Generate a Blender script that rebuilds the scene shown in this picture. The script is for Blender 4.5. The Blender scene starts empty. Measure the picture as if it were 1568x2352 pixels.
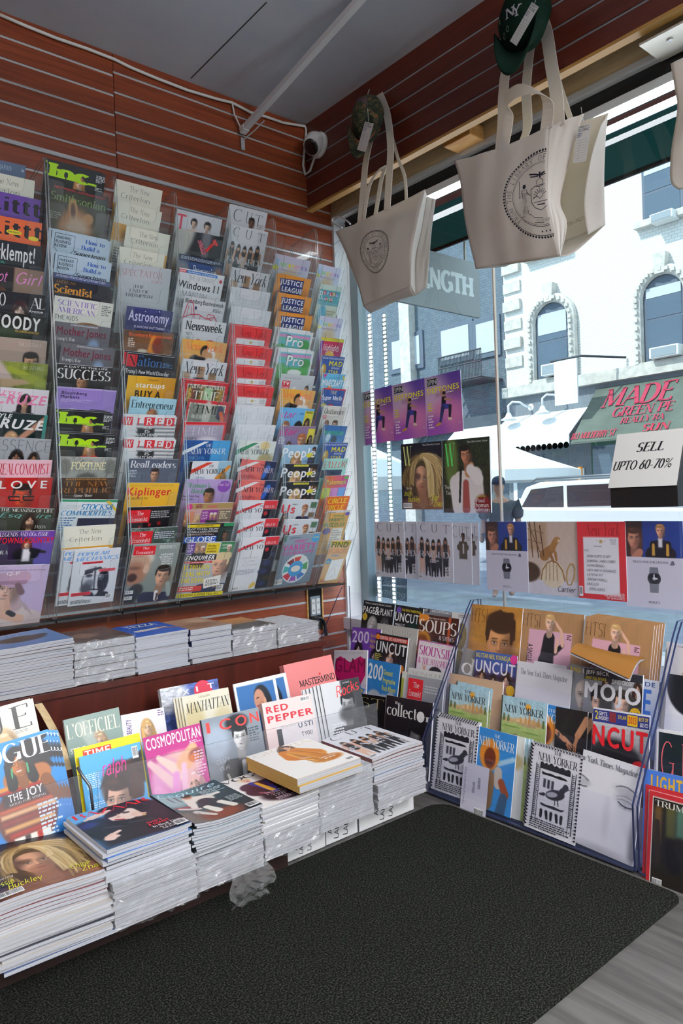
import bpy, math, random
import numpy as np
from mathutils import Vector, Matrix

sc = bpy.context.scene
COL = sc.collection
random.seed(7)
# ------------------------------------------------------------------ camera
CAMZ = 1.12
RM = np.array([[0.7668072, -0.6407848, -0.0374365], [-0.0381421, 0.0127322, -0.9991912], [0.6407432, 0.7676150, -0.0146777]])
FPX = 1678.602
cam_d = bpy.data.cameras.new('camera')
cam_d.sensor_fit = 'VERTICAL'; cam_d.sensor_height = 36.0
cam_d.lens = FPX / 2352.0 * 36.0
cam_d.clip_start = 0.02; cam_d.clip_end = 300
cam = bpy.data.objects.new('camera', cam_d); COL.objects.link(cam)
_m = Matrix(((RM[0][0], -RM[1][0], -RM[2][0], 0), (RM[0][1], -RM[1][1], -RM[2][1], 0), (RM[0][2], -RM[1][2], -RM[2][2], CAMZ), (0, 0, 0, 1)))
cam.matrix_world = _m
sc.camera = cam
# ------------------------------------------------------------------ view, world, sun
sc.view_settings.view_transform = 'Standard'; sc.view_settings.look = 'None'
sc.view_settings.gamma = 1.0; sc.view_settings.exposure = -0.12; sc.view_settings.use_curve_mapping = False
cy_ = sc.cycles
cy_.max_bounces = 10; cy_.diffuse_bounces = 4; cy_.glossy_bounces = 4; cy_.transmission_bounces = 8
cy_.transparent_max_bounces = 40; cy_.caustics_reflective = False; cy_.caustics_refractive = False
cy_.sample_clamp_indirect = 4.0; cy_.sample_clamp_direct = 0.0
try: cy_.use_denoising = True
except Exception: pass
world = bpy.data.worlds.new('sky'); sc.world = world; world.use_nodes = True
wt = world.node_tree; bgn = wt.nodes['Background']
bgn.inputs[0].default_value = (0.66, 0.83, 1.0, 1); bgn.inputs[1].default_value = SKY_STRENGTH = 2.6
sun_d = bpy.data.lights.new('sun', 'SUN'); sun_d.energy = 6.0; sun_d.angle = 0.02; sun_d.color = (1.0, 0.95, 0.88)
sun = bpy.data.objects.new('sun', sun_d); COL.objects.link(sun)
sun.rotation_euler = Vector((0.62, -0.28, -0.73)).to_track_quat('-Z', 'Y').to_euler()   # travels towards the facade over the road

def area(name, loc, aim, sx, sy, watts, col=(1, 1, 1)):
    d = bpy.data.lights.new(name, 'AREA'); d.shape = 'RECTANGLE'; d.size = sx; d.size_y = sy; d.energy = watts; d.color = col
    o = bpy.data.objects.new(name, d); COL.objects.link(o); o.location = loc
    o.rotation_euler = Vector(aim).to_track_quat('-Z', 'Y').to_euler()
    return o
# unseen tube fittings behind and beside the camera, added to brighten walls and ceiling
CEIL = 3.07
LZ = 2.70
LAMPS = [((-0.9, 0.3, LZ), 17), ((0.3, -1.8, LZ), 74), ((1.5, -1.3, LZ), 90), ((1.4, -3.4, LZ), 225), ((-1.6, -2.8, LZ), 30)]
for i, (p, wv) in enumerate(LAMPS):
    area('added_tube_light', (p[0], p[1], p[2] - .06), (0, 0, -1), 0.28, 1.15, wv, (1.0, 0.97, 0.955))
    area('added_uplight', (p[0], p[1], p[2] + .06), (0, 0, 1), 0.28, 1.15, wv * 3.0, (1.0, 0.97, 0.955))

# ------------------------------------------------------------------ pixel rays -> points on real planes
def ray(x, y): return RM.T @ np.array([(x - 784.0) / FPX, (y - 1176.0) / FPX, 1.0])
def onX(x, y, X): d = ray(x, y); p = d * X / d[0]; return Vector((p[0], p[1], p[2] + CAMZ))
def onY(x, y, Y): d = ray(x, y); p = d * Y / d[1]; return Vector((p[0], p[1], p[2] + CAMZ))
def onZ(x, y, Z): d = ray(x, y); p = d * (Z - CAMZ) / d[2]; return Vector((p[0], p[1], p[2] + CAMZ))
def zc(zone):
    x0, y0, s = zone
    return lambda x, y: (x0 + x / s, y0 + y / s)
Z1 = zc((0, 330, 3.7333)); Z2 = zc((0, 860, 3.7333)); Z3 = zc((400, 440, 3.5636)); Z4 = zc((400, 900, 3.5636))
Z5 = zc((780, 820, 1.9898)); Z6 = zc((760, 1360, 1.9406)); Z7 = zc((0, 1380, 1.8233)); Z8 = zc((0, 1600, 1.6))

# ------------------------------------------------------------------ materials
def s2l(c):
    c = np.asarray(c, float)
    return np.where(c <= 0.04045, c / 12.92, ((c + 0.055) / 1.055) ** 2.4)
def hx(h):
    if len(h) == 3: h = h[0]*2 + h[1]*2 + h[2]*2
    return np.array([int(h[i:i+2], 16) / 255.0 for i in (0, 2, 4)])
def lin(h): r = s2l(hx(h)); return (float(r[0]), float(r[1]), float(r[2]), 1.0)
MATS = {}
def mat(name, col='888', rough=0.5, metal=0.0, spec=0.5, emit=None, estr=0.0, alpha=None):
    if name in MATS: return MATS[name]
    m = bpy.data.materials.new(name); m.use_nodes = True
    b = m.node_tree.nodes['Principled BSDF']
    b.inputs['Base Color'].default_value = lin(col); b.inputs['Roughness'].default_value = rough
    b.inputs['Metallic'].default_value = metal; b.inputs['Specular IOR Level'].default_value = spec
    if emit: b.inputs['Emission Color'].default_value = lin(emit); b.inputs['Emission Strength'].default_value = estr
    MATS[name] = m; return m
def noisy(name, c1, c2, scale=(1, 1, 1), nscale=8.0, detail=5, rough=0.5, bump=0.0, dist=0.0, spec=0.5, lo=0.35, hi=0.65, bscale=None):
    """two colours mixed by stretched noise in object space, optional bump"""
    if name in MATS: return MATS[name]
    m = mat(name, c1, rough, spec=spec); nt = m.node_tree; N = nt.nodes.new; L = nt.links.new
    b = nt.nodes['Principled BSDF']
    tc = N('ShaderNodeTexCoord'); mp = N('ShaderNodeMapping'); mp.inputs['Scale'].default_value = scale
    L(tc.outputs['Object'], mp.inputs['Vector'])
    no = N('ShaderNodeTexNoise'); no.inputs['Scale'].default_value = nscale; no.inputs['Detail'].default_value = detail
    no.inputs['Distortion'].default_value = dist
    L(mp.outputs[0], no.inputs['Vector'])
    r = N('ShaderNodeValToRGB'); r.color_ramp.elements[0].position = lo; r.color_ramp.elements[1].position = hi
    r.color_ramp.elements[0].color = lin(c1); r.color_ramp.elements[1].color = lin(c2)
    L(no.outputs[0], r.inputs[0]); L(r.outputs[0], b.inputs['Base Color'])
    if bump:
        bp = N('ShaderNodeBump'); bp.inputs['Strength'].default_value = bump; bp.inputs['Distance'].default_value = 0.01
        if bscale:
            n2 = N('ShaderNodeTexNoise'); n2.inputs['Scale'].default_value = bscale; n2.inputs['Detail'].default_value = 3
            L(tc.outputs['Object'], n2.inputs['Vector']); L(n2.outputs[0], bp.inputs['Height'])
        else: L(no.outputs[0], bp.inputs['Height'])
        L(bp.outputs[0], b.inputs['Normal'])
    return m
def clear(name, tint='eef2f2', gloss=0.08, rough=0.08, gcol='ffffff', bump=0.0, bscale=30.0, body=None, bodyf=0.0):
    """clear sheet plastic or pane: tinted transparency, Fresnel gloss, a little milky body"""
    if name in MATS: return MATS[name]
    m = bpy.data.materials.new(name); m.use_nodes = True; nt = m.node_tree; N = nt.nodes.new; L = nt.links.new
    nt.nodes.remove(nt.nodes['Principled BSDF']); out = nt.nodes['Material Output']
    tr = N('ShaderNodeBsdfTransparent'); tr.inputs[0].default_value = lin(tint)
    gl = N('ShaderNodeBsdfGlossy'); gl.inputs['Roughness'].default_value = rough; gl.inputs[0].default_value = lin(gcol)
    fr = N('ShaderNodeLayerWeight'); fr.inputs[0].default_value = 0.35
    mu = N('ShaderNodeMath'); mu.operation = 'MULTIPLY_ADD'; mu.inputs[1].default_value = 0.3; mu.inputs[2].default_value = gloss
    L(fr.outputs['Fresnel'], mu.inputs[0]); mu.use_clamp = True
    ge = N('ShaderNodeNewGeometry'); iv = N('ShaderNodeMath'); iv.operation = 'SUBTRACT'; iv.inputs[0].default_value = 1.0; L(ge.outputs['Backfacing'], iv.inputs[1])   # one reflection per sheet
    mm = N('ShaderNodeMath'); mm.operation = 'MULTIPLY'; L(mu.outputs[0], mm.inputs[0]); L(iv.outputs[0], mm.inputs[1])
    mx = N('ShaderNodeMixShader'); L(mm.outputs[0], mx.inputs[0]); L(gl.outputs[0], mx.inputs[2])
    src = tr
    if body:
        df = N('ShaderNodeBsdfDiffuse'); df.inputs[0].default_value = lin(body)
        m2 = N('ShaderNodeMixShader'); m2.inputs[0].default_value = bodyf
        L(tr.outputs[0], m2.inputs[1]); L(df.outputs[0], m2.inputs[2]); src = m2
    L(src.outputs[0], mx.inputs[1]); L(mx.outputs[0], out.inputs['Surface'])
    if bump:
        tc = N('ShaderNodeTexCoord'); no = N('ShaderNodeTexNoise'); no.inputs['Scale'].default_value = bscale; no.inputs['Detail'].default_value = 4
        no.inputs['Distortion'].default_value = 1.5
        L(tc.outputs['Object'], no.inputs['Vector']); bp = N('ShaderNodeBump'); bp.inputs['Strength'].default_value = bump; bp.inputs['Distance'].default_value = 0.02
        L(no.outputs[0], bp.inputs['Height']); L(bp.outputs[0], gl.inputs['Normal']); L(bp.outputs[0], fr.inputs['Normal'])
    MATS[name] = m; return m
def printed(name, rough=0.4, spec=0.4, coat=0.0):
    """printed surface: colour from the 'Col' attribute of the artwork"""
    if name in MATS: return MATS[name]
    m = mat(name, 'fff', rough, spec=spec); nt = m.node_tree
    a = nt.nodes.new('ShaderNodeAttribute'); a.attribute_name = 'Col'
    nt.links.new(a.outputs['Color'], nt.nodes['Principled BSDF'].inputs['Base Color'])
    if coat: nt.nodes['Principled BSDF'].inputs['Coat Weight'].default_value = coat
    return m
M_PRINT = printed('glossy_print', 0.38, 0.45)
M_INK = printed('matt_print', 0.7, 0.2)
M_PAPER = noisy('page_edges', 'bcbdc2', '85878d', (3, 3, 900), 1.0, 2, 0.8, lo=.35, hi=.7)
M_PAPER_UP = noisy('page_block', 'e4e4e6', 'cfd0d4', (3, 900, 3), 1.0, 2, 0.8)
M_ACRYL = clear('clear_acrylic', 'feffff', 0.008, 0.06, body='dfe6ea', bodyf=0.018)
M_EDGE = clear('acrylic_edge', 'b4b8ba', 0.12, 0.2, body='b9c0c2', bodyf=0.30)
M_BLUEAC = clear('blue_clear_acrylic', 'fdfdff', 0.006, 0.06, body='c0ccf0', bodyf=0.012)
M_BLUEEDGE = clear('blue_acrylic_edge', '39405c', 0.12, 0.2, body='353d5e', bodyf=0.7)
M_WRAP = clear('shrink_wrap', 'fafafa', 0.06, 0.14, bump=0.4, bscale=30.0, body='ffffff', bodyf=0.03)
M_FILM = clear('loose_clear_film', 'f4f5f6', 0.10, 0.10, bump=0.9, bscale=26.0, body='ffffff', bodyf=0.10)

# ------------------------------------------------------------------ mesh helpers
def link(o, parent=None):
    COL.objects.link(o)
    if parent is not None: o.parent = parent
    return o
def mesh(name, V, F, m=None, parent=None, cols=None, smooth=False, mi=None, loc=None, rot=None):
    me = bpy.data.meshes.new(name)
    me.from_pydata([tuple(map(float, v)) for v in V], [], [tuple(map(int, f)) for f in F]); me.update()
    if cols is not None:
        at = me.color_attributes.new('Col', 'FLOAT_COLOR', 'POINT')
        a = np.ones((len(V), 4), np.float32); a[:, :3] = cols; at.data.foreach_set('color', a.ravel())
    for q in (m if isinstance(m, (list, tuple)) else [m]):
        if q: me.materials.append(q)
    if mi is not None: me.polygons.foreach_set('material_index', np.asarray(mi, np.int32))
    if smooth: me.polygons.foreach_set('use_smooth', np.ones(len(me.polygons), bool))
    o = link(bpy.data.objects.new(name, me), parent)
    if loc is not None: o.location = loc
    if rot is not None: o.rotation_euler = rot
    return o
def empty(name, loc=(0, 0, 0), rz=0.0, M=None):
    o = bpy.data.objects.new(name, None); COL.objects.link(o); o.empty_display_size = 0.05
    if M is not None: o.matrix_world = M
    else: o.location = loc; o.rotation_euler = (0, 0, rz)
    return o
def tag(o, label, cat, group=None, kind=None):
    if label: o['label'] = label
    if cat: o['category'] = cat
    if group: o['group'] = group
    if kind: o['kind'] = kind
    return o
def struct(o): o['kind'] = 'structure'; return o
class MB:
    """collects shapes into one mesh"""
    def __init__(s): s.V = []; s.F = []; s.mi = []
    def add(s, V, F, mi=0):
        n = len(s.V); s.V += [tuple(v) for v in V]
        for f in F: s.F.append(tuple(i + n for i in f)); s.mi.append(mi)
        return s
    def box(s, x0, y0, z0, x1, y1, z1, mi=0, M=None):
        V = [(x, y, z) for z in (z0, z1) for y in (y0, y1) for x in (x0, x1)]
        if M is not None: V = [M @ Vector(v) for v in V]
        return s.add(V, [(0, 2, 3, 1), (4, 5, 7, 6), (0, 1, 5, 4), (2, 6, 7, 3), (0, 4, 6, 2), (1, 3, 7, 5)], mi)
    def tube(s, pts, r, n=8, mi=0, closed=False, flat=None):
        """round tube along points; r number or list; flat = (rx, ry) scale of the section"""
        P = [Vector(p) for p in pts]; k = len(P); V = []; F = []
        rr = r if isinstance(r, (list, tuple)) else [r] * k
        up = Vector((0, 0, 1)); prev = None
        for i, p in enumerate(P):
            a = P[max(i - 1, 0)]; b = P[min(i + 1, k - 1)]
            if closed: a = P[(i - 1) % k]; b = P[(i + 1) % k]
            t = (b - a).normalized()
            if prev is None:
                u = t.orthogonal().normalized() if abs(t.z) > .95 else t.cross(up).normalized()
            else: u = (prev - t * prev.dot(t)).normalized()
            prev = u; w = t.cross(u)
            fx, fy = flat or (1, 1)
            for j in range(n):
                an = 2 * math.pi * j / n
                V.append(p + u * (math.cos(an) * rr[i] * fx) + w * (math.sin(an) * rr[i] * fy))
        for i in range(k - (0 if closed else 1)):
            i2 = (i + 1) % k
            for j in range(n):
                j2 = (j + 1) % n; F.append((i * n + j, i * n + j2, i2 * n + j2, i2 * n + j))
        if not closed: F.append(tuple(range(n - 1, -1, -1))); F.append(tuple((k - 1) * n + j for j in range(n)))
        return s.add(V, F, mi)
    def ribbon(s, pts, width_dirs, w, th=0.002, mi=0):
        """flat strap along pts; width_dirs one vector or one per point"""
        V = []; F = []; k = len(pts)
        P = [Vector(p) for p in pts]
        for i, p in enumerate(P):
            d = Vector(width_dirs[i] if isinstance(width_dirs, list) else width_dirs).normalized()
            t = (P[min(i + 1, k - 1)] - P[max(i - 1, 0)]).normalized(); nrm = t.cross(d).normalized()
            for a, b in ((-1, -1), (1, -1), (1, 1), (-1, 1)): V.append(p + d * (w / 2 * a) + nrm * (th / 2 * b))
        for i in range(k - 1):
            for j in range(4): F.append((i*4 + j, i*4 + (j+1) % 4, i*4 + 4 + (j+1) % 4, i*4 + 4 + j))
        F.append((3, 2, 1, 0)); F.append(tuple((k-1)*4 + j for j in range(4)))
        return s.add(V, F, mi)
    def lathe(s, prof, n=24, M=None, mi=0):
        V = []; F = []; k = len(prof)
        for (r, z) in prof:
            for j in range(n):
                a = 2 * math.pi * j / n; v = Vector((r * math.cos(a), r * math.sin(a), z)); V.append(M @ v if M is not None else v)
        for i in range(k - 1):
            for j in range(n): F.append((i*n + j, i*n + (j+1) % n, (i+1)*n + (j+1) % n, (i+1)*n + j))
        F.append(tuple(range(n - 1, -1, -1))); F.append(tuple((k-1)*n + j for j in range(n)))
        return s.add(V, F, mi)
    def prism(s, poly, A, B, C, O, depth, mi=0, mi_side=None):
        """polygon (a, b) in the plane O + a*A + b*B, extruded along C"""
        n = len(poly); O = Vector(O); A = Vector(A); B = Vector(B); C = Vector(C)
        V = [O + A * a + B * b for a, b in poly] + [O + A * a + B * b + C * depth for a, b in poly]
        k = len(s.V)
        s.V += [tuple(v) for v in V]
        s.F.append(tuple(k + i for i in range(n - 1, -1, -1))); s.mi.append(mi)
        s.F.append(tuple(k + n + i for i in range(n))); s.mi.append(mi)
        for i in range(n):
            j = (i + 1) % n; s.F.append((k + i, k + j, k + n + j, k + n + i)); s.mi.append(mi if mi_side is None else mi_side)
        return s
    def grid(s, fn, nu, nv, mi=0, flip=False):
        V = [fn(i / nu, j / nv) for j in range(nv + 1) for i in range(nu + 1)]; F = []
        for j in range(nv):
            for i in range(nu):
                a = j * (nu + 1) + i; f = (a, a + 1, a + nu + 2, a + nu + 1); F.append(f[::-1] if flip else f)
        return s.add(V, F, mi)
    def build(s, name, m, parent=None, smooth=False, **k):
        return mesh(name, s.V, s.F, m, parent, smooth=smooth, mi=s.mi if max(s.mi, default=0) else None, **k)
def bevel(o, w=0.004, seg=2):
    b = o.modifiers.new('bevel', 'BEVEL'); b.width = w; b.segments = seg; b.limit_method = 'ANGLE'; return o
def frame(origin, xdir, ydir):
    """matrix with given x axis and approximate y axis"""
    x = Vector(xdir).normalized(); z = x.cross(Vector(ydir)).normalized(); y = z.cross(x)
    return Matrix(((x.x, y.x, z.x, origin[0]), (x.y, y.y, z.y, origin[1]), (x.z, y.z, z.z, origin[2]), (0, 0, 0, 1)))

# ------------------------------------------------------------------ lettering
GLY = {
'A': (.74, 't.02,0 .36,1|.36,1 .72,0|t.14,.34 .6,.34'), 'B': (.66, '.12,0 .12,1|.12,1 .38,1 @.38,.77,.2,.23,90,-90 .12,.54|.12,.54 .4,.54 @.4,.27,.23,.27,90,-90 .12,0'),
'C': (.74, '@.4,.5,.34,.5,48,312'), 'D': (.78, '.12,0 .12,1|.12,1 .34,1 @.34,.5,.36,.5,90,-90 .12,0'),
'E': (.62, '.12,0 .12,1|.12,1 .56,1|.12,.52 .46,.52|.12,0 .58,0'), 'F': (.58, '.12,0 .12,1|.12,1 .55,1|.12,.5 .44,.5'),
'G': (.8, '@.4,.5,.34,.5,48,335|.72,.44 .72,.06|.5,.45 .8,.45'), 'H': (.8, '.12,0 .12,1|.68,0 .68,1|.12,.52 .68,.52'),
'I': (.3, '.15,0 .15,1'), 'J': (.46, '.3,1 .3,.16 @.16,.16,.14,.16,0,-150'), 'K': (.74, '.12,0 .12,1|t.12,.4 .64,1|.28,.58 .7,0'),
'L': (.6, '.12,1 .12,0|.12,0 .56,0'), 'M': (.94, 't.12,0 .12,1|.12,1 .46,.08|t.46,.08 .82,1|.82,1 .82,0'),
'N': (.8, 't.12,0 .12,1|.12,1 .68,0|t.68,0 .68,1'), 'O': (.8, '@.4,.5,.34,.5,0,360'),
'P': (.64, '.12,0 .12,1|.12,1 .36,1 @.36,.73,.24,.27,90,-90 .12,.46'), 'Q': (.8, '@.4,.5,.34,.5,0,360|.42,.15 .74,-.16'),
'R': (.7, '.12,0 .12,1|.12,1 .36,1 @.36,.75,.22,.25,90,-90 .12,.5|.36,.5 .68,0'), 'S': (.58, '@.29,.75,.21,.25,35,270 @.29,.25,.23,.25,90,-145'),
'T': (.68, '.34,0 .34,1|.02,1 .66,1'), 'U': (.76, '.12,1 .12,.3 @.38,.3,.26,.3,180,360 .64,.3 .64,1'), 'V': (.74, '.02,1 .37,0|t.37,0 .72,1'),
'W': (1.04, '.02,1 .29,0|t.29,0 .52,1|.52,1 .77,0|t.77,0 1.02,1'), 'X': (.72, '.04,1 .68,0|t.04,0 .66,1'), 'Y': (.7, '.02,1 .35,.48|.35,.48 .35,0|t.35,.48 .68,1'),
'Z': (.66, '.06,1 .6,1|.6,1 .05,0|.05,0 .6,0'),
'a': (.54, '.11,.5 @.26,.46,.17,.18,150,0 .43,.12 .52,.02|.43,.36 @.24,.19,.19,.19,80,290 .43,.14'), 'b': (.6, '.1,0 .1,1|@.32,.32,.22,.32,0,360'),
'c': (.52, '@.3,.32,.23,.32,45,315'), 'd': (.62, '.5,0 .5,1|@.28,.32,.22,.32,0,360'), 'e': (.54, '.08,.34 .48,.34 @.28,.32,.21,.32,8,310'),
'f': (.36, '.16,0 .16,.8 @.3,.8,.14,.2,180,50|.04,.64 .3,.64'), 'g': (.58, '@.28,.34,.2,.28,0,360|.48,.62 .48,-.1 @.28,-.1,.2,.2,0,-150'),
'h': (.62, '.1,0 .1,1|.1,.4 @.31,.4,.21,.24,180,0 .52,0'), 'i': (.26, '.13,0 .13,.64|.13,.82 .13,.94'), 'j': (.28, '.15,.64 .15,-.1 @.03,-.1,.12,.2,0,-100|.15,.82 .15,.94'),
'k': (.58, '.1,0 .1,1|t.1,.26 .46,.64|.24,.4 .54,0'), 'l': (.26, '.13,0 .13,1'), 'm': (.92, '.1,0 .1,.64|.1,.4 @.28,.4,.18,.24,180,0 .46,0|.46,.4 @.64,.4,.18,.24,180,0 .82,0'),
'n': (.62, '.1,0 .1,.64|.1,.4 @.31,.4,.21,.24,180,0 .52,0'), 'o': (.58, '@.29,.32,.23,.32,0,360'), 'p': (.6, '.1,-.3 .1,.64|@.32,.32,.22,.32,0,360'),
'q': (.6, '.5,-.3 .5,.64|@.28,.32,.22,.32,0,360'), 'r': (.42, '.1,0 .1,.64|.1,.4 @.28,.4,.18,.24,180,60'), 's': (.46, '@.23,.47,.16,.17,40,270 @.23,.15,.17,.15,90,-140'),
't': (.36, '.15,.85 .15,.14 @.27,.14,.12,.14,180,300|.02,.64 .32,.64'), 'u': (.62, '.1,.64 .1,.24 @.3,.24,.2,.24,180,360 .5,.64|.5,.64 .5,0'),
'v': (.54, '.02,.64 .27,0|t.27,0 .52,.64'), 'w': (.8, '.02,.64 .22,0|t.22,0 .4,.64|.4,.64 .6,0|t.6,0 .78,.64'), 'x': (.54, '.03,.64 .5,0|t.03,0 .5,.64'),
'y': (.54, '.02,.64 .28,0|t.52,.64 .18,-.3'), 'z': (.5, '.05,.64 .45,.64|.45,.64 .04,0|.04,0 .46,0'),
'0': (.6, '@.3,.5,.24,.5,0,360'), '1': (.44, '.1,.8 .26,1|.26,1 .26,0'), '2': (.6, '@.3,.72,.22,.28,160,-40 .06,0|.06,0 .54,0'), '3': (.58, '@.28,.75,.2,.25,150,-90|@.28,.26,.23,.26,90,-150'),
'4': (.6, '.42,0 .42,1|t.42,1 .04,.3|.04,.3 .56,.3'), '5': (.58, '.5,1 .14,1|.14,1 .12,.56 @.28,.32,.24,.32,130,-140'), '6': (.6, '@.3,.3,.22,.3,0,360|.09,.34 .4,1'),
'7': (.58, '.06,1 .54,1|.54,1 .2,0'), '8': (.6, '@.3,.75,.19,.25,0,360|@.3,.26,.22,.26,0,360'), '9': (.6, '@.3,.68,.22,.3,0,360|.51,.66 .2,0'),
'&': (.72, '.68,0 .2,.66 @.32,.8,.16,.2,200,-20 .14,.36 @.3,.2,.22,.2,150,340 .66,.46'), ' ': (.32, ''), '.': (.22, '.11,0 .11,.1'), '-': (.4, '.04,.36 .36,.36'), "'": (.2, '.1,.8 .1,1'), '!': (.28, '.14,.3 .14,1|.14,0 .14,.1'),
}
STY = {  # thick, thin, serif half width, slab thickness
'f': (.15, .028, .10, .028), 'g': (.12, .045, .08, .04), 'G': (.19, .06, .11, .055), 'h': (.15, .11, .11, .10), 'H': (.27, .17, .09, .16), 't': (.05, .035, 0, 0),
'm': (.10, .09, 0, 0), 'q': (.06, .022, .07, .02), 'k': (.17, .15, 0, 0), 'j': (.075, .06, .09, .05)}
_gc = {}
def stroke_glyph(ch, st):
    key = (ch, st)
    if key in _gc: return _gc[key]
    adv, spec = GLY[ch]; thick, thin, sf, slab = STY[st]; V = []; F = []; S = []; sub = 0
    for stx in [s for s in spec.split('|') if s]:
        th_force = stx[0] == 't'
        if th_force: stx = stx[1:]
        P = []
        for tk in stx.split():
            if tk[0] == '@':
                a, b, rx, ry, a0, a1 = map(float, tk[1:].split(',')); n = max(4, int(abs(a1 - a0) / 18))
                for i in range(n + 1):
                    an = math.radians(a0 + (a1 - a0) * i / n); P.append((a + rx * math.cos(an), b + ry * math.sin(an)))
            else: P.append(tuple(map(float, tk.split(','))))
        P = np.array(P); k = len(P); n0 = len(V)
        for i in range(k):
            t = P[min(i + 1, k - 1)] - P[max(i - 1, 0)]; L = np.hypot(*t) or 1; t = t / L
            w = thin if th_force else thin + (thick - thin) * min(1, abs(t[1]) * 1.08) ** 1.6
            nx = np.array([-t[1], t[0]]) * w / 2
            V.append(P[i] + nx); V.append(P[i] - nx)
        for i in range(k - 1): F.append((n0 + 2*i, n0 + 2*i + 1, n0 + 2*i + 3, n0 + 2*i + 2))
        S += [sub] * (len(V) - len(S)); sub += 1
        if sf:
            for e, nb in ((P[0], P[1]), (P[-1], P[-2])):
                d = e - nb; d = d / (np.hypot(*d) or 1)
                if abs(d[1]) > .5 and k == 2 or (abs(d[1]) > .9 and min(abs(e[1]), abs(e[1] - 1), abs(e[1] - .64)) < .01):
                    if ch in 'iIlj' or (e[1] in (0., 1., .64, -.3)):
                        if e[1] == .64 and ch.islower() and ch not in 'vwxy': x0, x1 = e[0] - sf - thick * .3, e[0]
                        else: x0, x1 = e[0] - sf - thick * .35, e[0] + sf + thick * .35
                        if ch in 'AMNVWKX' : x0, x1 = e[0] - sf * 1.1, e[0] + sf * 1.1
                        y0, y1 = (e[1], e[1] + slab) if e[1] < .5 else (e[1] - slab, e[1])
                        n = len(V); V += [np.array(q) for q in ((x0, y0), (x1, y0), (x1, y1), (x0, y1))]; F.append((n, n+1, n+2, n+3))
                elif k == 2 and abs(d[0]) > .9 and ch in 'EFTLZz':   # beaks on arms
                    n = len(V); hgt = .16 if e[1] != .52 else .09
                    y0, y1 = (e[1] - hgt, e[1] + thin/2) if e[1] > .6 else (e[1] - thin/2, e[1] + hgt)
                    if e[0] > .3 or ch == 'T': V += [np.array(q) for q in ((e[0] - slab, y0), (e[0] + slab*.6, y0), (e[0] + slab*.6, y1), (e[0] - slab, y1))]; F.append((n, n+1, n+2, n+3))
        S += [sub] * (len(V) - len(S)); sub += 1
    r = (np.column_stack([np.array(V).reshape(-1, 2), np.array(S, float)]), F, adv); _gc[key] = r; return r
_tcache = {}
def sans_glyphs(chars, offset):
    """outlines of the built-in face, one mesh per character"""
    cu = bpy.data.curves.new('lettering', 'FONT'); cu.offset = offset; cu.resolution_u = 3
    ob = bpy.data.objects.new('lettering', cu); COL.objects.link(ob)
    def get(s):
        cu.body = s; dg = bpy.context.evaluated_depsgraph_get(); ev = ob.evaluated_get(dg); me = ev.to_mesh()
        V = np.array([v.co[:2] for v in me.vertices]).reshape(-1, 2); F = [tuple(p.vertices) for p in me.polygons]; ev.to_mesh_clear(); return V, F
    H = get('H')[0]; cap = H[:, 1].max(); hh = get('HH')[0]; w2 = hh[:, 0].max()
    out = {}
    for c in chars:
        if c == ' ': out[c] = (np.zeros((0, 3)), [], .3); continue
        V, F = get(c); w3 = get('H' + c + 'H')[0][:, 0].max(); out[c] = (np.column_stack([V / cap, np.zeros(len(V))]), F, (w3 - w2) / cap)
    bpy.data.objects.remove(ob); bpy.data.curves.remove(cu)
    return out
_ALL = ''.join(chr(i) for i in range(33, 127)) + ' '
SANS = {'s': sans_glyphs(_ALL, 0.0)}
def heavier(d, e):
    out = {}
    for c, (V, F, a) in d.items():
        if len(V):
            n = len(V); sh = [(-e, 0), (e, 0), (-e / 2, e * .6), (e / 2, -e * .6)]; VV = np.concatenate([V + np.array([q[0], q[1], k]) for k, q in enumerate(sh)]); out[c] = (VV, [tuple(i + n * k for i in f) for k in range(4) for f in F], a + 2 * e)
        else: out[c] = (V, F, a)
    return out
SANS['b'] = heavier(SANS['s'], .028); SANS['x'] = heavier(SANS['s'], .055)
def text2d(s, style):
    """-> verts (cap height 1, baseline 0, starting x=0), faces, width"""
    it = style[0] == 'i'
    if it: style = style[1:]
    V = []; F = []; x = 0.0; n = 0
    sp = {'s': .0, 'b': .02, 'x': .05}.get(style, .06 if style != 'f' else .05)
    for ch in s:
        if style in STY: v, f, a = stroke_glyph(ch, style) if ch in GLY else SANS['s'].get(ch, SANS['s'][' '])
        else: v, f, a = SANS[style].get(ch, SANS[style]['-'])
        if len(v):
            v = v.copy()
            if it: v[:, 0] += .25 * v[:, 1]
            v[:, 0] += x; V.append(v); F += [tuple(i + n for i in q) for q in f]; n += len(v)
        x += a + sp
    V = np.concatenate(V) if V else np.zeros((0, 3))
    if len(V): V = V - [V[:, 0].min(), 0, 0]
    return V, F, (V[:, 0].max() if len(V) else 1.0)

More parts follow.
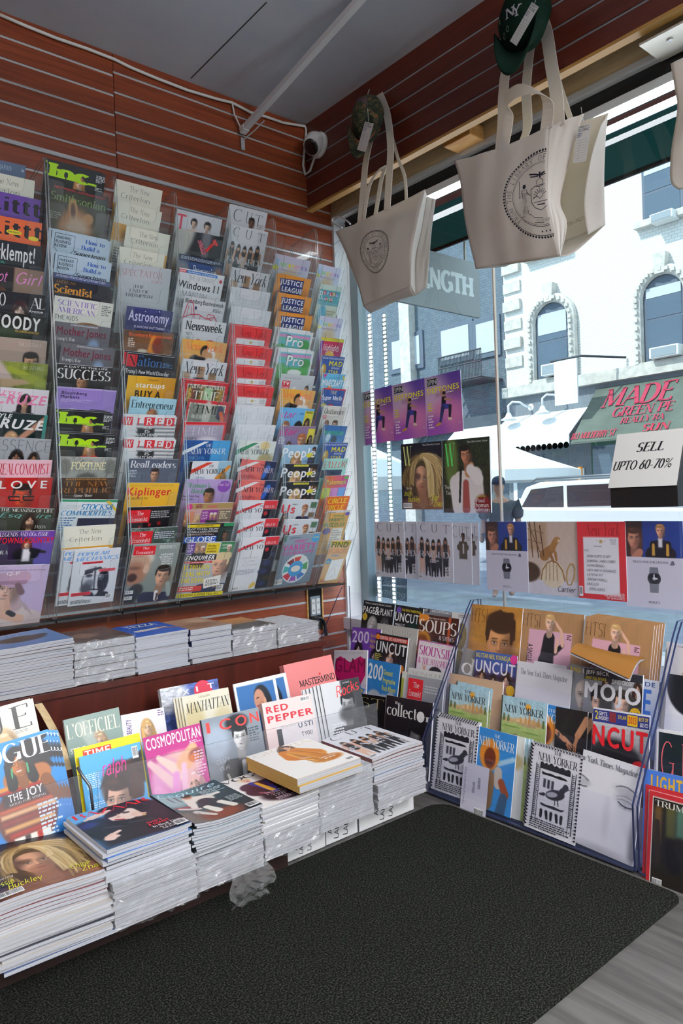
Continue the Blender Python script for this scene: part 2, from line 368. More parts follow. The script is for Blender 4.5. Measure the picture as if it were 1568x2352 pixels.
# ------------------------------------------------------------------ artwork: painted ground + crisp layers
class Art:
    """printed artwork in u (0..1 across), v (0..1 down), asp = height / width"""
    def __init__(s, asp, nu, nv, base='fff'):
        s.asp = asp; s.nu = nu; s.nv = nv
        u, v = np.meshgrid(np.linspace(0, 1, nu + 1), np.linspace(0, 1, nv + 1)); s.U = u.ravel(); s.W = v.ravel(); s.Y = s.W * asp
        s.img = np.tile(hx(base), (len(s.U), 1)); s.lay = 1; s.LV = []; s.LF = []; s.LC = []; s.n = 0
    def mixm(s, m, col):
        c = hx(col) if isinstance(col, str) else np.asarray(col)
        s.img = s.img * (1 - m[:, None]) + c * m[:, None]
    def ell(s, cx, cy, rx, ry, col, soft=.25, a=1., rot=0.):
        dx = s.U - cx; dy = s.Y - cy; r = math.radians(rot); c, q = math.cos(r), math.sin(r)
        d = np.sqrt(((dx * c + dy * q) / rx) ** 2 + ((-dx * q + dy * c) / ry) ** 2)
        m = np.clip((1 + soft / 2 - d) / max(soft, 1e-3), 0, 1); s.mixm(m * m * (3 - 2 * m) * a, col)
    def cap(s, x0, y0, r0, x1, y1, r1, col, soft=.25, a=1.):
        ax = s.U - x0; ay = s.Y - y0; bx, by = x1 - x0, y1 - y0; L = bx * bx + by * by or 1e-9
        t = np.clip((ax * bx + ay * by) / L, 0, 1); d = np.hypot(ax - t * bx, ay - t * by) / (r0 + (r1 - r0) * t)
        m = np.clip((1 + soft / 2 - d) / max(soft, 1e-3), 0, 1); s.mixm(m * m * (3 - 2 * m) * a, col)
    def rect(s, x0, y0, x1, y1, col, soft=.02, a=1.):
        dx = np.minimum(s.U - x0, x1 - s.U); dy = np.minimum(s.Y - y0, y1 - s.Y); d = np.minimum(dx, dy)
        s.mixm(np.clip(d / max(soft, 1e-3) + .5, 0, 1) * a, col)
    def noise(s, scale, amt, seed=1, col=None, sx=1., sy=1.):
        rs = np.random.RandomState(seed); t = np.zeros(len(s.U)); am = 1.
        for o in range(3):
            f = scale * 2 ** o
            for k in range(4):
                a, b, p = rs.uniform(-1, 1), rs.uniform(-1, 1), rs.uniform(0, 6.28); t += am * np.sin((s.U * a * sx + s.Y * b * sy) * f * 6.28 + p + 1.3 * np.sin(s.Y * f * 3 * sy + k))
            am *= .6
        t = t / 4
        if col: s.mixm(np.clip(t * .8 + amt - .5, 0, 1), col)
        else: s.img = np.clip(s.img * (1 + t[:, None] * amt), 0, 1)
    def face(s, cx, cy, z, skin='e2b193', hair='3a2418', st='l', turn=0., roll=0., cloth='333', lip='b5594f', sh=1, eyes=1):
        sk = hx(skin); ha = hx(hair); r = math.radians(roll); c, q = math.cos(r), math.sin(r)
        def P(x, y): return cx + z * (x * c - y * q), cy + z * (x * q + y * c)
        def e(x, y, rx, ry, col, soft=.25, a=1., rot=0):
            X, Y = P(x, y); s.ell(X, Y, rx * z, ry * z, col, soft, a, rot + roll)
        def k(x0, y0, r0, x1, y1, r1, col, soft=.3, a=1.):
            A = P(x0, y0); B = P(x1, y1); s.cap(*A, r0 * z, *B, r1 * z, col, soft, a)
        t = turn * .16
        if st == 'l': e(0, .1, .5, .78, ha, .2); k(-.38, 0, .16, -.42, .8, .2, ha * .8); k(.38, 0, .16, .42, .8, .2, ha * .9)
        if st == 'w':
            e(0, .1, .62, .85, ha, .3)
            for i in range(14):
                x = -.6 + i * .092; k(x * .75, -.3 + .5 * abs(x), .07, x * 1.15, .95, .06, ha * (.65 + .55 * ((i * 7) % 5) / 4), .8, .75)
        if st == 'k': e(0, -.12, .55, .55, ha, .15)
        if st in 'su': e(0, -.17, .40, .42, ha, .12)
        if cloth: k(-.62, 1.22, .34, .62, 1.22, .34, cloth, .15); s.rect(cx - .9 * z, cy + 1.3 * z, cx + .9 * z, cy + 4 * z, cloth, .05)
        k(0, .35, .19, 0, .86, .2, sk * .72, .2); 
        if st == 'b': e(0, -.12, .36, .4, sk, .12)
        e(0, -.02, .345, .44, sk, .12); e(t * .3, .2, .27, .34, sk, .15)
        e(.27 * sh, .1, .2, .5, sk * .55, 1.2, .75); e(-.1 * sh + t, -.2, .22, .16, np.clip(sk * 1.14, 0, 1), 1.5, .6); e(-.17 * sh + t, .13, .1, .12, np.clip(sk * 1.15, 0, 1), 1.5, .6)
        e(t, .46, .18, .05, sk * .7, 1.2, .7)
        for sg in (-1, 1):
            x = sg * .15 + t; wq = 1 - .12 * sg * turn
            e(x, -.02, .1 * wq, .06, sk * .62, 1.3, .7); e(x, .055, .08, .03, sk * .82, 1.3, .6)
            if eyes == 1: e(x, -.008, .058 * wq, .022, 'd0c8c2', .6); e(x + t * .1, -.01, .027, .025, '2a1d16', .6)
            else: k(x - .07, .01, .009, x + .07, .01, .009, sk * .3, .6)
            k(x - .065 * wq, -.03, .010, x + .065 * wq, -.032, .009, '1d1512', .8, .85)
            k(x - .08 * wq, -.098, .014, x + .08 * wq, -.108, .012, ha * .55 + .04, 1.2, .8)
        k(t * 1.15 + .03 * sh, -.06, .025, t * 1.3 + .045 * sh, .12, .03, sk * .75, 1.2, .7); e(t * 1.25, .168, .06, .02, sk * .5, 1.2, .8); e(t * 1.25 - .018 * sh, .115, .025, .05, np.clip(sk * 1.2, 0, 1), 1.4, .7)
        k(t - .02, -.05, .012, t * 1.2 - .015, .1, .014, np.clip(sk * 1.16, 0, 1), 1.5, .7)
        e(t, .285, .088, .024, hx(lip) * .85, .7); e(t, .312, .075, .026, lip, .7); k(t - .085, .298, .006, t + .085, .298, .006, hx(lip) * .4, .9); e(t, .365, .07, .018, sk * .75, 1.3, .6)
        if st in 'lw':
            k(-.04, -.44, .13, -.36, .02, .1, ha, .3); k(.04, -.44, .13, .36, .02, .1, ha, .3); k(-.38, 0, .1, -.4, .6, .13, ha * 1.1, .5); k(.38, 0, .1, .4, .6, .13, ha * .8, .5); e(.1, -.42, .12, .05, np.clip(ha * 1.6 + .03, 0, 1), 1.4, .6)
        if st in 'su':
            e(0, -.42, .35, .19, ha, .25); k(-.34, -.32, .06, -.35, -.06, .04, ha, .3); k(.34, -.32, .06, .35, -.06, .04, ha, .3); e(-.1, -.48, .16, .06, np.clip(ha * 1.7 + .04, 0, 1), 1.5, .5)
        if st == 'k': e(0, -.4, .38, .2, ha, .25)
    def person(s, cx, y0, h, skin='c98f6c', hair='1c1512', top='222', bot='222', arm=0., leg=.06, dress=0):
        """standing figure, head top at y0, height h"""
        s.cap(cx - leg * .5 * h, y0 + .5 * h, .075 * h, cx - leg * h, y0 + .97 * h, .03 * h, bot); s.cap(cx + leg * .5 * h, y0 + .5 * h, .075 * h, cx + leg * h, y0 + .97 * h, .03 * h, bot)
        s.cap(cx, y0 + .24 * h, .085 * h, cx, y0 + .5 * h, .075 * h, top)
        s.cap(cx - .1 * h, y0 + .2 * h, .035 * h, cx - (.14 + arm) * h, y0 + .45 * h, .022 * h, skin); s.cap(cx + .1 * h, y0 + .2 * h, .035 * h, cx + (.14 - arm) * h, y0 + .45 * h, .022 * h, skin)
        s.cap(cx, y0 + .12 * h, .03 * h, cx, y0 + .2 * h, .045 * h, skin); s.cap(cx, y0 + .07 * h, .065 * h, cx, y0 + .2 * h, .075 * h, hair, .3, .9); s.ell(cx, y0 + .085 * h, .048 * h, .068 * h, skin, .3)
        s.cap(cx, y0 + .015 * h, .04 * h, cx, y0 + .03 * h, .05 * h, hair, .4)
    # --- crisp layers
    def poly(s, V, F, col):
        V = np.asarray(V, float); c = np.tile(hx(col) if isinstance(col, str) else np.asarray(col), (len(V), 1))
        s.LV.append(np.column_stack([V[:, :2], s.lay + (V[:, 2] * .05 if V.shape[1] > 2 else 0) + np.zeros(len(V))])); s.LC.append(c); s.LF += [tuple(i + s.n for i in f) for f in F]; s.n += len(V); s.lay += 1
    def vrect(s, x0, y0, x1, y1, col):
        k = 5; V = [(x0 + (x1 - x0) * i / k, y) for y in (y0, y1) for i in range(k + 1)]
        s.poly(V, [(i, i + 1, i + k + 2, i + k + 1) for i in range(k)], col)
    def disc(s, cx, cy, rx, ry, col, n=28):
        s.poly([(cx, cy)] + [(cx + rx * math.cos(6.2832 * i / n), cy + ry / s.asp * math.sin(6.2832 * i / n)) for i in range(n)], [(0, 1 + i, 1 + (i + 1) % n) for i in range(n)], col)
    def line(s, pts, w, col):
        P = np.array(pts, float) * [1, s.asp]; V = []; F = []; k = len(P)
        for i in range(k):
            t = P[min(i + 1, k - 1)] - P[max(i - 1, 0)]; t = t / (np.hypot(*t) or 1); nn = np.array([-t[1], t[0]]) * w / 2
            V += [P[i] + nn, P[i] - nn]
        s.poly(np.array(V) / [1, s.asp], [(2*i, 2*i+1, 2*i+3, 2*i+2) for i in range(k - 1)], col)
    def text(s, st, x0, y0, x1, y1, col, txt, rot=0.):
        V, F, w = text2d(txt, st)
        if not len(V): return
        V = V.copy(); V[:, 0] = x0 + V[:, 0] / w * (x1 - x0); V[:, 1] = y1 - V[:, 1] * (y1 - y0)
        if rot:
            c0 = np.array([(x0 + x1) / 2, (y0 + y1) / 2 * s.asp]); Q = V[:, :2] * [1, s.asp] - c0; r = math.radians(rot); V[:, :2] = (np.column_stack([Q[:, 0] * math.cos(r) - Q[:, 1] * math.sin(r), Q[:, 0] * math.sin(r) + Q[:, 1] * math.cos(r)]) + c0) / [1, s.asp]
        s.poly(V, F, col)
    def body(s, x0, y0, x1, y1, col, n=4, seed=3):
        rs = random.Random(seed + int(x0 * 97) + int(y0 * 991)); V = []; F = []; p = (y1 - y0) / n
        for i in range(n):
            x = x0; ya = y0 + i * p
            end = x1 - (x1 - x0) * rs.choice((0, .05, .15, .35))
            while x < end - .01:
                w = min(rs.uniform(.02, .07), end - x); k = len(V); V += [(x, ya), (x + w, ya), (x + w, ya + p * .5), (x, ya + p * .5)]; F.append((k, k+1, k+2, k+3)); x += w + .013
        if V: s.poly(V, F, col)
    def bars(s, x0, y0, x1, y1):
        s.vrect(x0, y0, x1, y1, 'f4f4f4'); rs = random.Random(5); x = x0 + .01; V = []; F = []
        while x < x1 - .012:
            w = rs.choice((.002, .004, .006)); k = len(V); V += [(x, y0 + (y1-y0)*.1), (x + w, y0 + (y1-y0)*.1), (x + w, y0 + (y1-y0)*.8), (x, y0 + (y1-y0)*.8)]; F.append((k, k+1, k+2, k+3)); x += w + rs.choice((.003, .005))
        s.poly(V, F, '222')
    def run(s, src):
        """one command a line, see the names below"""
        for ln in src.strip().splitlines():
            ln = ln.strip()
            if not ln: continue
            c, *a = ln.split(None, 1); a = a[0] if a else ''
            f = a.split(); A = s.asp
            def n(i, d=None): return float(f[i]) if len(f) > i else d
            if c == 'G':
                t = s.W if n(2, 0) == 0 else (s.U if n(2) == 1 else np.clip((s.U + s.W) / 2, 0, 1)); s.img = hx(f[0]) * (1 - t[:, None]) + hx(f[1]) * t[:, None]
            elif c == 'E': s.ell(n(0), n(1) * A, n(2), n(3) * A, f[4], n(5, .25), n(6, 1), n(7, 0))
            elif c == 'K': s.cap(n(0), n(1) * A, n(2), n(3), n(4) * A, n(5), f[6], n(7, .25), n(8, 1))
            elif c == 'Q': s.rect(n(0), n(1) * A, n(2), n(3) * A, f[4], n(5, .012), n(6, 1))
            elif c == 'N': s.noise(n(0), n(1), int(n(2, 1)), f[3] if len(f) > 3 and f[3] != '-' else None, n(4, 1), n(5, 1))
            elif c == 'F': s.face(n(0), n(1) * A, n(2), f[3], f[4], f[5], n(6, 0), n(7, 0), None if len(f) > 8 and f[8] == '-' else (f[8] if len(f) > 8 else '333'), f[9] if len(f) > 9 else 'b5594f', n(10, 1), n(11, 1))
            elif c == 'P': s.person(n(0), n(1) * A, n(2) * A, f[3], f[4], f[5], f[6], n(7, 0), n(8, .06))
            elif c == 'T': p = a.split(None, 6); s.text(p[0], float(p[1]), float(p[2]), float(p[3]), float(p[4]), p[5], p[6])
            elif c == 'X':
                if f[0][0] in '.-0123456789': a = 'b ' + a
                p = a.split(None, 7); s.text(p[0], float(p[1]), float(p[2]), float(p[3]), float(p[4]), p[5], p[7], float(p[6]))
            elif c == 'R': s.vrect(n(0), n(1), n(2), n(3), f[4])
            elif c == 'O': s.disc(n(0), n(1), n(2), n(3, n(2)) * 1.0, f[4])
            elif c == 'U': s.body(n(0), n(1), n(2), n(3), f[4], int(n(5, 4)))
            elif c == 'S':   # locks of hair along a bent line
                x0, y0, x1, y1, x2, y2, sp = (n(i) for i in range(7)); k = int(n(7)); rr = n(8); rs = random.Random(int(x0 * 999) + int(x2 * 777) + k)
                for q in range(k):
                    o = rs.uniform(-1, 1) * sp; w = hx(f[9]) + (hx(f[10]) - hx(f[9])) * rs.random(); P_ = []
                    for i in range(7):
                        g = i / 6; bx = (1-g)**2 * x0 + 2*g*(1-g) * x1 + g*g * x2; by = (1-g)**2 * y0 + 2*g*(1-g) * y1 + g*g * y2
                        dx, dy = x2 - x0, y2 - y0; L_ = math.hypot(dx, dy) or 1; e_ = o * (.25 + .75 * g) + .25 * sp * math.sin(g * 5 + q) * g; P_.append((bx - dy / L_ * e_, (by + dx / L_ * e_)))
                    for i in range(6): s.cap(P_[i][0], P_[i][1] * A, rr * (1 - .08 * i), P_[i+1][0], P_[i+1][1] * A, rr * (1 - .08 * (i + 1)), w, 1.0, .8)
            elif c == 'Z':   # row of small triangles along an edge
                k = int(n(4)); q = n(5); Vz = []; Fz = []
                for i in range(k):
                    a0 = np.array([n(0), n(1)]) + (np.array([n(2), n(3)]) - np.array([n(0), n(1)])) * i / k; a1 = a0 + (np.array([n(2), n(3)]) - np.array([n(0), n(1)])) * .8 / k
                    h_ = np.array([q, 0]) if abs(n(2) - n(0)) < 1e-6 else np.array([0, q]); Vz += [a0, a1, (a0 + a1) / 2 + h_]; Fz.append((3*i, 3*i+1, 3*i+2))
                s.poly(Vz, Fz, f[6])
            elif c == 'B': s.bars(n(0), n(1), n(2), n(3))
            elif c == 'W': pts = [tuple(map(float, q.split(','))) for q in f[1:]]; s.poly(pts, [tuple(range(len(pts)))], f[0])
            elif c == 'Y': s.line([tuple(map(float, q.split(','))) for q in f[2:]], float(f[1]), f[0])
        return s
    def emit(s, mapf, eps=0.00012):
        """mapf(u, v, lift) -> n x 3 points; returns V, F, C"""
        nu, nv = s.nu, s.nv; a = (np.arange(nv)[:, None] * (nu + 1) + np.arange(nu)[None, :]).ravel()
        F = [tuple(q) for q in np.column_stack([a, a + nu + 1, a + nu + 2, a + 1])]
        V = [mapf(s.U, s.W, np.zeros(len(s.U)))]; C = [s.img]; n0 = len(s.U)
        if s.LV:
            LV = np.concatenate(s.LV); V.append(mapf(LV[:, 0], LV[:, 1], LV[:, 2] * eps + .0001)); C.append(np.concatenate(s.LC)); F += [tuple(i + n0 for i in f) for f in s.LF]
        return np.concatenate(V), F, s2l(np.clip(np.concatenate(C), 0, 1))

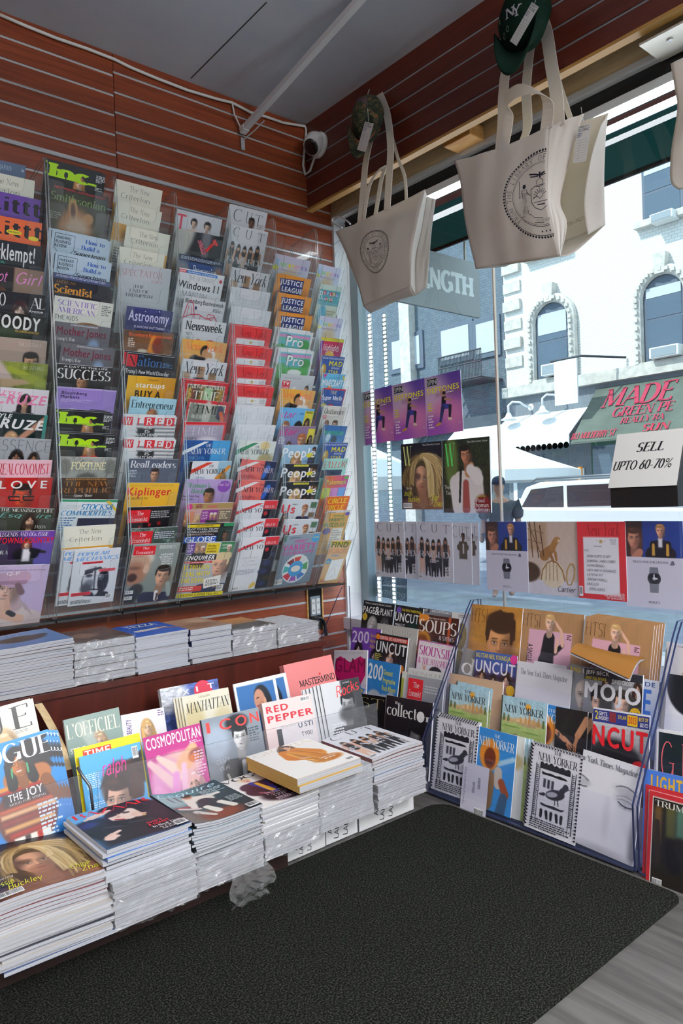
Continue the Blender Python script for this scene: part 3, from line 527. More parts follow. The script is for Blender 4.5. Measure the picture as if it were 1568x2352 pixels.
# ------------------------------------------------------------------ magazine artwork
DESIGNS = r'''
= slate|slate blue magazine showing only its upper edge
G 5c6c86 47566e
O .9 .08 .05 .05 9fb0c4
T b .1 .05 .5 .12 8fa2ba JAPAN
= crit|cream journal with large black serif title
G f0eedd eceadb
T q .3 .05 .74 .125 1c1c1c The New
T q .14 .165 .76 .24 1c1c1c Criterion
U .1 .4 .9 .5 333 4
R 0 .33 1 .6 e0a43a
U .1 .7 .9 .95 444 6
= ittpurple|purple magazine with bold black lower-case title
G 6c46a2 6340a0
T k .02 .04 1.02 .24 171420 kittt
U .1 .32 .4 .5 d9c8f0 4
= ittorange|orange magazine with bold black lower-case title
G f2703c ee6a38
T k .02 .04 1.02 .24 171420 kittt
O .5 .19 .14 .045 f1dc3a
O .86 .235 .1 .04 f1dc3a
T b .4 .18 .6 .2 222 MUSIC
U .1 .4 .6 .8 531 6
= klempt|navy magazine with condensed white exclamation title
G 0d1620 10202a
T b .04 .04 .88 .24 f4f4f4 verklempt!
U .2 .27 .4 .3 4ca 2
E .5 .7 .3 .3 1e4a50 .8
= hotgirl|tan magazine with pink neon script title
G 8d7263 b39a86
Q 0 0 .45 1 1a1014 .04
T im .04 .07 .34 .22 f08ad8 Hot
T im .5 .06 .98 .22 f59ae2 Girl
F .25 .4 .2 d9a582 5a3420 l .3
= viola|black magazine with a pale dark-haired face and white letters
G 0d0d14 15131c
N 9 .5 3 23243a
F .56 .25 .3 e8c6b4 33181c l 0 4 101014 9c1f30
T f .02 .03 .3 .2 f2f2f2 VIO
T f .74 .05 1 .2 f2f2f2 AL
T b .72 .22 .98 .26 f2f2f2 Avenue
= moody|black magazine with huge white capitals
G 0b0f0d 14201a
E .3 .4 .4 .2 2c3c1c .9
T x .02 .04 .9 .22 f6f6f4 MOODY
T b .45 .235 .9 .265 e0b83a THE GARDEN OF MOODY
= lateralbeige|beige photo magazine with a man's dark hair
G b39f92 a08a7c
F .74 .33 .36 c79a78 1a1310 s .4 -4 555
T t .5 .05 .9 .1 f6f2ee THE LATERALS
= lateralgreen|green and brown nature photo magazine
G 8a9440 6f7a30
N 7 .6 2 56621f 2 .4
K 0 .1 .2 .3 .3 .1 cbb7b0 .7
K .05 .33 .1 .7 .28 .04 bb9f7d .5
K .3 .1 .05 .9 .3 .1 9aa336 .9
T t .52 .05 .92 .1 f6f6ee THE LATERALS
= cruzepink|pale magazine with pink italic title and dark-haired model
G e9e4ea dcd6de
T ib .02 .05 .5 .09 ee7fb0 STYLE
T ix .0 .1 .98 .24 f08ab6 CRUZE
F .56 .2 .24 d7a98a 120c0c l 0 3 1c1a1e b0524a
= cruzedark|dark teal magazine with white italic title
G 102424 0c1a1c
F .42 .4 .28 d79f88 c99a74 l -.2 0 111 c0606a
K .6 .34 .05 .98 .05 .05 c08c74 .4
T ib .02 .02 .4 .08 f4f4f4 STYLE
T ix .0 .09 .98 .22 f4f4f4 CRUZE
R .94 0 1 .4 3a8a80
= essence|grey magazine with slate capitals above two women
G a8abb0 9a9da4
T t .0 .03 1 .2 4b5c66 ESSENCE
F .4 .3 .26 8a5a40 15100e l 0 0 2a2a30
F .72 .31 .22 a8714c 1d1512 l 0 0 3a2a30
= conomist|pink magazine with tall red serif capitals
G f4c2cf f0bccb
T f .0 .06 .96 .23 c22a3c REALCONOMIST
F .5 .55 .3 d9a080 221814 s
= love|red magazine with wide white capitals over a face
G b81f1c c42a20
F .45 .29 .44 d84a24 221210 s 0 0 6a1010 8a2018
Y 111 .03 .2,.3 .4,.3 .42,.36 .24,.36 .2,.3
Y 111 .03 .47,.3 .68,.3 .66,.36 .5,.36 .47,.3
T b .02 .05 .9 .17 f6f2f0 L O V E
= esquire|olive magazine with long-haired bearded man
G 3c3f34 2b2d26
F .58 .2 .26 c79c80 251a14 l .1 0 14140f 8a5a4c
K .52 .29 .05 .62 .29 .05 3a2a20 .6 .8
T f .02 .01 .98 .06 e8e6de THE MEANING OF LIFE
T im .02 .08 .42 .15 6fb0a6 Esq
T im .68 .08 .96 .15 6fb0a6 ire
T f .68 .27 .9 .32 d8d8d0 JASON
= country|violet magazine with a woman in a tuxedo
G 7040a0 4a68b8
E .2 .3 .3 .3 2c1a3a .8
T f .02 .02 .88 .08 f0eef4 LEGENDS AND OGs ISSUE
T b .0 .1 1 .19 e02030 TOWN&COUNTRY
F .52 .2 .17 e0b090 6a3020 l 0 0 121218 b03030
K .4 .36 .12 .64 .36 .12 121218 .2
Q .46 .28 .6 .48 ece8ee .04
K .62 .3 .05 .86 .34 .03 121218 .3
T f .02 .3 .2 .36 eee OR A
= qp|lilac magazine with a person in a pale cap and suit
G cdb8d8 c2abd0
K .2 .78 .34 .72 1 .4 d9c8c6 .15
K .46 .5 .1 .5 .62 .14 c0a4a8 .4
F .36 .36 .46 dcb09a 6a4a3a s -.5 4 - b87068
E .42 .22 .26 .12 c6a0b8 .15
K .2 .2 .11 .58 .19 .13 c2a0b6 .12
K .13 .27 .035 .62 .26 .04 a27c94 .25
K .5 .3 .05 .58 .42 .06 7a5a60 .5
K .28 .56 .05 .36 .74 .07 dcb09a .4
K .36 .54 .045 .4 .72 .06 d4a48e .4
K .3 .76 .08 .62 .84 .09 dcb09a .4
K .42 .73 .05 .5 .77 .05 3a3c42 .4
K .66 .6 .02 .9 .86 .02 b8a4a8 1
K .6 .56 .02 .72 .7 .02 b8a4a8 1
E .9 .95 .2 .2 cdbabb .6
K .05 .9 .1 .3 1 .1 c8b4b6 .6
T s .0 .065 .94 .085 3a3038 a magazine on the joys of life, art and design
T s .28 .1 .5 .15 f4eef4 Q-P
= inc|black business magazine with lime green masthead and woman
G 15171a 101214
Q 0 0 .2 1 8ec21e .01 .0
F .56 .2 .17 e6bb9c b07a4a l .1 -4 d23a30 b84a44
T H .02 .02 .86 .19 b4e61a Inc.
F .56 .2 .17 e6bb9c b07a4a l .1 -4 d23a30 b84a44
U .84 .04 1 .14 e8e8e8 5
U .84 .2 .98 .25 ccc 3
= smith|brown wildlife magazine with a fox's ears
G 2a2c20 5a4a30
N 10 .5 5 3a4428
E .5 .55 .3 .3 a8744a .5
E .43 .28 .08 .16 b98a5e .3 1 -10
E .43 .29 .04 .11 5a3c2c .5 1 -10
E .7 .36 .09 .08 b98a5e .3 1 25
E .52 .52 .2 .16 c0a890 .9
Q 0 0 1 .05 201a1a
T b .08 .015 .96 .04 d03030 FIRST FOODS: AUSTRALIA'S PAST
T g .04 .09 .98 .19 7f9a62 Smithsonian
U .06 .35 .26 .45 9a9a8a 4
= hbr|pale blue review with boxed black title
G c4d8ea b4cde4
T b .08 .06 .32 .1 18202a HARVARD
T b .07 .115 .32 .155 18202a BUSINESS
T b .06 .17 .26 .21 18202a REVIEW
Y 18202a .008 .05,.03 .38,.03 .38,.22 .3,.3 .14,.3 .05,.22 .05,.03
T G .56 .045 .9 .1 2b62b8 How to
T G .5 .13 .82 .185 2b62b8 Build a
T iG .38 .22 .94 .275 111a26 Superteam
F .5 .65 .3 cfa080 333 s
= amsci|navy science magazine with orange serif title
G 14121e 0e0e16
N 14 .4 4 2b2b4a
Q 0 0 1 .07 46507a
U .05 .015 .95 .05 c9cfe6 2
T t .06 .09 .4 .13 e2a040 AMERICAN.
T G .04 .15 .7 .26 e89a2c Scientist
= sciam|white science magazine with lilac capitals and handwriting
G efeee6 e6e4d6
T f .06 .04 .72 .115 8f74c4 SCIENTIFIC
T f .05 .14 .7 .215 8f74c4 AMERICAN
U .8 .05 .98 .2 777 6
T m .03 .25 .42 .31 222 THE KIDS
E .6 .36 .2 .04 8a5a2a .4
= mojo1|grey magazine with dark maroon title
G 6c6a70 5e5c62
E .72 .3 .1 .1 8fa6c8 .8
T b .28 .015 .76 .035 dddddd 50 YEARS OF FEARLESS JOURNALISM
T b .05 .06 .93 .17 6d1c32 Mother Jones
T f .03 .2 .38 .25 e8e6e6 Trump's War
= success|black magazine with white serif title behind a smiling man
G 201f20 161616
T f .02 .06 .98 .2 eeeeee SUCCESS
T b .12 .015 .9 .04 eee A DAY IN THE LIFE
F .46 .25 .26 b98058 1a1412 s 0 0 222 9a5548
= bbmarkets|lilac finance magazine with small dark title
G 9c82cc a78fd4
R 0 0 1 .02 b9a4dd
T b .08 .06 .5 .1 1c1830 Bloomberg
T b .07 .115 .38 .155 1c1830 Markets
U .08 .17 .6 .22 c4b4e0 3
W d8cfe8 .02,.34 .3,.3 .5,.34 .1,.4
W 2a2634 .5,.34 .6,.3 .9,.31 .8,.36
= fortune|grey illustrated magazine with ornate pale title
G a9aaa4 94968e
N 8 .45 6 6e706a
E .1 .15 .1 .12 7c7e78 .3
E .9 .15 .1 .12 7c7e78 .3
E .5 .34 .2 .1 60625c .5
T h .2 .08 .82 .185 efe9b6 FORTUNE
Y 555 .008 .02,.05 .12,.1 .14,.3
Y 555 .008 .98,.05 .88,.1 .86,.3
= newrep|dark brown magazine with bronze capitals
G 3a2414 20140e
N 6 .4 3 54341c
T f .08 .06 .92 .13 a06a2c THE NEW
T f .02 .155 .96 .235 a06a2c REPUBLIC
T f .28 .25 .62 .295 e9e4dc Home Alone
U .1 .01 .9 .045 b08a50 2
= stocks|white magazine with blue serif title and green top band
G e8eef0 e2eaee
R 0 .005 1 .04 2f9a6a
W e2c23a .78,.02 .86,.02 1,.14 1,.19
T t .1 .09 .36 .115 333 TECHNICAL
T t .06 .125 .34 .15 333 ANALYSIS OF
T iG .36 .075 .94 .16 2f86c0 STOCKS&
T iG .04 .175 .94 .25 2f86c0 COMMODITIES
R .34 .29 1 .7 20203c
U .03 .28 .3 .5 3a70b0 6
= popmech|white magazine with blue capitals and split statue
G dfe3e8 d6dae0
E .5 .58 .27 .27 23252b .12
K .34 .78 .08 .8 .84 .06 23252b .2
E .42 .55 .17 .25 c4c8ce .2
E .56 .56 .1 .28 d0d3d8 .2
E .7 .58 .12 .22 1c1e24 .3
K .3 .42 .03 .44 .4 .02 2a2c32 .6
E .38 .47 .07 .03 3a3c42 .7
K .5 .36 .02 .52 .74 .02 5a5e66 .7
E .4 .62 .12 .08 7a7e86 .8
E .34 .7 .12 .09 4c5058 .8
K .44 .72 .015 .62 .74 .015 2a2c32 .6
E .63 .5 .035 .03 8a8e96 .5
Y aab 0.008 .6,.46 .68,.46 .7,.52 .66,.56 .58,.54 .57,.48 .6,.46
K .3 .38 .03 .6 .34 .03 3a3c42 .8
T iG .06 .04 .76 .1 6ba4dc POPULAR
T iG .03 .125 .98 .19 6ba4dc MECHANICS
R .2 .212 .64 .25 d8353f
T f .24 .218 .6 .246 402020 Impossible
R .58 .36 .94 .41 e2606a
T f .62 .37 .9 .4 602020 Unofficial
R .04 .76 .46 .82 d8353f
T f .08 .77 .42 .81 402020 Inevitable?
U .05 .9 .5 .97 444 4
B .8 .84 .94 .93
= spectator|plastic-wrapped pale magazine with thin red capitals
G c9ccd2 c0c4ca
T q .04 .07 .84 .16 b8404c SPECTATOR
T q .62 .19 .84 .225 b8404c WORLD
T f .3 .28 .5 .325 30343c THE
T f .22 .345 .6 .39 30343c END OF
T f .14 .41 .68 .455 30343c TRUMPISM
= astro|starry indigo magazine with pale lilac title
G 2c2f66 1f2350
N 12 .45 8 4a5090
E .2 .2 .01 .01 fff .8
E .4 .05 .008 .008 fff .8
E .7 .03 .008 .008 fff .8
T b .06 .05 .93 .2 d8d4f2 Astronomy
T b .2 .27 .86 .305 d8d4f2 IS ANYONE OUT THERE?
= bbweek|brown magazine with orange title and a horse
G 6a4428 a0652c
N 6 .5 2 4a3420
K .6 .1 .06 .58 .28 .08 d9882c .5
E .68 .2 .1 .12 7a2c18 .5
T b .1 .035 .96 .085 e8632c Bloomberg Businessweek
U .1 .12 .24 .26 e6d8c8 5
E .4 .3 .1 .03 d8d2c0 .8
= nation|black magazine with red box letter
G 10131c 0c0e16
R 0 .02 .2 .2 cf2230
T f .03 .04 .19 .18 150c10 N
T g .22 .04 .74 .18 3a6aa6 ation
T f .22 .02 .34 .05 3a6aa6 THE
T b .0 .24 .92 .3 eeeeee Trump's New World Disorder
U .76 .1 .98 .18 5a86b8 4
= startups|gold magazine with white lower-case title
G e8b42a c98a18 1
T f .42 .03 .64 .06 6a3c10 Entrepreneur
T b .18 .09 .78 .17 faf6ea startups
T x .18 .22 .72 .33 1a140c BUY A
= entre|pale blue magazine with serif title behind a bald man
G a8d4e4 98c8dc
T f .04 .05 .96 .17 20303c Entrepreneur
F .5 .29 .3 a8704c 4a3020 b 0 0 eee
= wired|white lined magazine with red boxed letter squares
G e6e6e8 dedee0
Q .25 .12 1 .15 8a8a90
Q .25 .18 1 .21 8a8a90
Q .25 .24 1 .27 8a8a90
Q .25 .3 1 .33 8a8a90
Q .28 .2 .6 .34 222 .02
R .0 .02 .17 .15 d2303c
R .38 .02 .58 .15 d2303c
R .76 .02 .96 .15 d2303c
T h .02 .035 .15 .135 f4f4f4 W
T h .25 .035 .3 .135 d2303c I
T h .42 .035 .54 .135 f4f4f4 R
T h .62 .035 .72 .135 d2303c E
T h .8 .035 .92 .135 f4f4f4 D
T h .38 .155 .54 .2 f2f2f2 ICE
T h .41 .215 .51 .26 f2f2f2 IS
T h .24 .275 .66 .32 f2f2f2 WATCHING
= leaders|slate magazine with white serif title above a smiling man
G 50586a 8892a6
T f .04 .03 .95 .14 eef0f4 RealLeaders
F .54 .25 .22 d09a78 2a201c s .2 0 2a3040 9a5048
U .04 .18 .2 .3 c8d0dc 5
= kip|yellow magazine with large red title
G ecb93a e2a82c
T t .06 .03 .9 .055 6a4a10 UPDATES ON OUR 25 FAVORITE MUTUAL FUNDS
T b .02 .075 .86 .2 d0332c Kiplinger
T b .02 .235 .08 .29 c02c24 7
T b .12 .235 .42 .265 40300c SECRETS TO
= econdark|near-black magazine with red title box
G 17161a 0f0e12
E .5 .3 .03 .03 b02020 .9
E .7 .28 .04 .03 8a1818 .9
E .3 .34 .03 .03 902020 .9
R .02 .05 .48 .26 d4242e
T g .2 .075 .34 .135 f2eeee The
T g .07 .165 .44 .235 f2eeee Economist
U .5 .07 .9 .2 bbb 4
= econgreen|dark green magazine with red title box
G 40504a 2c3a36
N 5 .5 2 8aa89a
K .3 .2 .08 .4 .33 .06 d8e4de .5
R .0 .05 .46 .26 d4242e
T g .18 .075 .32 .135 f2eeee The
T g .05 .165 .42 .235 f2eeee Economist
U .5 .07 .95 .2 ccd 4
= econface|grey-green magazine with red title box and man in suit
G 8c9793 77847f
E .24 .24 .24 .12 dcd8cc .6
E .2 .36 .24 .22 c09c84 .5
E .14 .5 .24 .2 a8765c .6
E .36 .42 .06 .08 d0b098 .7
E .12 .4 .12 .03 7a5040 1
E .1 .56 .1 .07 3a1c18 .6
K .24 .78 .14 .1 .95 .16 2a3038 .5
F .74 .56 .42 d3a083 1a1614 s .1 4 262a46 a0604e
K .68 .84 .04 .7 .96 .05 e4e5e8 .3
Q .69 .86 .73 .99 4a2a34 .02
K .9 .7 .05 .97 .9 .05 9aa6a4 1
R .03 .03 .48 .18 d4242e
T g .2 .045 .34 .085 f4f0f0 The
T g .09 .108 .44 .158 f4f0f0 Economist
U .56 .03 .95 .09 e0e4e2 4
T b .62 .17 .9 .2 f0f2f2 NEVER
T b .6 .21 .9 .24 f0f2f2 INTERRUPT
T b .62 .25 .9 .28 f0f2f2 YOUR ENEMY
T b .66 .29 .9 .32 f0f2f2 MAKING A
T b .66 .33 .9 .36 f0f2f2 MISTAKE
B .02 .78 .18 .84
B .02 .88 .18 .94
= tee|white fashion magazine with two dark-haired figures and red letter
G d3d4da c8c9d0
Q 0 0 1 .015 1a1a20
F .4 .17 .14 d8b8a4 18161a k 0 0 d8cabc
F .7 .18 .15 d8b8a4 18161a k 0 0 4a4c54
K .4 .33 .1 .4 .5 .12 d6c6b8 .3
R .03 .075 .22 .105 d03048
R .1 .1 .145 .3 d03048
T t .08 .03 .3 .05 777 Culture
= teeblack|black angular magazine with tilted red letter
G 1e1e22 141416
E .1 .15 .24 .5 b4b4ac .5 1 20
E .65 .1 .1 .3 6a6a70 1
W d83028 .82,.05 .92,.13 .88,.16 .84,.13 .66,.3 .62,.27 .8,.1 .78,.09
W c86878 .46,.12 .54,.11 .7,.3 .6,.32
X .42 .17 .74 .23 18141a 55 ALL THAT
= progress|navy magazine with white serif title
G 2a4478 1f3868
Q 0 0 1 .09 141c30
U .05 .02 .95 .07 b8c4dc 3
T g .18 .2 .32 .25 e8ecf4 The
T g .34 .13 .86 .26 e8ecf4 Progressive
E .1 .3 .2 .2 7a7e88 .6
E .9 .3 .12 .2 8a6858 .6
= windows|white computing manual with heavy black title
G e8eaee e0e4ea
R .0 .015 .16 .06 cf3040
T b .02 .025 .14 .05 fff NEW
R .16 .015 .84 .06 3a7cc4
T b .2 .025 .8 .05 f0f4fa For Windows 11 & Copilot AI
T t .22 .09 .78 .15 2a2c30 THE ULTIMATE
T b .02 .18 .92 .29 17181c Windows 11
T t .14 .33 .72 .42 2a2c30 MANUAL
O .93 .1 .035 .035 c84050
U .04 .46 .9 .6 667 5
= coaster|white magazine with a red rollercoaster drawing
G d8d9de d0d2d8
T b .04 .03 .96 .1 1a1b20 Bloomberg Businessweek
Y c8304c .02 .05,.33 .1,.12 .16,.05 .24,.12 .3,.3
Y c8304c .02 .0,.36 .2,.28 .4,.26 .6,.32 .8,.26 .72,.33 .6,.3 .62,.24 .76,.24 .86,.34
Y c8304c .012 .12,.33 .14,.14
Y c8304c .012 .22,.3 .2,.14
Y c8304c .012 .3,.33 .3,.28
Y c8304c .012 .44,.36 .44,.28
R .28 .14 .33 .19 2a3454
U .72 .14 .94 .2 667 3
= newsweek|white news magazine with black slab title
G dddee2 d4d6da
T h .08 .04 .94 .17 15161a Newsweek
T m .12 .21 .25 .26 222 NOT
T m .13 .28 .22 .32 222 SO
W c0303c .3,.34 .4,.3 .5,.33 .7,.3 .9,.34 .6,.36
= kiss|orange magazine with a kissing couple and pale script title
G e8a83c d9a06a
Q .7 0 1 1 d8a678 .4
T if .06 .03 .94 .16 f0804a New York
E .53 .17 .1 .1 16130f .2
E .66 .22 .11 .11 ece6e0 .2
E .54 .22 .07 .09 c08a5c .25
E .64 .26 .08 .09 c99468 .25
K .36 .36 .16 .5 .34 .1 16161c .2
K .66 .36 .12 .8 .36 .12 e8e4e2 .2
K .3 .4 .08 .7 .4 .08 40407a .2
= bags|white magazine with paper-bag heads and thin black title
G d9dadf d0d1d7
T if .04 .04 .96 .22 303138 New York
T t .36 .01 .66 .025 c05060 THE MOST CLOSELY HELD
Q .36 .1 .52 .28 a98462 .012
Q .62 .18 .8 .32 a07c5c .012
Q .04 .2 .22 .33 b4947a .012
K .34 .36 .1 .5 .36 .1 2a3050 .2
K .68 .38 .08 .78 .38 .08 1a1a1e .2
T m .39 .14 .49 .17 5a4028 DON'T
T m .4 .19 .48 .22 5a4028 BUY
T m .65 .22 .77 .25 5a4028 WORK
= timeworld|red-bordered magazine with a gilded room
G c8242e c0202a
Q .07 .06 .93 .97 ece8e0 .004
Q .085 .07 .915 .96 4a4028 .004
Q .1 .12 .2 .34 d0a848 .05
Q .36 .1 .46 .36 8a6a2c .05
Q .46 .1 .66 .4 a8d0a0 .05
Q .2 .12 .26 .36 7a2a2a .05
Q .75 .1 .9 .4 b08838 .05
N 12 .35 4 2a2010
T f .12 .07 .88 .12 eeeae0 TRUMP'S WORLD
T g .22 .16 .82 .32 e6e4d4 TIME
= timerocket|red-bordered magazine with a grey statue
G c8242e c0202a
Q .06 .06 .93 .97 ece8e0 .004
Q .075 .07 .915 .96 8c9084 .004
N 9 .45 4 5a6058
E .5 .22 .1 .22 c4c4ba .5
K .8 .12 .07 .84 .24 .1 3a3e58 .3
K .84 .2 .05 .9 .3 .05 c85a2c .3
T g .18 .09 .8 .22 1c201e TIME
T if .14 .25 .52 .31 e8e8e2 ROCKET
= timelilac|red-bordered lilac magazine with pale capitals
G c8242e c0202a
Q .05 .05 .95 .97 e8e4e8 .004
Q .065 .06 .935 .96 a8a0b4 .004
T g .16 .08 .8 .21 c8c2d0 TIME
T f .04 .25 .34 .3 333038 TRUMP'S
E .6 .4 .3 .15 e2dce4 .6
= nyerblue|blue split magazine with white capitals
G 1c4f94 1a4a8c
Q .6 0 1 1 4aa0d8 .02
T f .46 .06 .58 .11 e8eef6 THE
T f .14 .135 .92 .225 e8eef6 NEW YORKER
W e8eef4 .0,.18 .42,.02 .52,.02 .0,.25
T f .14 .27 .48 .32 6ab4e4 THE MAN
T f .08 .34 .52 .39 6ab4e4 WHO BROKE
= nyerspy|white weekly with black capitals, red slash and autumn art
G e2e5ea dde0e6
Q .68 0 1 1 9ac0d4 .03
K .7 .3 .05 .95 .1 .04 d88a30 .4
E .85 .4 .1 .2 8a6a40 .6
W d0402c .0,.16 .4,.02 .55,.02 .0,.24
R 0 0 .06 .4 1a1a22
T f .46 .06 .58 .1 20242c THE
T f .12 .13 .88 .215 20242c NEW YORKER
T f .18 .26 .42 .31 5a78b4 SPYING
T f .16 .34 .5 .39 5a78b4 ON IRAN'S
= woman|lilac weekly with green serif title and smiling woman
G b8a0d0 a88ac4
T iG .06 .06 .54 .14 4a9a6a Woman's
T iG .16 .16 .46 .24 4a9a6a World
O .84 .12 .14 .12 8a4ab0
T im .72 .06 .94 .11 e6c8e8 Real Talk
F .54 .29 .28 b07850 1c1412 u 0 0 503a70 a04048
T b .0 .27 .34 .3 2a2038 Beat Brain Fog
T b .0 .325 .24 .355 2a2038 & Lose Fat
= closer|pink and tan celebrity weekly packed with small photos
G c9a2a0 c0a8a0
Q 0 .0 1 .1 a88c58 .01
Q 0 .14 .2 .4 d88a6a .01
F .05 .28 .14 e0b090 c06030 l
F .27 .28 .14 e0b090 d0b080 l
Q .34 .12 .7 .34 8a3a8a .01
F .56 .22 .1 d0a080 e8e4e0 s
F .64 .22 .1 d0a080 e8e4e0 s
Q .7 .12 1 .34 7a6a58 .01
T ib .44 .03 .66 .08 d8306a closer
O .06 .06 .07 .06 c83a80
T b .36 .15 .48 .18 f0e4f0 SECRETS
T b .36 .2 .48 .23 f0e4f0 OF THE
T b .36 .25 .48 .28 f0e4f0 LOST
U .2 .02 .42 .09 8a2a50 3
U .74 .15 .96 .3 e8d8b0 4
= globe|black and yellow tabloid with blue slab title
G 17181c 20242c
Q .7 .08 1 .5 2a3a34 .01
F .86 .22 .17 8a5a40 1a1412 s 0 0 304a80
E .45 .36 .13 .08 d9b09c .2
R .02 .02 .7 .07 e0c828
T b .2 .03 .58 .055 22201a NEW BOMBSHELL
R .78 .0 1 .06 2f8a58
T b .04 .085 .68 .115 f0f0f0 PLOT TO KILL TRUMP
T b .04 .13 .68 .16 f0f0f0 AT MAR-A-LAGO EXPOSED
U .04 .18 .66 .21 d0b0a0 2
R .0 .225 .68 .34 2c58b4
T h .02 .235 .66 .325 f0f2f6 GLOBE
= enquirer|yellow tabloid with huge headline and a man in a suit
G c8cace a0a8b4
Q 0 0 .16 .2 6a4a9a .006
Q .16 0 .4 .2 9a8470 .006
F .22 .11 .1 d9a888 8a6a4a s
F .33 .11 .1 d0a080 e0d8d0 s
Q .4 .02 .68 .2 e0c828 .004
Q .7 0 1 .2 3a7a50 .006
F .9 .11 .13 d9b09a e0d8d0 s
F .78 .42 .46 dba68c d9c49a s -.2 2 2a3454 b8705c
K .62 .26 .06 .92 .25 .08 d8c498 .4
U .02 .04 .14 .18 e8e0f0 5
T b .43 .05 .6 .08 20201a SPILLING
T b .43 .1 .62 .13 20201a HIS GUTS
T b .43 .15 .62 .18 20201a IN BERLIN
T b .73 .04 .88 .07 e8e8e0 SUMMER
T b .73 .09 .86 .12 e8e8e0 LOVE
Q 0 .22 .66 .32 23242a .006
T ix .02 .235 .62 .305 f4f4f4 ENQUIRER
R 0 .335 .6 .37 d03c38
T b .03 .343 .54 .363 f0e8e4 Iran's 10-Point Peace Plan
T x .02 .4 .56 .48 e6d22a $1 TRILLION
T x .02 .52 .6 .6 e6d22a DEAL WITH
T x .02 .64 .52 .72 e6d22a THE DEVIL
W ecece8 .5,.66 .86,.6 .88,.78 .54,.84
U .56 .68 .84 .8 555 5
R .0 .78 .5 .88 c83c38
U .04 .8 .46 .87 f4e8e4 2
R .0 .91 1 .98 e6d22a
T b .04 .925 .9 .965 20201a EXPLOSIVE SUMMER TELL-ALL
B .82 .78 .97 .9
= cutman|white fashion magazine with man in suit
G d5d7dc ced0d6
T q .14 .05 .34 .24 1e1f24 C
T q .46 .06 .62 .24 1e1f24 U
T q .7 .07 .88 .24 1e1f24 T
F .62 .22 .2 6a4632 140f0c s 0 0 544a3c 7a4a40
K .46 .4 .12 .76 .4 .12 564c40 .2
Q .6 .34 .66 .5 d8d4d0 .02
U .78 .22 .94 .3 999 3
= cutgroup|white fashion magazine with long-haired group
G d8dae0 d2d4da
P .13 .27 .62 d0a088 1c1614 2a2a30 d6b09a 0 .06
P .3 .3 .62 d8ac92 241a16 222226 2a2a2e 0 .07
P .46 .31 .62 cfa084 1a1412 c8b0a0 1c1c20 0 .06
P .62 .3 .62 c8987c 201614 2a2a2e 222226 0 .07
P .8 .27 .64 a87858 181210 3a3430 1c1c1e 0 .06
T q .1 .03 .26 .17 1e1f24 C
T q .42 .04 .58 .18 1e1f24 U
T q .74 .05 .92 .19 1e1f24 T
T f .04 .5 .9 .6 c8c8d0 RAISED
U .36 .64 .62 .7 e8e8ec 3
U .78 .74 .94 .94 eee 8
B .03 .92 .14 .97
= nymwhite|white magazine with faint embossed script title
G e2e4e9 d9dce2
T if .08 .04 .94 .24 d0d3da New York
U .42 .38 .58 .43 999 2
R .03 .24 .97 .244 cfd2da
= nymred|red magazine with a white memo card
G d93234 cf2c30
T if .18 .03 .9 .18 a81c22 New York
Q .12 .2 .86 .93 e9e9ec .006
Y b8a060 .006 .45,.25 .4,.24
Y b8a060 .006 .55,.25 .6,.24
O .5 .255 .035 .035 c9b070
U .36 .31 .62 .33 99a 1
T m .68 .225 .82 .24 333 THEY'RE
T m .69 .25 .82 .265 333 ALL GUILTY
T m .7 .275 .82 .29 333 AS HELL!
T m .14 .36 .26 .385 222 TO DO...
T m .2 .43 .7 .46 222 ADAM SHIFTY SCHIFF
T m .2 .49 .8 .52 222 SLIMEBALL JAMES COMEY
T m .2 .55 .56 .58 222 ALVIN BRAGG
T m .2 .61 .8 .64 222 JACK SMITH DERANGED
T m .2 .67 .52 .7 222 LETITIA ???
T m .2 .73 .62 .76 222 JEROME POWELL
T m .2 .79 .44 .82 222 MUELLER
T m .24 .85 .56 .885 222 (DEAD-GOOD!)
T h .72 .9 .96 .92 f0d8d8 INSIDE
T h .54 .925 .96 .95 f4e4e4 THE DEPARTMENT
T h .6 .957 .96 .98 f4e4e4 OF VENGEANCE
B .02 .84 .1 .97
= nyergreen|white weekly with black capitals and green slash
G e4e8e2 e0e4de
E .72 .08 .12 .08 e0c890 .7
E .8 .32 .2 .1 b8a878 .7
W 3f8a64 .0,.16 .4,.03 .54,.03 .0,.25
T f .46 .08 .58 .12 20242c THE
T f .08 .15 .86 .235 20242c NEW YORKER
T f .12 .29 .4 .35 b04a4c MY A.I.
= nyerpink|coral weekly with white slash and dark side art
G dc6c66 d86860
Q .68 0 1 1 1f2c4c .02
K .72 .3 .05 .8 .12 .06 3a6ac0 .6
R 0 0 .05 .4 16161e
W e6e2e4 .0,.16 .4,.03 .54,.03 .0,.24
T f .56 .06 .68 .1 20202a THE
T f .18 .13 .66 .215 20202a NEW YO
T f .7 .13 .96 .215 d8c8d0 RKER
T f .14 .28 .52 .33 7a2a44 CRASHING
T f .14 .36 .52 .4 7a2a44 FOR CASH
= nyerred|white weekly with red corner band and dark crowd art
G e0e2e8 dcdee4
Q .64 .0 1 .16 d23840 .01
Q .66 .16 1 1 20212a .015
E .74 .24 .05 .04 b03038 .6
E .9 .34 .06 .04 303a5a .6
E .82 .5 .1 .06 30385c .6
E .76 .66 .12 .05 2c345a .6
E .9 .8 .1 .05 3a3420 .6
E .8 .9 .1 .05 2c345a .6
W d23840 .0,.2 .5,.05 .64,.05 .0,.26
T f .54 .085 .64 .115 20242c THE
T f .12 .14 .62 .22 20242c NEW YO
T f .68 .09 .94 .14 e6c8cc RKER
T q .16 .36 .58 .39 8a6a80 UNMASKING
T q .24 .43 .48 .46 8a6a80 SAM
T q .18 .5 .56 .53 8a6a80 ALTMAN
U .1 .6 .6 .7 99a 4
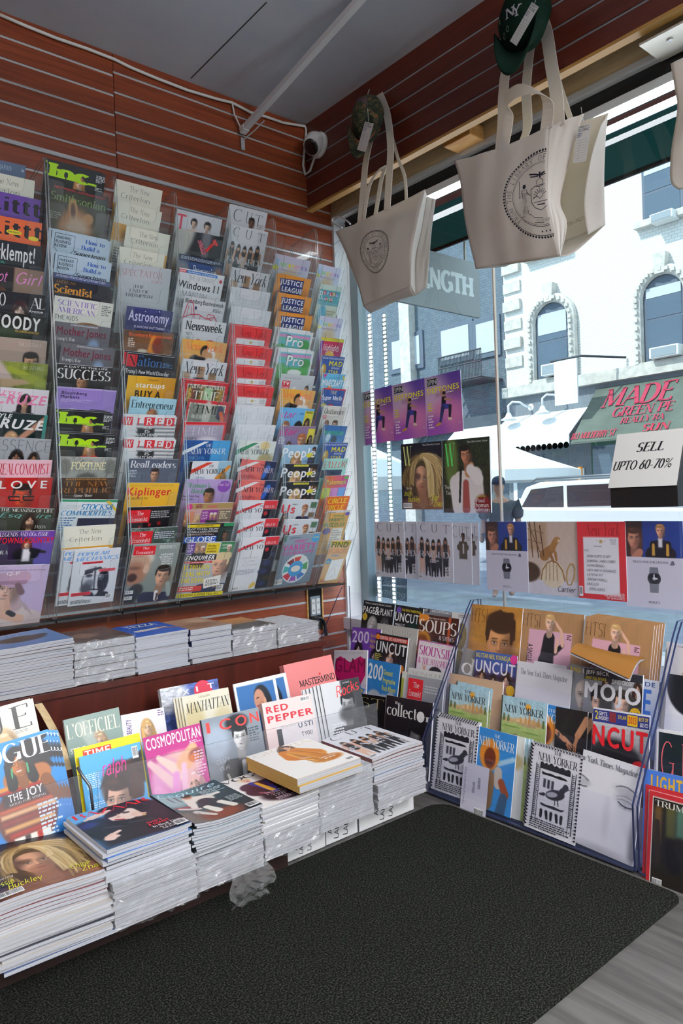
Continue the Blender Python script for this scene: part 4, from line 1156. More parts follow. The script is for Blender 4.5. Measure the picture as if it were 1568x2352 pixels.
W d8b860 .5,.9 .6,.84 .66,.92 .5,.99
B .06 .92 .24 .98
= tween|pale lilac children's magazine with rainbow title
G d4cfe6 cfe2e0
T G .06 .06 .16 .18 8cc8ee t
T G .16 .09 .4 .18 8fd08a w
T G .4 .09 .58 .18 eedc50 e
T G .58 .09 .74 .18 eeb0c0 e
T G .74 .09 .96 .18 a890d4 n
T m .14 .22 .84 .25 8890c0 empowering our girls
O .07 .22 .08 .06 dcdc50
E .5 .5 .3 .3 d8c0a0 .8
= league|orange comic magazine with white block title on navy
G e8952c e08a26
E .2 .5 .2 .25 8a4a20 .5
E .85 .4 .2 .2 c87a24 .5
W 2a2e6a .12,.07 .8,.05 .8,.3 .2,.33
T x .14 .08 .78 .16 f2f2f4 JUSTICE
T x .22 .2 .8 .28 f2f2f4 LEAGUE
Q .3 .34 .7 .5 c03030 .05
= pro|white drawn magazine with bubble title in a landscape
G e8e8ea e8e8ea
Q .06 .05 .94 .9 6ab8c8 .006
Q .06 .08 .94 .13 d890c0 .02
Q .06 .13 .94 .2 70c0b0 .02
E .15 .3 .12 .06 4a9a50 .25
E .82 .24 .14 .1 4a9a50 .25
Q .06 .3 .94 .9 60b060 .05
T x .27 .09 .78 .28 20242a Pro
T b .28 .1 .77 .275 f4f4f6 Pro
E .55 .4 .2 .06 f0f0f0 .2
= tvguide|grey television weekly with red title block
G c4c8cc 9aa0a4
F .45 .3 .16 e0b8a0 d8d4d0 k
F .82 .25 .14 c08a68 222 s 0 0 456
T t .1 .05 .6 .08 333 Action star Chuck Norris
R .06 .12 .3 .3 cc2a38
T x .08 .14 .28 .2 f4eeee TV
T b .08 .23 .28 .28 f4eeee GUIDE
= star1|blue celebrity weekly with pink title and two faces
G 6cb0e0 70a8d8
F .25 .36 .26 dba888 8a5030 s
F .62 .38 .28 b98562 181210 l
Q .74 .04 1 .5 d8cc40 .008
F .86 .26 .16 b08060 201612 l
T im .02 .06 .5 .18 d02a80 star
T b .6 .08 .72 .12 2a4088 UK
T b .77 .05 .97 .09 28281a WHAT REALLY
= star2|magenta celebrity weekly with a sad bearded man
G 8a6a8a 6aa0d0
F .66 .26 .28 c89878 a05a34 s
F .34 .36 .16 d9b090 4a3020 l
Q .8 .04 1 .5 d8cc40 .008
F .9 .22 .12 b08060 201612 l
T im .02 .04 .52 .16 d02a80 star
U .04 .2 .22 .34 e8e8ee 5
= people1|pale blue celebrity weekly with white title behind blonde woman
G 9cc0da 86b0d0
T b .0 .06 .98 .24 f4f6f8 People
F .44 .28 .3 d9a98a b08a58 l .2 -8 4a4a80 a04a50
O .82 .2 .1 .06 e0d848
F .92 .1 .14 7a5240 15110e s
T b .66 .29 .94 .335 4a60a0 LAUREN
= people2|black celebrity weekly with white title behind blonde woman
G 25262c 1c1d22
T b .0 .08 .98 .25 f2f2f4 People
F .42 .28 .3 e0b394 c9a468 l 0 0 333 b05a58
R .3 .015 .72 .05 e0d848
T b .34 .022 .68 .043 222 Prince's Secret World
F .84 .1 .1 d0a080 403020 l
F .94 .12 .1 c89878 302018 s
O .8 .18 .1 .05 e0d848
F .7 .34 .1 d0a080 503020 l
F .92 .34 .1 d0a080 604030 l
= usweekly|white celebrity weekly with red letters and bearded man
G d2d8de c4ccd4
T x .02 .1 .4 .26 cf2434 Us
F .66 .18 .2 cfa080 8a5434 s .2 0 2a2c48
F .16 .3 .16 b98868 1a1410 l
Q .8 .04 .98 .16 4a6a50 .01
Q .8 .24 .98 .34 7a6a58 .01
T b .28 .08 .44 .105 333 WEEKLY
= varietypz|blue-grey puzzle magazine with pink title and colour wheel
G 8d9caa 76889a
R .0 .0 .08 .12 1c6a5a
T ib .16 .035 .44 .065 203038 penny
O .88 .1 .11 .09 4aa0d8
T b .8 .07 .96 .1 e0d040 250
T b .32 .1 .66 .16 d04aa0 FAMILY
T b .02 .19 .94 .3 d04aa0 VARIETY
T b .04 .33 .9 .38 d04aa0 PUZZLES & GAMES
O .5 .68 .36 .36 e4e8ea
W c8503a .5,.68 .4,.45 .6,.44
W dcdfe0 .5,.68 .62,.44 .76,.52
W 4a9a5a .5,.68 .8,.56 .84,.72
W 4a7ac0 .5,.68 .8,.82 .62,.92
W 9a5ab0 .5,.68 .58,.93 .38,.93
W c83a4c .5,.68 .34,.91 .18,.8
W 4ab0b0 .5,.68 .16,.74 .18,.6
W 8a3a44 .5,.68 .22,.54 .38,.46
O .5 .68 .2 .2 4a9ad0
O .5 .68 .13 .08 e8e4dc
B .0 .86 .2 .96
= blocks|teal special-needs magazine with coloured letter blocks
G cfdccf d8d0b8
Q .02 .1 .98 .4 5aa8b0 .01
T h .02 .14 .18 .28 eef2f2 B
R .2 .12 .32 .2 c83a4c
R .34 .12 .46 .2 4a9ac0
R .48 .13 .6 .21 c83a4c
R .62 .13 .74 .21 d0a83a
R .76 .14 .9 .22 4a7ac0
T b .22 .135 .3 .19 f4f4f4 U
T b .38 .135 .42 .19 f4f4f4 I
T b .5 .145 .58 .2 f4f4f4 L
T b .64 .145 .72 .2 f4f4f4 D
T b .77 .155 .89 .21 f4f4f4 NG
R .2 .24 .3 .31 4a9ac0
R .32 .24 .42 .31 c84a5a
R .44 .25 .54 .32 4a9a5a
R .56 .25 .66 .32 c83a4c
T b .2 .255 .66 .3 f4f4f4 LOCKS
T t .04 .34 .92 .38 e8f0f0 A SPECIAL NEEDS MAGAZINE
E .3 .6 .2 .2 6ab0c8 .4
U .5 .5 .9 .9 b8a878 7
= highlights|red and purple children's magazine with white script title
G c8324c 7a3a9a
Q 0 0 1 .07 d8d040 .01
Q .0 .07 .12 1 7a3a9a .02
E .5 .36 .2 .1 e0b050 .3
T im .16 .13 .86 .26 f6f2f4 Highlights
T t .1 .02 .8 .045 4a4a20 FOR CHILDREN
= mad|blue humour magazine with yellow block title
G 3a5aa0 34549a
E .16 .3 .12 .13 c89a30 .2
E .13 .26 .04 .05 f0d888 .8
T b .04 .03 .96 .065 e0e4f0 SPECIAL COLLECTOR'S EDITION
T x .36 .1 .96 .2 e0d038 MAD
T b .5 .225 .86 .26 e4e8f4 SPOOFS
T b .4 .29 .84 .36 e0d038 STAR
= minecraft|sky blue game guide with blocky white title
G 6ab8dc 78c0dc
W d04a90 .02,.02 .2,.02 .1,.1
W e0d048 .86,.02 1,.06 1,.16
T t .3 .07 .78 .1 2a4a6a THE ULTIMATE GUIDE TO
T x .05 .13 .95 .26 f4f6f8 MINECRAFT
E .4 .3 .1 .05 e08a40 .4
Q 0 .4 1 1 5a9a4a .1
= mario|blue guide with pale serif title and red border
G c83040 c02c3c
Q .03 .03 .97 .97 34589c .006
T g .36 .05 .64 .12 e0d8a8 TIME
T h .06 .15 .92 .24 eef2f8 Super Mario
T t .06 .27 .86 .295 c8d4e8 The A-Z of Video Game Champs
E .2 .36 .12 .04 d0c040 .3
E .5 .37 .12 .04 c83a3a .3
= outlander|pale magazine with black serif title and a man's face
G d8d6d0 c9c6c0
T g .08 .06 .94 .17 1c1a1a Outlander
R .06 .2 .22 .28 cc5a68
T b .08 .215 .2 .265 f4eeee TV
F .66 .4 .3 b89080 4a3428 s
F .3 .38 .2 b08878 7a4a34 l
= timetravel|blue and green adventure guide
G 3a6aa8 6ab4d8
T ib .06 .12 .9 .2 4ac070 TIME-TRAVELING READ
E .56 .3 .12 .08 4a5a6a .4
E .3 .26 .1 .1 c8e0f0 .7
= taylor|mint magazine with coral script title and dark photo strip
G a8dcd0 9ad4c8
T if .02 .06 .96 .2 c85a64 TAYLOR
F .46 .34 .22 d0a080 3a2a20 l
Q 0 .24 .84 .42 2a3a5a .01
= pokemon|orange and magenta collector guide with yellow title
G e07a34 c8489a 1
T x .07 .07 .95 .2 2a4a9a Pokemon
T b .09 .08 .93 .195 eed23a Pokemon
O .9 .05 .1 .05 5ab040
Q .02 .27 .34 .5 c8d858 .01
Q .36 .27 .66 .5 d090d0 .01
Q .68 .27 .98 .5 6aa0e0 .01
= circle|orange puzzle magazine with yellow capitals
G d86a2c c85a24
T h .12 .05 .9 .15 f0d83a CIRCLE
T h .06 .2 .84 .3 f0d83a CIRCLE
U .1 .34 .9 .5 fff 4
= puzzles|tan puzzle magazine with green capitals
G d8a860 cf9c54
Q 0 0 1 .05 d8d8d8 .01
T ib .06 .02 .4 .045 3a3030 penny
O .9 .08 .1 .06 6a5ab8
T b .34 .1 .78 .145 2f8a58 FAVORITE
T b .16 .17 .86 .24 2f8a58 VARIETY
T b .04 .28 .9 .36 2f8a58 PUZZLES
O .2 .46 .16 .12 5a4a9a
Q .4 .4 .9 .9 e8e4dc .01
U .44 .44 .86 .86 aaa 8
= findcircle|tan puzzle magazine with green letters and white map
G dcb88a d0a878
R .0 .03 1 .1 c8b040
T b .06 .04 .9 .16 3a5a34 FIND
T b .0 .2 .92 .3 d8906a & CIRCLE
T ib .2 .33 .6 .37 5a90c8 JUMBO
O .16 .48 .14 .12 4a90c0
T b .06 .47 .26 .51 e8e04a 100+
W eef0f0 .3,.46 .9,.42 .86,.9 .24,.94
Y b87090 .012 .4,.7 .55,.62 .7,.8 .5,.85
Y 9ab0d0 .01 .35,.8 .5,.55 .8,.6
U .05 .9 .4 .97 a55 2
'''

# larger pictures, painted finer
DESIGNS_L = r'''
= joy|blue fashion magazine with laughing woman in striped off-shoulder knit
G 3f97dc 2a78c4
T f .0 .03 1.0 .2 e9f1f8 VOGUE
E .82 .16 .2 .1 1a1412 .5 1 20
E .78 .26 .18 .16 1a1412 .6
K .7 .08 .06 .95 .05 .02 1a1412 .6
K .85 .14 .06 .98 .24 .03 1a1412 .8
K .8 .24 .06 .98 .34 .02 1a1412 .9
K .5 .36 .12 .82 .37 .12 a86a40 .3
E .58 .7 .34 .3 6a2c1c .12
Q .3 .4 .9 .44 d8883a .03
Q .28 .44 .92 .47 a02820 .03
Q .34 .47 .84 .58 3a2c2c .03
Q .28 .6 .92 .63 c8582b .03
Q .28 .64 .92 .68 e0b080 .03
Q .28 .7 .92 .74 8a2c24 .03
Q .3 .76 .88 .8 d8a05a .03
Q .34 .82 .84 .86 a03028 .03
Q .38 .87 .8 .98 e0dcd4 .02
Q .5 .87 .56 .98 3a2c2c .02
Q .64 .87 .7 .98 a02820 .02
K .86 .44 .07 .96 .62 .06 7a4a2c .3
F .58 .22 .3 a8683c 15100e l -.2 -6 - c04a50
K .5 .26 .012 .49 .34 .008 4a9a6a .4
K .68 .25 .012 .68 .33 .008 4a9a6a .4
Q .55 .29 .606 .302 e4dcd6 .008
T b .4 .48 .56 .545 f2f0ee THE
T b .6 .47 .8 .545 f2f0ee JOY
T g .4 .56 .82 .58 d8d4d0 MOOD FOR SPRING
U .7 .64 .98 .96 d0e2f2 9
= vogue2|cream fashion magazine with blonde woman and black serif letters
G ece6dc e4ddd2
F .56 .42 .42 dba888 d8bc8c l 0 0 e0d8cc b06a58
T f .0 .04 .62 .26 14100e VOGU
T f .72 .04 .96 .26 14100e E
U .74 .28 .92 .31 aaa 2
= ralph|sky blue magazine with brunette woman and pink script title
G 5cb0e2 4aa0dc
E .84 .3 .3 .15 3a2014 .3
E .6 .4 .32 .26 3a2014 .25
K .85 .2 .05 1 .12 .05 15100e .6
K .38 .26 .02 .26 .38 .01 2a1810 .6
F .52 .54 .56 d9aa90 3a2014 s -.4 6 4aa0dc b05a60
E .78 .32 .24 .13 3a2014 .4
E .84 .46 .12 .16 4a2818 .4
T im .32 .1 .72 .26 ee2a9a ralph
U .06 .2 .28 .36 d8ecf8 8
T t .06 .42 .26 .47 e0f0fa FAME
U .06 .5 .3 .68 c8e2f4 8
B .84 .03 .94 .16
= yellowmag|bright yellow magazine showing red title letters at its top
G ecd91c e6d21a
R .12 .04 .54 .12 d83a24
T b .14 .05 .52 .13 f4ece0 TIME
= officiel|plastic-wrapped grey-green magazine with tall cream serif title
G 8fa39a 7c9088
F .56 .3 .3 d8b8a4 b89878 l 0 0 9aa8a0
K .3 .1 .1 .5 .4 .08 b0bdb4 .8
T f .02 .06 .96 .2 f0eed8 L'OFFICIEL
T t .36 .18 .56 .23 eef0e6 HOMMES
T b .04 .3 .3 .35 f0f0ea STEVE
= beauty|white beauty magazine with small blonde portrait
G ece8ec e6e2e8
F .56 .2 .3 e6bc9c d0a468 l .2 -6 b8b8e0 c06a6a
X .0 .12 .3 .18 5a3a7a -86 BEAUTY
U .84 .02 .98 .1 7a5a90 3
= exit|blue and silver glossy magazine in plastic with red circle
G 5466a8 4a5c9c
E .14 .1 .3 .2 d8dce4 .6
N 9 .25 3
O .72 .11 .16 .16 d83a52
T b .08 .05 .18 .1 e8eaf4 E
T b .36 .06 .48 .12 f0f0f6 X
T b .6 .05 .63 .11 f0f0f6 I
T b .8 .04 .92 .1 f0f0f6 T
= manhattan|cream luxury magazine with thin black serif title
G e9e2cc f0ead8
E .2 .3 .2 .2 d8c89a .8
E .8 .4 .2 .2 dccfa6 .8
T f .34 .03 .6 .055 8a7a50 LUXURY
T if .04 .09 .98 .22 2a241a MANHATTAN
= bluewoman|white-bordered magazine with a woman in profile on blue
G f0f0f2 ececf0
Q .05 .05 .93 .93 3a6ea8 .006
E .6 .24 .18 .16 15141a .2
E .68 .34 .14 .2 15141a .3
E .54 .28 .13 .15 c98f74 .2
K .5 .26 .05 .44 .3 .03 c98f74 .3
K .58 .36 .1 .64 .6 .12 b87e64 .25
E .66 .3 .03 .05 d8a080 .3
K .47 .35 .02 .5 .355 .015 a04a50 .5
K .48 .245 .012 .53 .24 .012 221814 .5
= mastermind|thick salmon pink book-like magazine with black deco title
G f08e8c ec8684
T h .24 .24 .98 .32 1c1418 MASTERMIND
R .24 .36 .96 .95 e8e4ea
Q .26 .37 .94 .93 2c3a58 .006
O .68 .21 .02 .02 d83a2c
W 33415c .26,.37 .94,.37 .94,.93 .26,.93
= cosmo|pink women's magazine with blonde long-haired model
G b8307c d050a0
T b .03 .03 .98 .15 f4eef2 COSMOPOLITAN
E .5 .42 .42 .18 f0b8b0 .4
E .3 .6 .3 .3 e89ac8 .5
K .05 .3 .05 .4 .6 .08 f4c8c8 .8
K .2 .26 .04 .55 .5 .1 f8d8c8 .7
K .1 .6 .06 .5 .9 .06 f4a8d4 .9
K .8 .25 .08 .62 .4 .14 f2b48a .6
E .84 .34 .12 .07 7a2a10 .7
E .8 .36 .1 .05 d8702c .7
F .72 .64 .34 ecb8a4 f0b8b8 l 0 -8 e080c0 c84a78
K .45 .5 .06 .3 .95 .06 f0a0d8 .8
K .6 .42 .05 .52 .9 .05 f8c8dc .8
T b .03 .03 .98 .15 f4eef2 COSMOPOLITAN
U .76 .17 .96 .21 f4d8e8 2
U .8 .3 .98 .6 f0c8dc 9
= icon|grey magazine with red spaced capitals and young man
G 8b949e 70787f
E .2 .3 .2 .2 a8b4c4 .8
F .6 .3 .34 d8d4d2 1c1a1c s .1 4 2c2e30 8a7a78
E .58 .12 .2 .1 1c1a1c .5
K .42 .7 .2 .85 .75 .2 3a3c3e .3
K .6 .6 .04 .56 .95 .03 c8c8c8 .5
K .3 .7 .02 .4 .98 .02 a8a8a0 .5
T b .06 .05 .12 .17 ea4640 I
T b .28 .05 .48 .17 ea4640 C
T b .56 .05 .76 .17 ea4640 O
T b .82 .05 .98 .17 ea4640 N
U .76 .22 .96 .4 4a5056 6
T t .14 .5 .36 .55 e8e8ea CRAFT
T t .18 .59 .34 .63 dcdce0 OUR
= pepper|pale pink magazine with bold red two-line title
G efd6d2 ecd0cc
T x .06 .06 .5 .14 c83a44 RED
T x .06 .18 .98 .26 c83a44 PEPPER
R .2 .32 .98 .98 e4dcdc
R .2 .36 .3 .7 1c1c20
T t .3 .33 .6 .36 333 SEEING WHAT
T b .64 .34 .94 .4 20304a U STI
T b .68 .46 .9 .51 333 T YOU
E .5 .5 .18 .1 2c2c30 .3
E .5 .62 .2 .12 6a6a70 .3
B .76 .02 .96 .08
= rocks|black and white magazine with man's portrait and red brush title
G d8dadc c8cacd
E .8 .3 .3 .5 3a3c3e .5
F .6 .34 .46 a2a4a6 26282a s -.3 6 3a3c3e 6a6a6c
E .55 .46 .2 .1 3c3e40 .9
K .3 .75 .2 .95 .75 .2 48494b .3
Q .5 0 1 .12 2a2c2e .06
T m .56 .03 .74 .05 eee ULTIMATE
X im .34 .05 .96 .19 f0383c -8 Rocks
U .1 .55 .4 .8 e4e4e6 7
T b .7 .7 .96 .75 9a9c9e THE
= wblonde|dark large fashion magazine with blonde woman close up
G 17131f 241a24
E .5 .95 .5 .14 7a5240 .8
E .95 .85 .2 .16 9a6a50 .8
E .52 .48 .4 .34 4a381f .6
S .52 .2 .1 .28 .14 .7 .16 30 .018 3a2c18 b89858
S .52 .2 .95 .2 .92 .8 .24 44 .019 5a4424 e0c48c
F .5 .54 .5 cf9c7c b89458 n .15 -4 - b0525a 1
E .3 .5 .1 .16 3a2622 1 .7
E .42 .49 .07 .035 3a2420 1 .6
S .5 .2 .24 .24 .26 .62 .07 12 .016 8a6c3c e0c890
S .55 .2 .75 .3 .74 .8 .09 18 .018 a8864c ecd8a4
S .5 .19 .9 .2 .98 .6 .1 12 .016 b8965a f0dcb0
S .56 .22 .7 .3 .66 .5 .05 8 .01 c8a868 f0dcb0
K .5 .7 .12 .54 .86 .14 8a5a44 .8 .6
T f .05 .04 .27 .33 e4e88a W
T g .54 .025 .96 .05 eeeeee The Directors Issue
T im .12 .66 .26 .69 e8e4e0 Starring
T im .06 .71 .24 .79 e2e23a Jessie
T im .16 .8 .46 .88 e2e23a Buckley
T im .72 .78 .9 .86 e2e23a Chloe
T im .78 .87 .99 .95 e2e23a Zhao
U .3 .93 .75 .95 8a6a60 1
B .04 .9 .26 .98
= bazaar|black and blue fashion magazine with red title and dark-haired woman
G 6ab4ea 4a98dc
Q 0 .3 1 1 16131b .2
E .62 .12 .3 .14 15121e .2
E .8 .55 .5 .42 16131b .25
E .15 .45 .3 .22 1c1b36 .4
E .3 .6 .3 .25 14131c .4
E .1 .36 .1 .07 2a2e6a .7
K .2 .2 .05 .45 .13 .04 f0d4c8 .3
K .12 .22 .02 .3 .19 .02 e8c8bc .4
K .62 .06 .1 .86 .14 .1 19141f .3
E .54 .32 .2 .15 f3d9cc .15 1 -32
E .46 .42 .1 .1 f0d2c4 .3
E .68 .4 .09 .08 e8c4b4 .6
E .5 .2 .2 .07 1a141e .4 1 -30
K .44 .2 .012 .5 .22 .012 2a1c20 .8
K .54 .24 .012 .62 .28 .012 2a1c20 .8
E .47 .235 .035 .016 3a2a30 .9 1 20
E .58 .285 .04 .017 3a2a30 .9 1 20
K .49 .27 .012 .46 .34 .014 dcb4a4 1 .7
E .455 .35 .025 .01 b88878 1
K .4 .395 .016 .48 .435 .016 c82a38 .5
K .4 .405 .008 .48 .44 .008 8a1828 .7
E .74 .39 .03 .04 e0b0a0 .5
E .72 .46 .018 .03 c89a50 .5
K .8 .2 .1 .78 .36 .06 19141f .4
K .35 .5 .1 .8 .75 .2 121118 .4
K .5 .55 .02 .75 .62 .015 34343f 1.2
K .2 .52 .015 .4 .6 .01 3a3a4a 1.2
E .17 .78 .09 .06 eccabc .4
K .2 .72 .03 .3 .68 .025 eccabc .4
K .12 .74 .018 .2 .7 .018 e4beae .4
K .24 .86 .06 .45 .8 .06 1a181e .4
S .5 .1 .75 .02 .9 .2 .05 8 .014 0f0c14 3a2c44
T f .03 .03 .985 .15 ea2a36 BAZAAR
T b .62 .68 .8 .72 e02838 SHE'S
T b .6 .74 .86 .79 e02838 A GIANT
T f .62 .81 .96 .85 f0eeee In Real Time
T f .66 .87 .97 .9 f0eeee A FIERCE
T f .68 .92 .95 .95 f0eeee MOMENT
B .84 .86 .985 .97
= teal|dark teal glossy men's magazine with reclining figure in cream suit
G 3a7078 14161a 2
E .3 .12 .5 .16 4a9098 .7
E .1 .3 .3 .2 8fb0b4 .9
Q .55 .0 1 1 18262c .4 .6
E .15 .85 .35 .2 6a665e .8
E .5 .88 .3 .14 7a3a24 1
K .4 .3 .1 .58 .42 .11 d8d2c6 .3
K .36 .36 .07 .3 .56 .05 e6e0d6 .4
K .5 .34 .08 .8 .36 .03 e8e2d8 .4
K .52 .46 .1 .7 .62 .08 2a2c30 .3
K .58 .62 .07 .4 .58 .05 26282c .4
K .44 .62 .05 .5 .78 .06 e6e2d8 .4
K .66 .6 .05 .74 .78 .05 e0dcd2 .4
E .4 .24 .065 .055 b8805e .3
E .41 .2 .07 .045 201812 .4
K .1 .56 .035 .34 .62 .03 d8c4c0 .5
K .05 .52 .02 .25 .52 .02 9a3a44 .7
K .24 .7 .05 .4 .86 .03 d0ccc4 .6
T im .02 .05 .92 .16 b8e4f0 Esquire
T b .3 .015 .9 .035 e0eef0 THE MAVERICK
U .6 .2 .94 .36 b8d4d8 6
U .76 .55 .98 .7 a8b8b8 6
B .82 .88 .98 .98
= vogue|white fashion magazine with woman in maroon suit, uppermost cover
G f0ece8 eae6e2
K .3 .4 .16 .86 .42 .16 4a1c34 .2
K .3 .56 .18 .8 .62 .18 3f182e .25
E .6 .78 .4 .2 241222 .4
K .86 .3 .1 .94 .56 .08 542038 .3
K .4 .3 .05 .52 .66 .06 3a3690 .35
K .62 .36 .04 .56 .6 .04 3a3690 .4
K .46 .34 .035 .5 .62 .05 e0a840 .4
E .39 .15 .1 .07 ecdcb4 .4
E .4 .18 .07 .07 e6bca4 .3
E .38 .165 .012 .008 5a3a30 .7
E .43 .17 .012 .008 5a3a30 .7
E .41 .21 .025 .01 c04a50 .6
K .3 .62 .03 .42 .7 .03 8a4a5a 1
K .72 .76 .05 .86 .86 .035 d8a890 .4
K .6 .45 .03 .8 .52 .05 6e2a48 1.2
T f .03 .02 .97 .12 2a2628 VOGUE
T q .32 .66 .7 .74 e8dce0 POWER
T q .36 .76 .6 .83 e8dce0 TRIP
U .34 .86 .72 .95 d0b8c4 4
B .86 .88 .98 .98
= grazia|white fashion magazine with woman in orange dress, tan glued edge
G f4f2ee f0eeea
S .54 .03 .44 .1 .44 .3 .07 12 .025 2e1c12 5a3822
E .55 .1 .1 .075 4a3020 .3
E .565 .125 .055 .055 d8a484 .3
S .58 .05 .66 .12 .62 .22 .03 6 .02 2e1c12 5a3822
K .48 .28 .1 .72 .5 .14 d4841e .25
K .42 .24 .08 .36 .44 .07 cc7a18 .3
K .6 .24 .08 .8 .46 .06 c87618 .3
K .4 .48 .07 .66 .6 .09 c87414 .4
E .72 .72 .22 .1 b8660f .5
S .46 .26 .5 .5 .66 .78 .12 14 .014 8a4a08 f0b040
S .6 .26 .7 .45 .84 .74 .06 8 .012 9a5408 e8a030
K .46 .52 .025 .56 .56 .02 d8a484 .5
T q .06 .03 .97 .14 dccfae GRAZIA
T g .62 .66 .88 .7 fbf6ea GIOVANNA
U .66 .72 .84 .76 f4ead4 1
B .84 .88 .96 .96
= pageplant|black music guide with white capitals and two pale portraits
G 17181b 101114
F .36 .4 .26 d0ccc8 a8a4a0 w 0 0 2a2a2c
F .74 .38 .24 c0bcb8 3a3a3c w 0 0 1c1c1e
O .1 .28 .08 .08 c8a83a
T b .06 .03 .9 .055 ddd THE ULTIMATE MUSIC GUIDE
T b .02 .1 .4 .21 f0f0ee PAGE
T b .4 .08 .56 .22 f0f0ee &
T b .58 .1 .96 .21 f0f0ee PLANT
= uncut1|black music magazine with white title behind dark hair
G 1c1a1e 141216
E .75 .36 .24 .16 0c2a24 .4
E .6 .6 .2 .1 c89a80 .5
O .14 .08 .09 .08 6a4aa8
T b .02 .12 .9 .26 f0f0f0 UNCUT
T b .24 .05 .96 .09 e0c830 THE WHO THEIR FINAL
T b .06 .3 .42 .34 e8e8e8 MAKE IT
T b .06 .36 .46 .4 e8e8e8 COSTELLO
= mojoold|grey music magazine showing its top strip
G 7c7e84 6c6e74
R 0 .0 .3 .06 16181c
T b .03 .012 .26 .045 eee MOJO
U .36 .01 .96 .05 ddd 2
= soups|brown cookery magazine with large white serif title
G 4a2418 3a1c12
E .15 .45 .22 .2 c8842c .3
E .15 .45 .14 .13 8a4a1a .4
K .78 0 .03 .8 1 .03 b8502c .4
K .0 .05 .1 .2 .05 .06 e08a2c .5
T g .24 .03 .68 .06 f0e8e0 Better Homes & Gardens
T f .02 .08 .97 .27 f2ece6 SOUPS
T f .56 .3 .92 .36 f2ece6 & STEWS
T b .2 .4 .56 .48 3cc8b8 WINTER
T b .24 .51 .74 .59 3cc8b8 WARM-UPS
= record|cream magazine with a gold disc drawing
G d8d6d2 cccac6
E .5 .35 .24 .2 8a7a2c .15
E .5 .35 .06 .05 3a3a30 .3
E .5 .75 .3 .2 8a7a2c .15
U .3 .03 .9 .08 888 2
Y 333 .015 .5,.4 .6,.6 .9,.7
= purple200|purple music guide with large pale numerals
G 7040a0 62389a
F .28 .36 .24 c8b0b0 14101a w
F .82 .44 .2 c8b0b0 14101a w
T b .03 .06 .62 .25 dccfe8 200
T b .66 .08 1 .14 c8a848 Greatest
T b .66 .17 .94 .23 c8a848 Heavy
T b .66 .26 1 .32 c8a848 Albums
= frederic|pale grey magazine with thin embossed serif title
G b9b7b0 adaba4
T q .04 .06 .88 .18 d6d4cc FREDERIC
T q .06 .07 .9 .19 9a988f FREDERIC
= kate|black music magazine with dark-haired woman and orange badge
G 1c1a1c 151315
T b .02 .13 .98 .3 f0f0f0 UNCUT
F .5 .36 .4 e4b8a2 2a1818 l .1 3 1c1416 a03040
R .08 .03 1 .1 c03028
T b .12 .04 .96 .09 f0e8e0 ESSENTIAL 2025 ALBUM PREVIEW
O .05 .06 .06 .06 e88020
U .02 .33 .24 .45 d8c850 4
T b .02 .47 .26 .54 f0f0f0 KATE
O .88 .5 .09 .09 e86a1c
T b .83 .47 .93 .53 e8e040 10
= siouxsie|white music guide with pink serif title and raised hand
G ebe6e8 e4dfe2
Q 0 0 1 .015 b02a80
Q 0 0 .015 1 b02a80
E .56 .48 .2 .12 161214 .15
N 30 .03 2
F .56 .52 .2 d0a088 161214 k 0 0 1c161a a03050
K .26 .56 .05 .24 .42 .04 d8a890 .4
K .24 .43 .014 .18 .36 .01 d8a890 .4
K .245 .43 .014 .23 .34 .01 d8a890 .4
K .26 .43 .014 .29 .35 .01 d8a890 .4
T t .06 .03 .94 .055 a06a90 THE ULTIMATE MUSIC GUIDE
T f .05 .08 .96 .22 b82a8c SIOUXSIE
T f .05 .26 .96 .35 b82a8c & THE BANSHEES
= glam|white music guide with pink heart lettering and star badge
G e8e2ea e2dce6
W c8206a .5,.95 .04,.4 .06,.15 .2,.1 .5,.2 .8,.1 .96,.16 .96,.4
T b .04 .14 .96 .36 8a1c4a GLAM
K .5 .42 .09 .5 .7 .1 3a2428 .2
K .44 .42 .03 .36 .22 .03 3a2428 .3
E .5 .33 .06 .06 d0a088 .3
E .5 .31 .08 .07 8a5030 .6
T t .06 .03 .9 .06 333 ULTIMATE GENRE GUIDE
W 3c90d8 .8,.5 .86,.6 .98,.62 .89,.7 .92,.82 .8,.75 .68,.82 .71,.7 .62,.62 .74,.6
W e8c83a .8,.55 .84,.62 .92,.63 .86,.69 .88,.77 .8,.72 .72,.77 .74,.69 .68,.63 .76,.62
O .86 .9 .1 .1 d84a24
T b .8 .87 .92 .93 f0e040 40
O .1 .5 .06 .06 222
= blue200|blue music guide with large white numerals and elephants
G 2f82c4 2872b4
E .3 .62 .24 .16 b8bcc0 .25
E .62 .66 .26 .16 c4c8cc .25
E .8 .6 .16 .16 aeb4b8 .25
E .52 .72 .08 .14 d0d4d8 .3
E .56 .68 .012 .01 222 .3
T b .03 .07 .5 .3 f0f2f4 200
T b .52 .12 .8 .2 e0dc38 Greatest
T b .52 .24 .9 .32 e0dc38 Progressive
T b .52 .36 .94 .44 e0dc38 Rock Albums
= whiteone|white and lime magazine with a large numeral
G e0e4d8 d8dcd0
Q 0 .1 .3 .5 b8c048 .02
T b .1 .1 .5 .5 f2f2f0 1
= econgrey|grey news weekly with red title box and dark statue
G 9aa0a4 6a6e72
K .4 .6 .1 .7 .5 .06 222428 .3
K .62 .5 .04 .9 .42 .02 222428 .3
K .1 .5 .1 .5 .55 .12 1c1e22 .3
R .02 .05 .44 .36 d4202c
T g .16 .1 .34 .18 f4f0f0 The
T g .06 .22 .4 .31 f4f0f0 Economist
T h .02 .4 .18 .46 f0f0f0 THE
T h .02 .5 .16 .56 f0f0f0 NEW
U .5 .12 .9 .24 c8ccd0 3
= econpale|pale magazine showing only its embossed top edge
G d6d8d4 cccfca
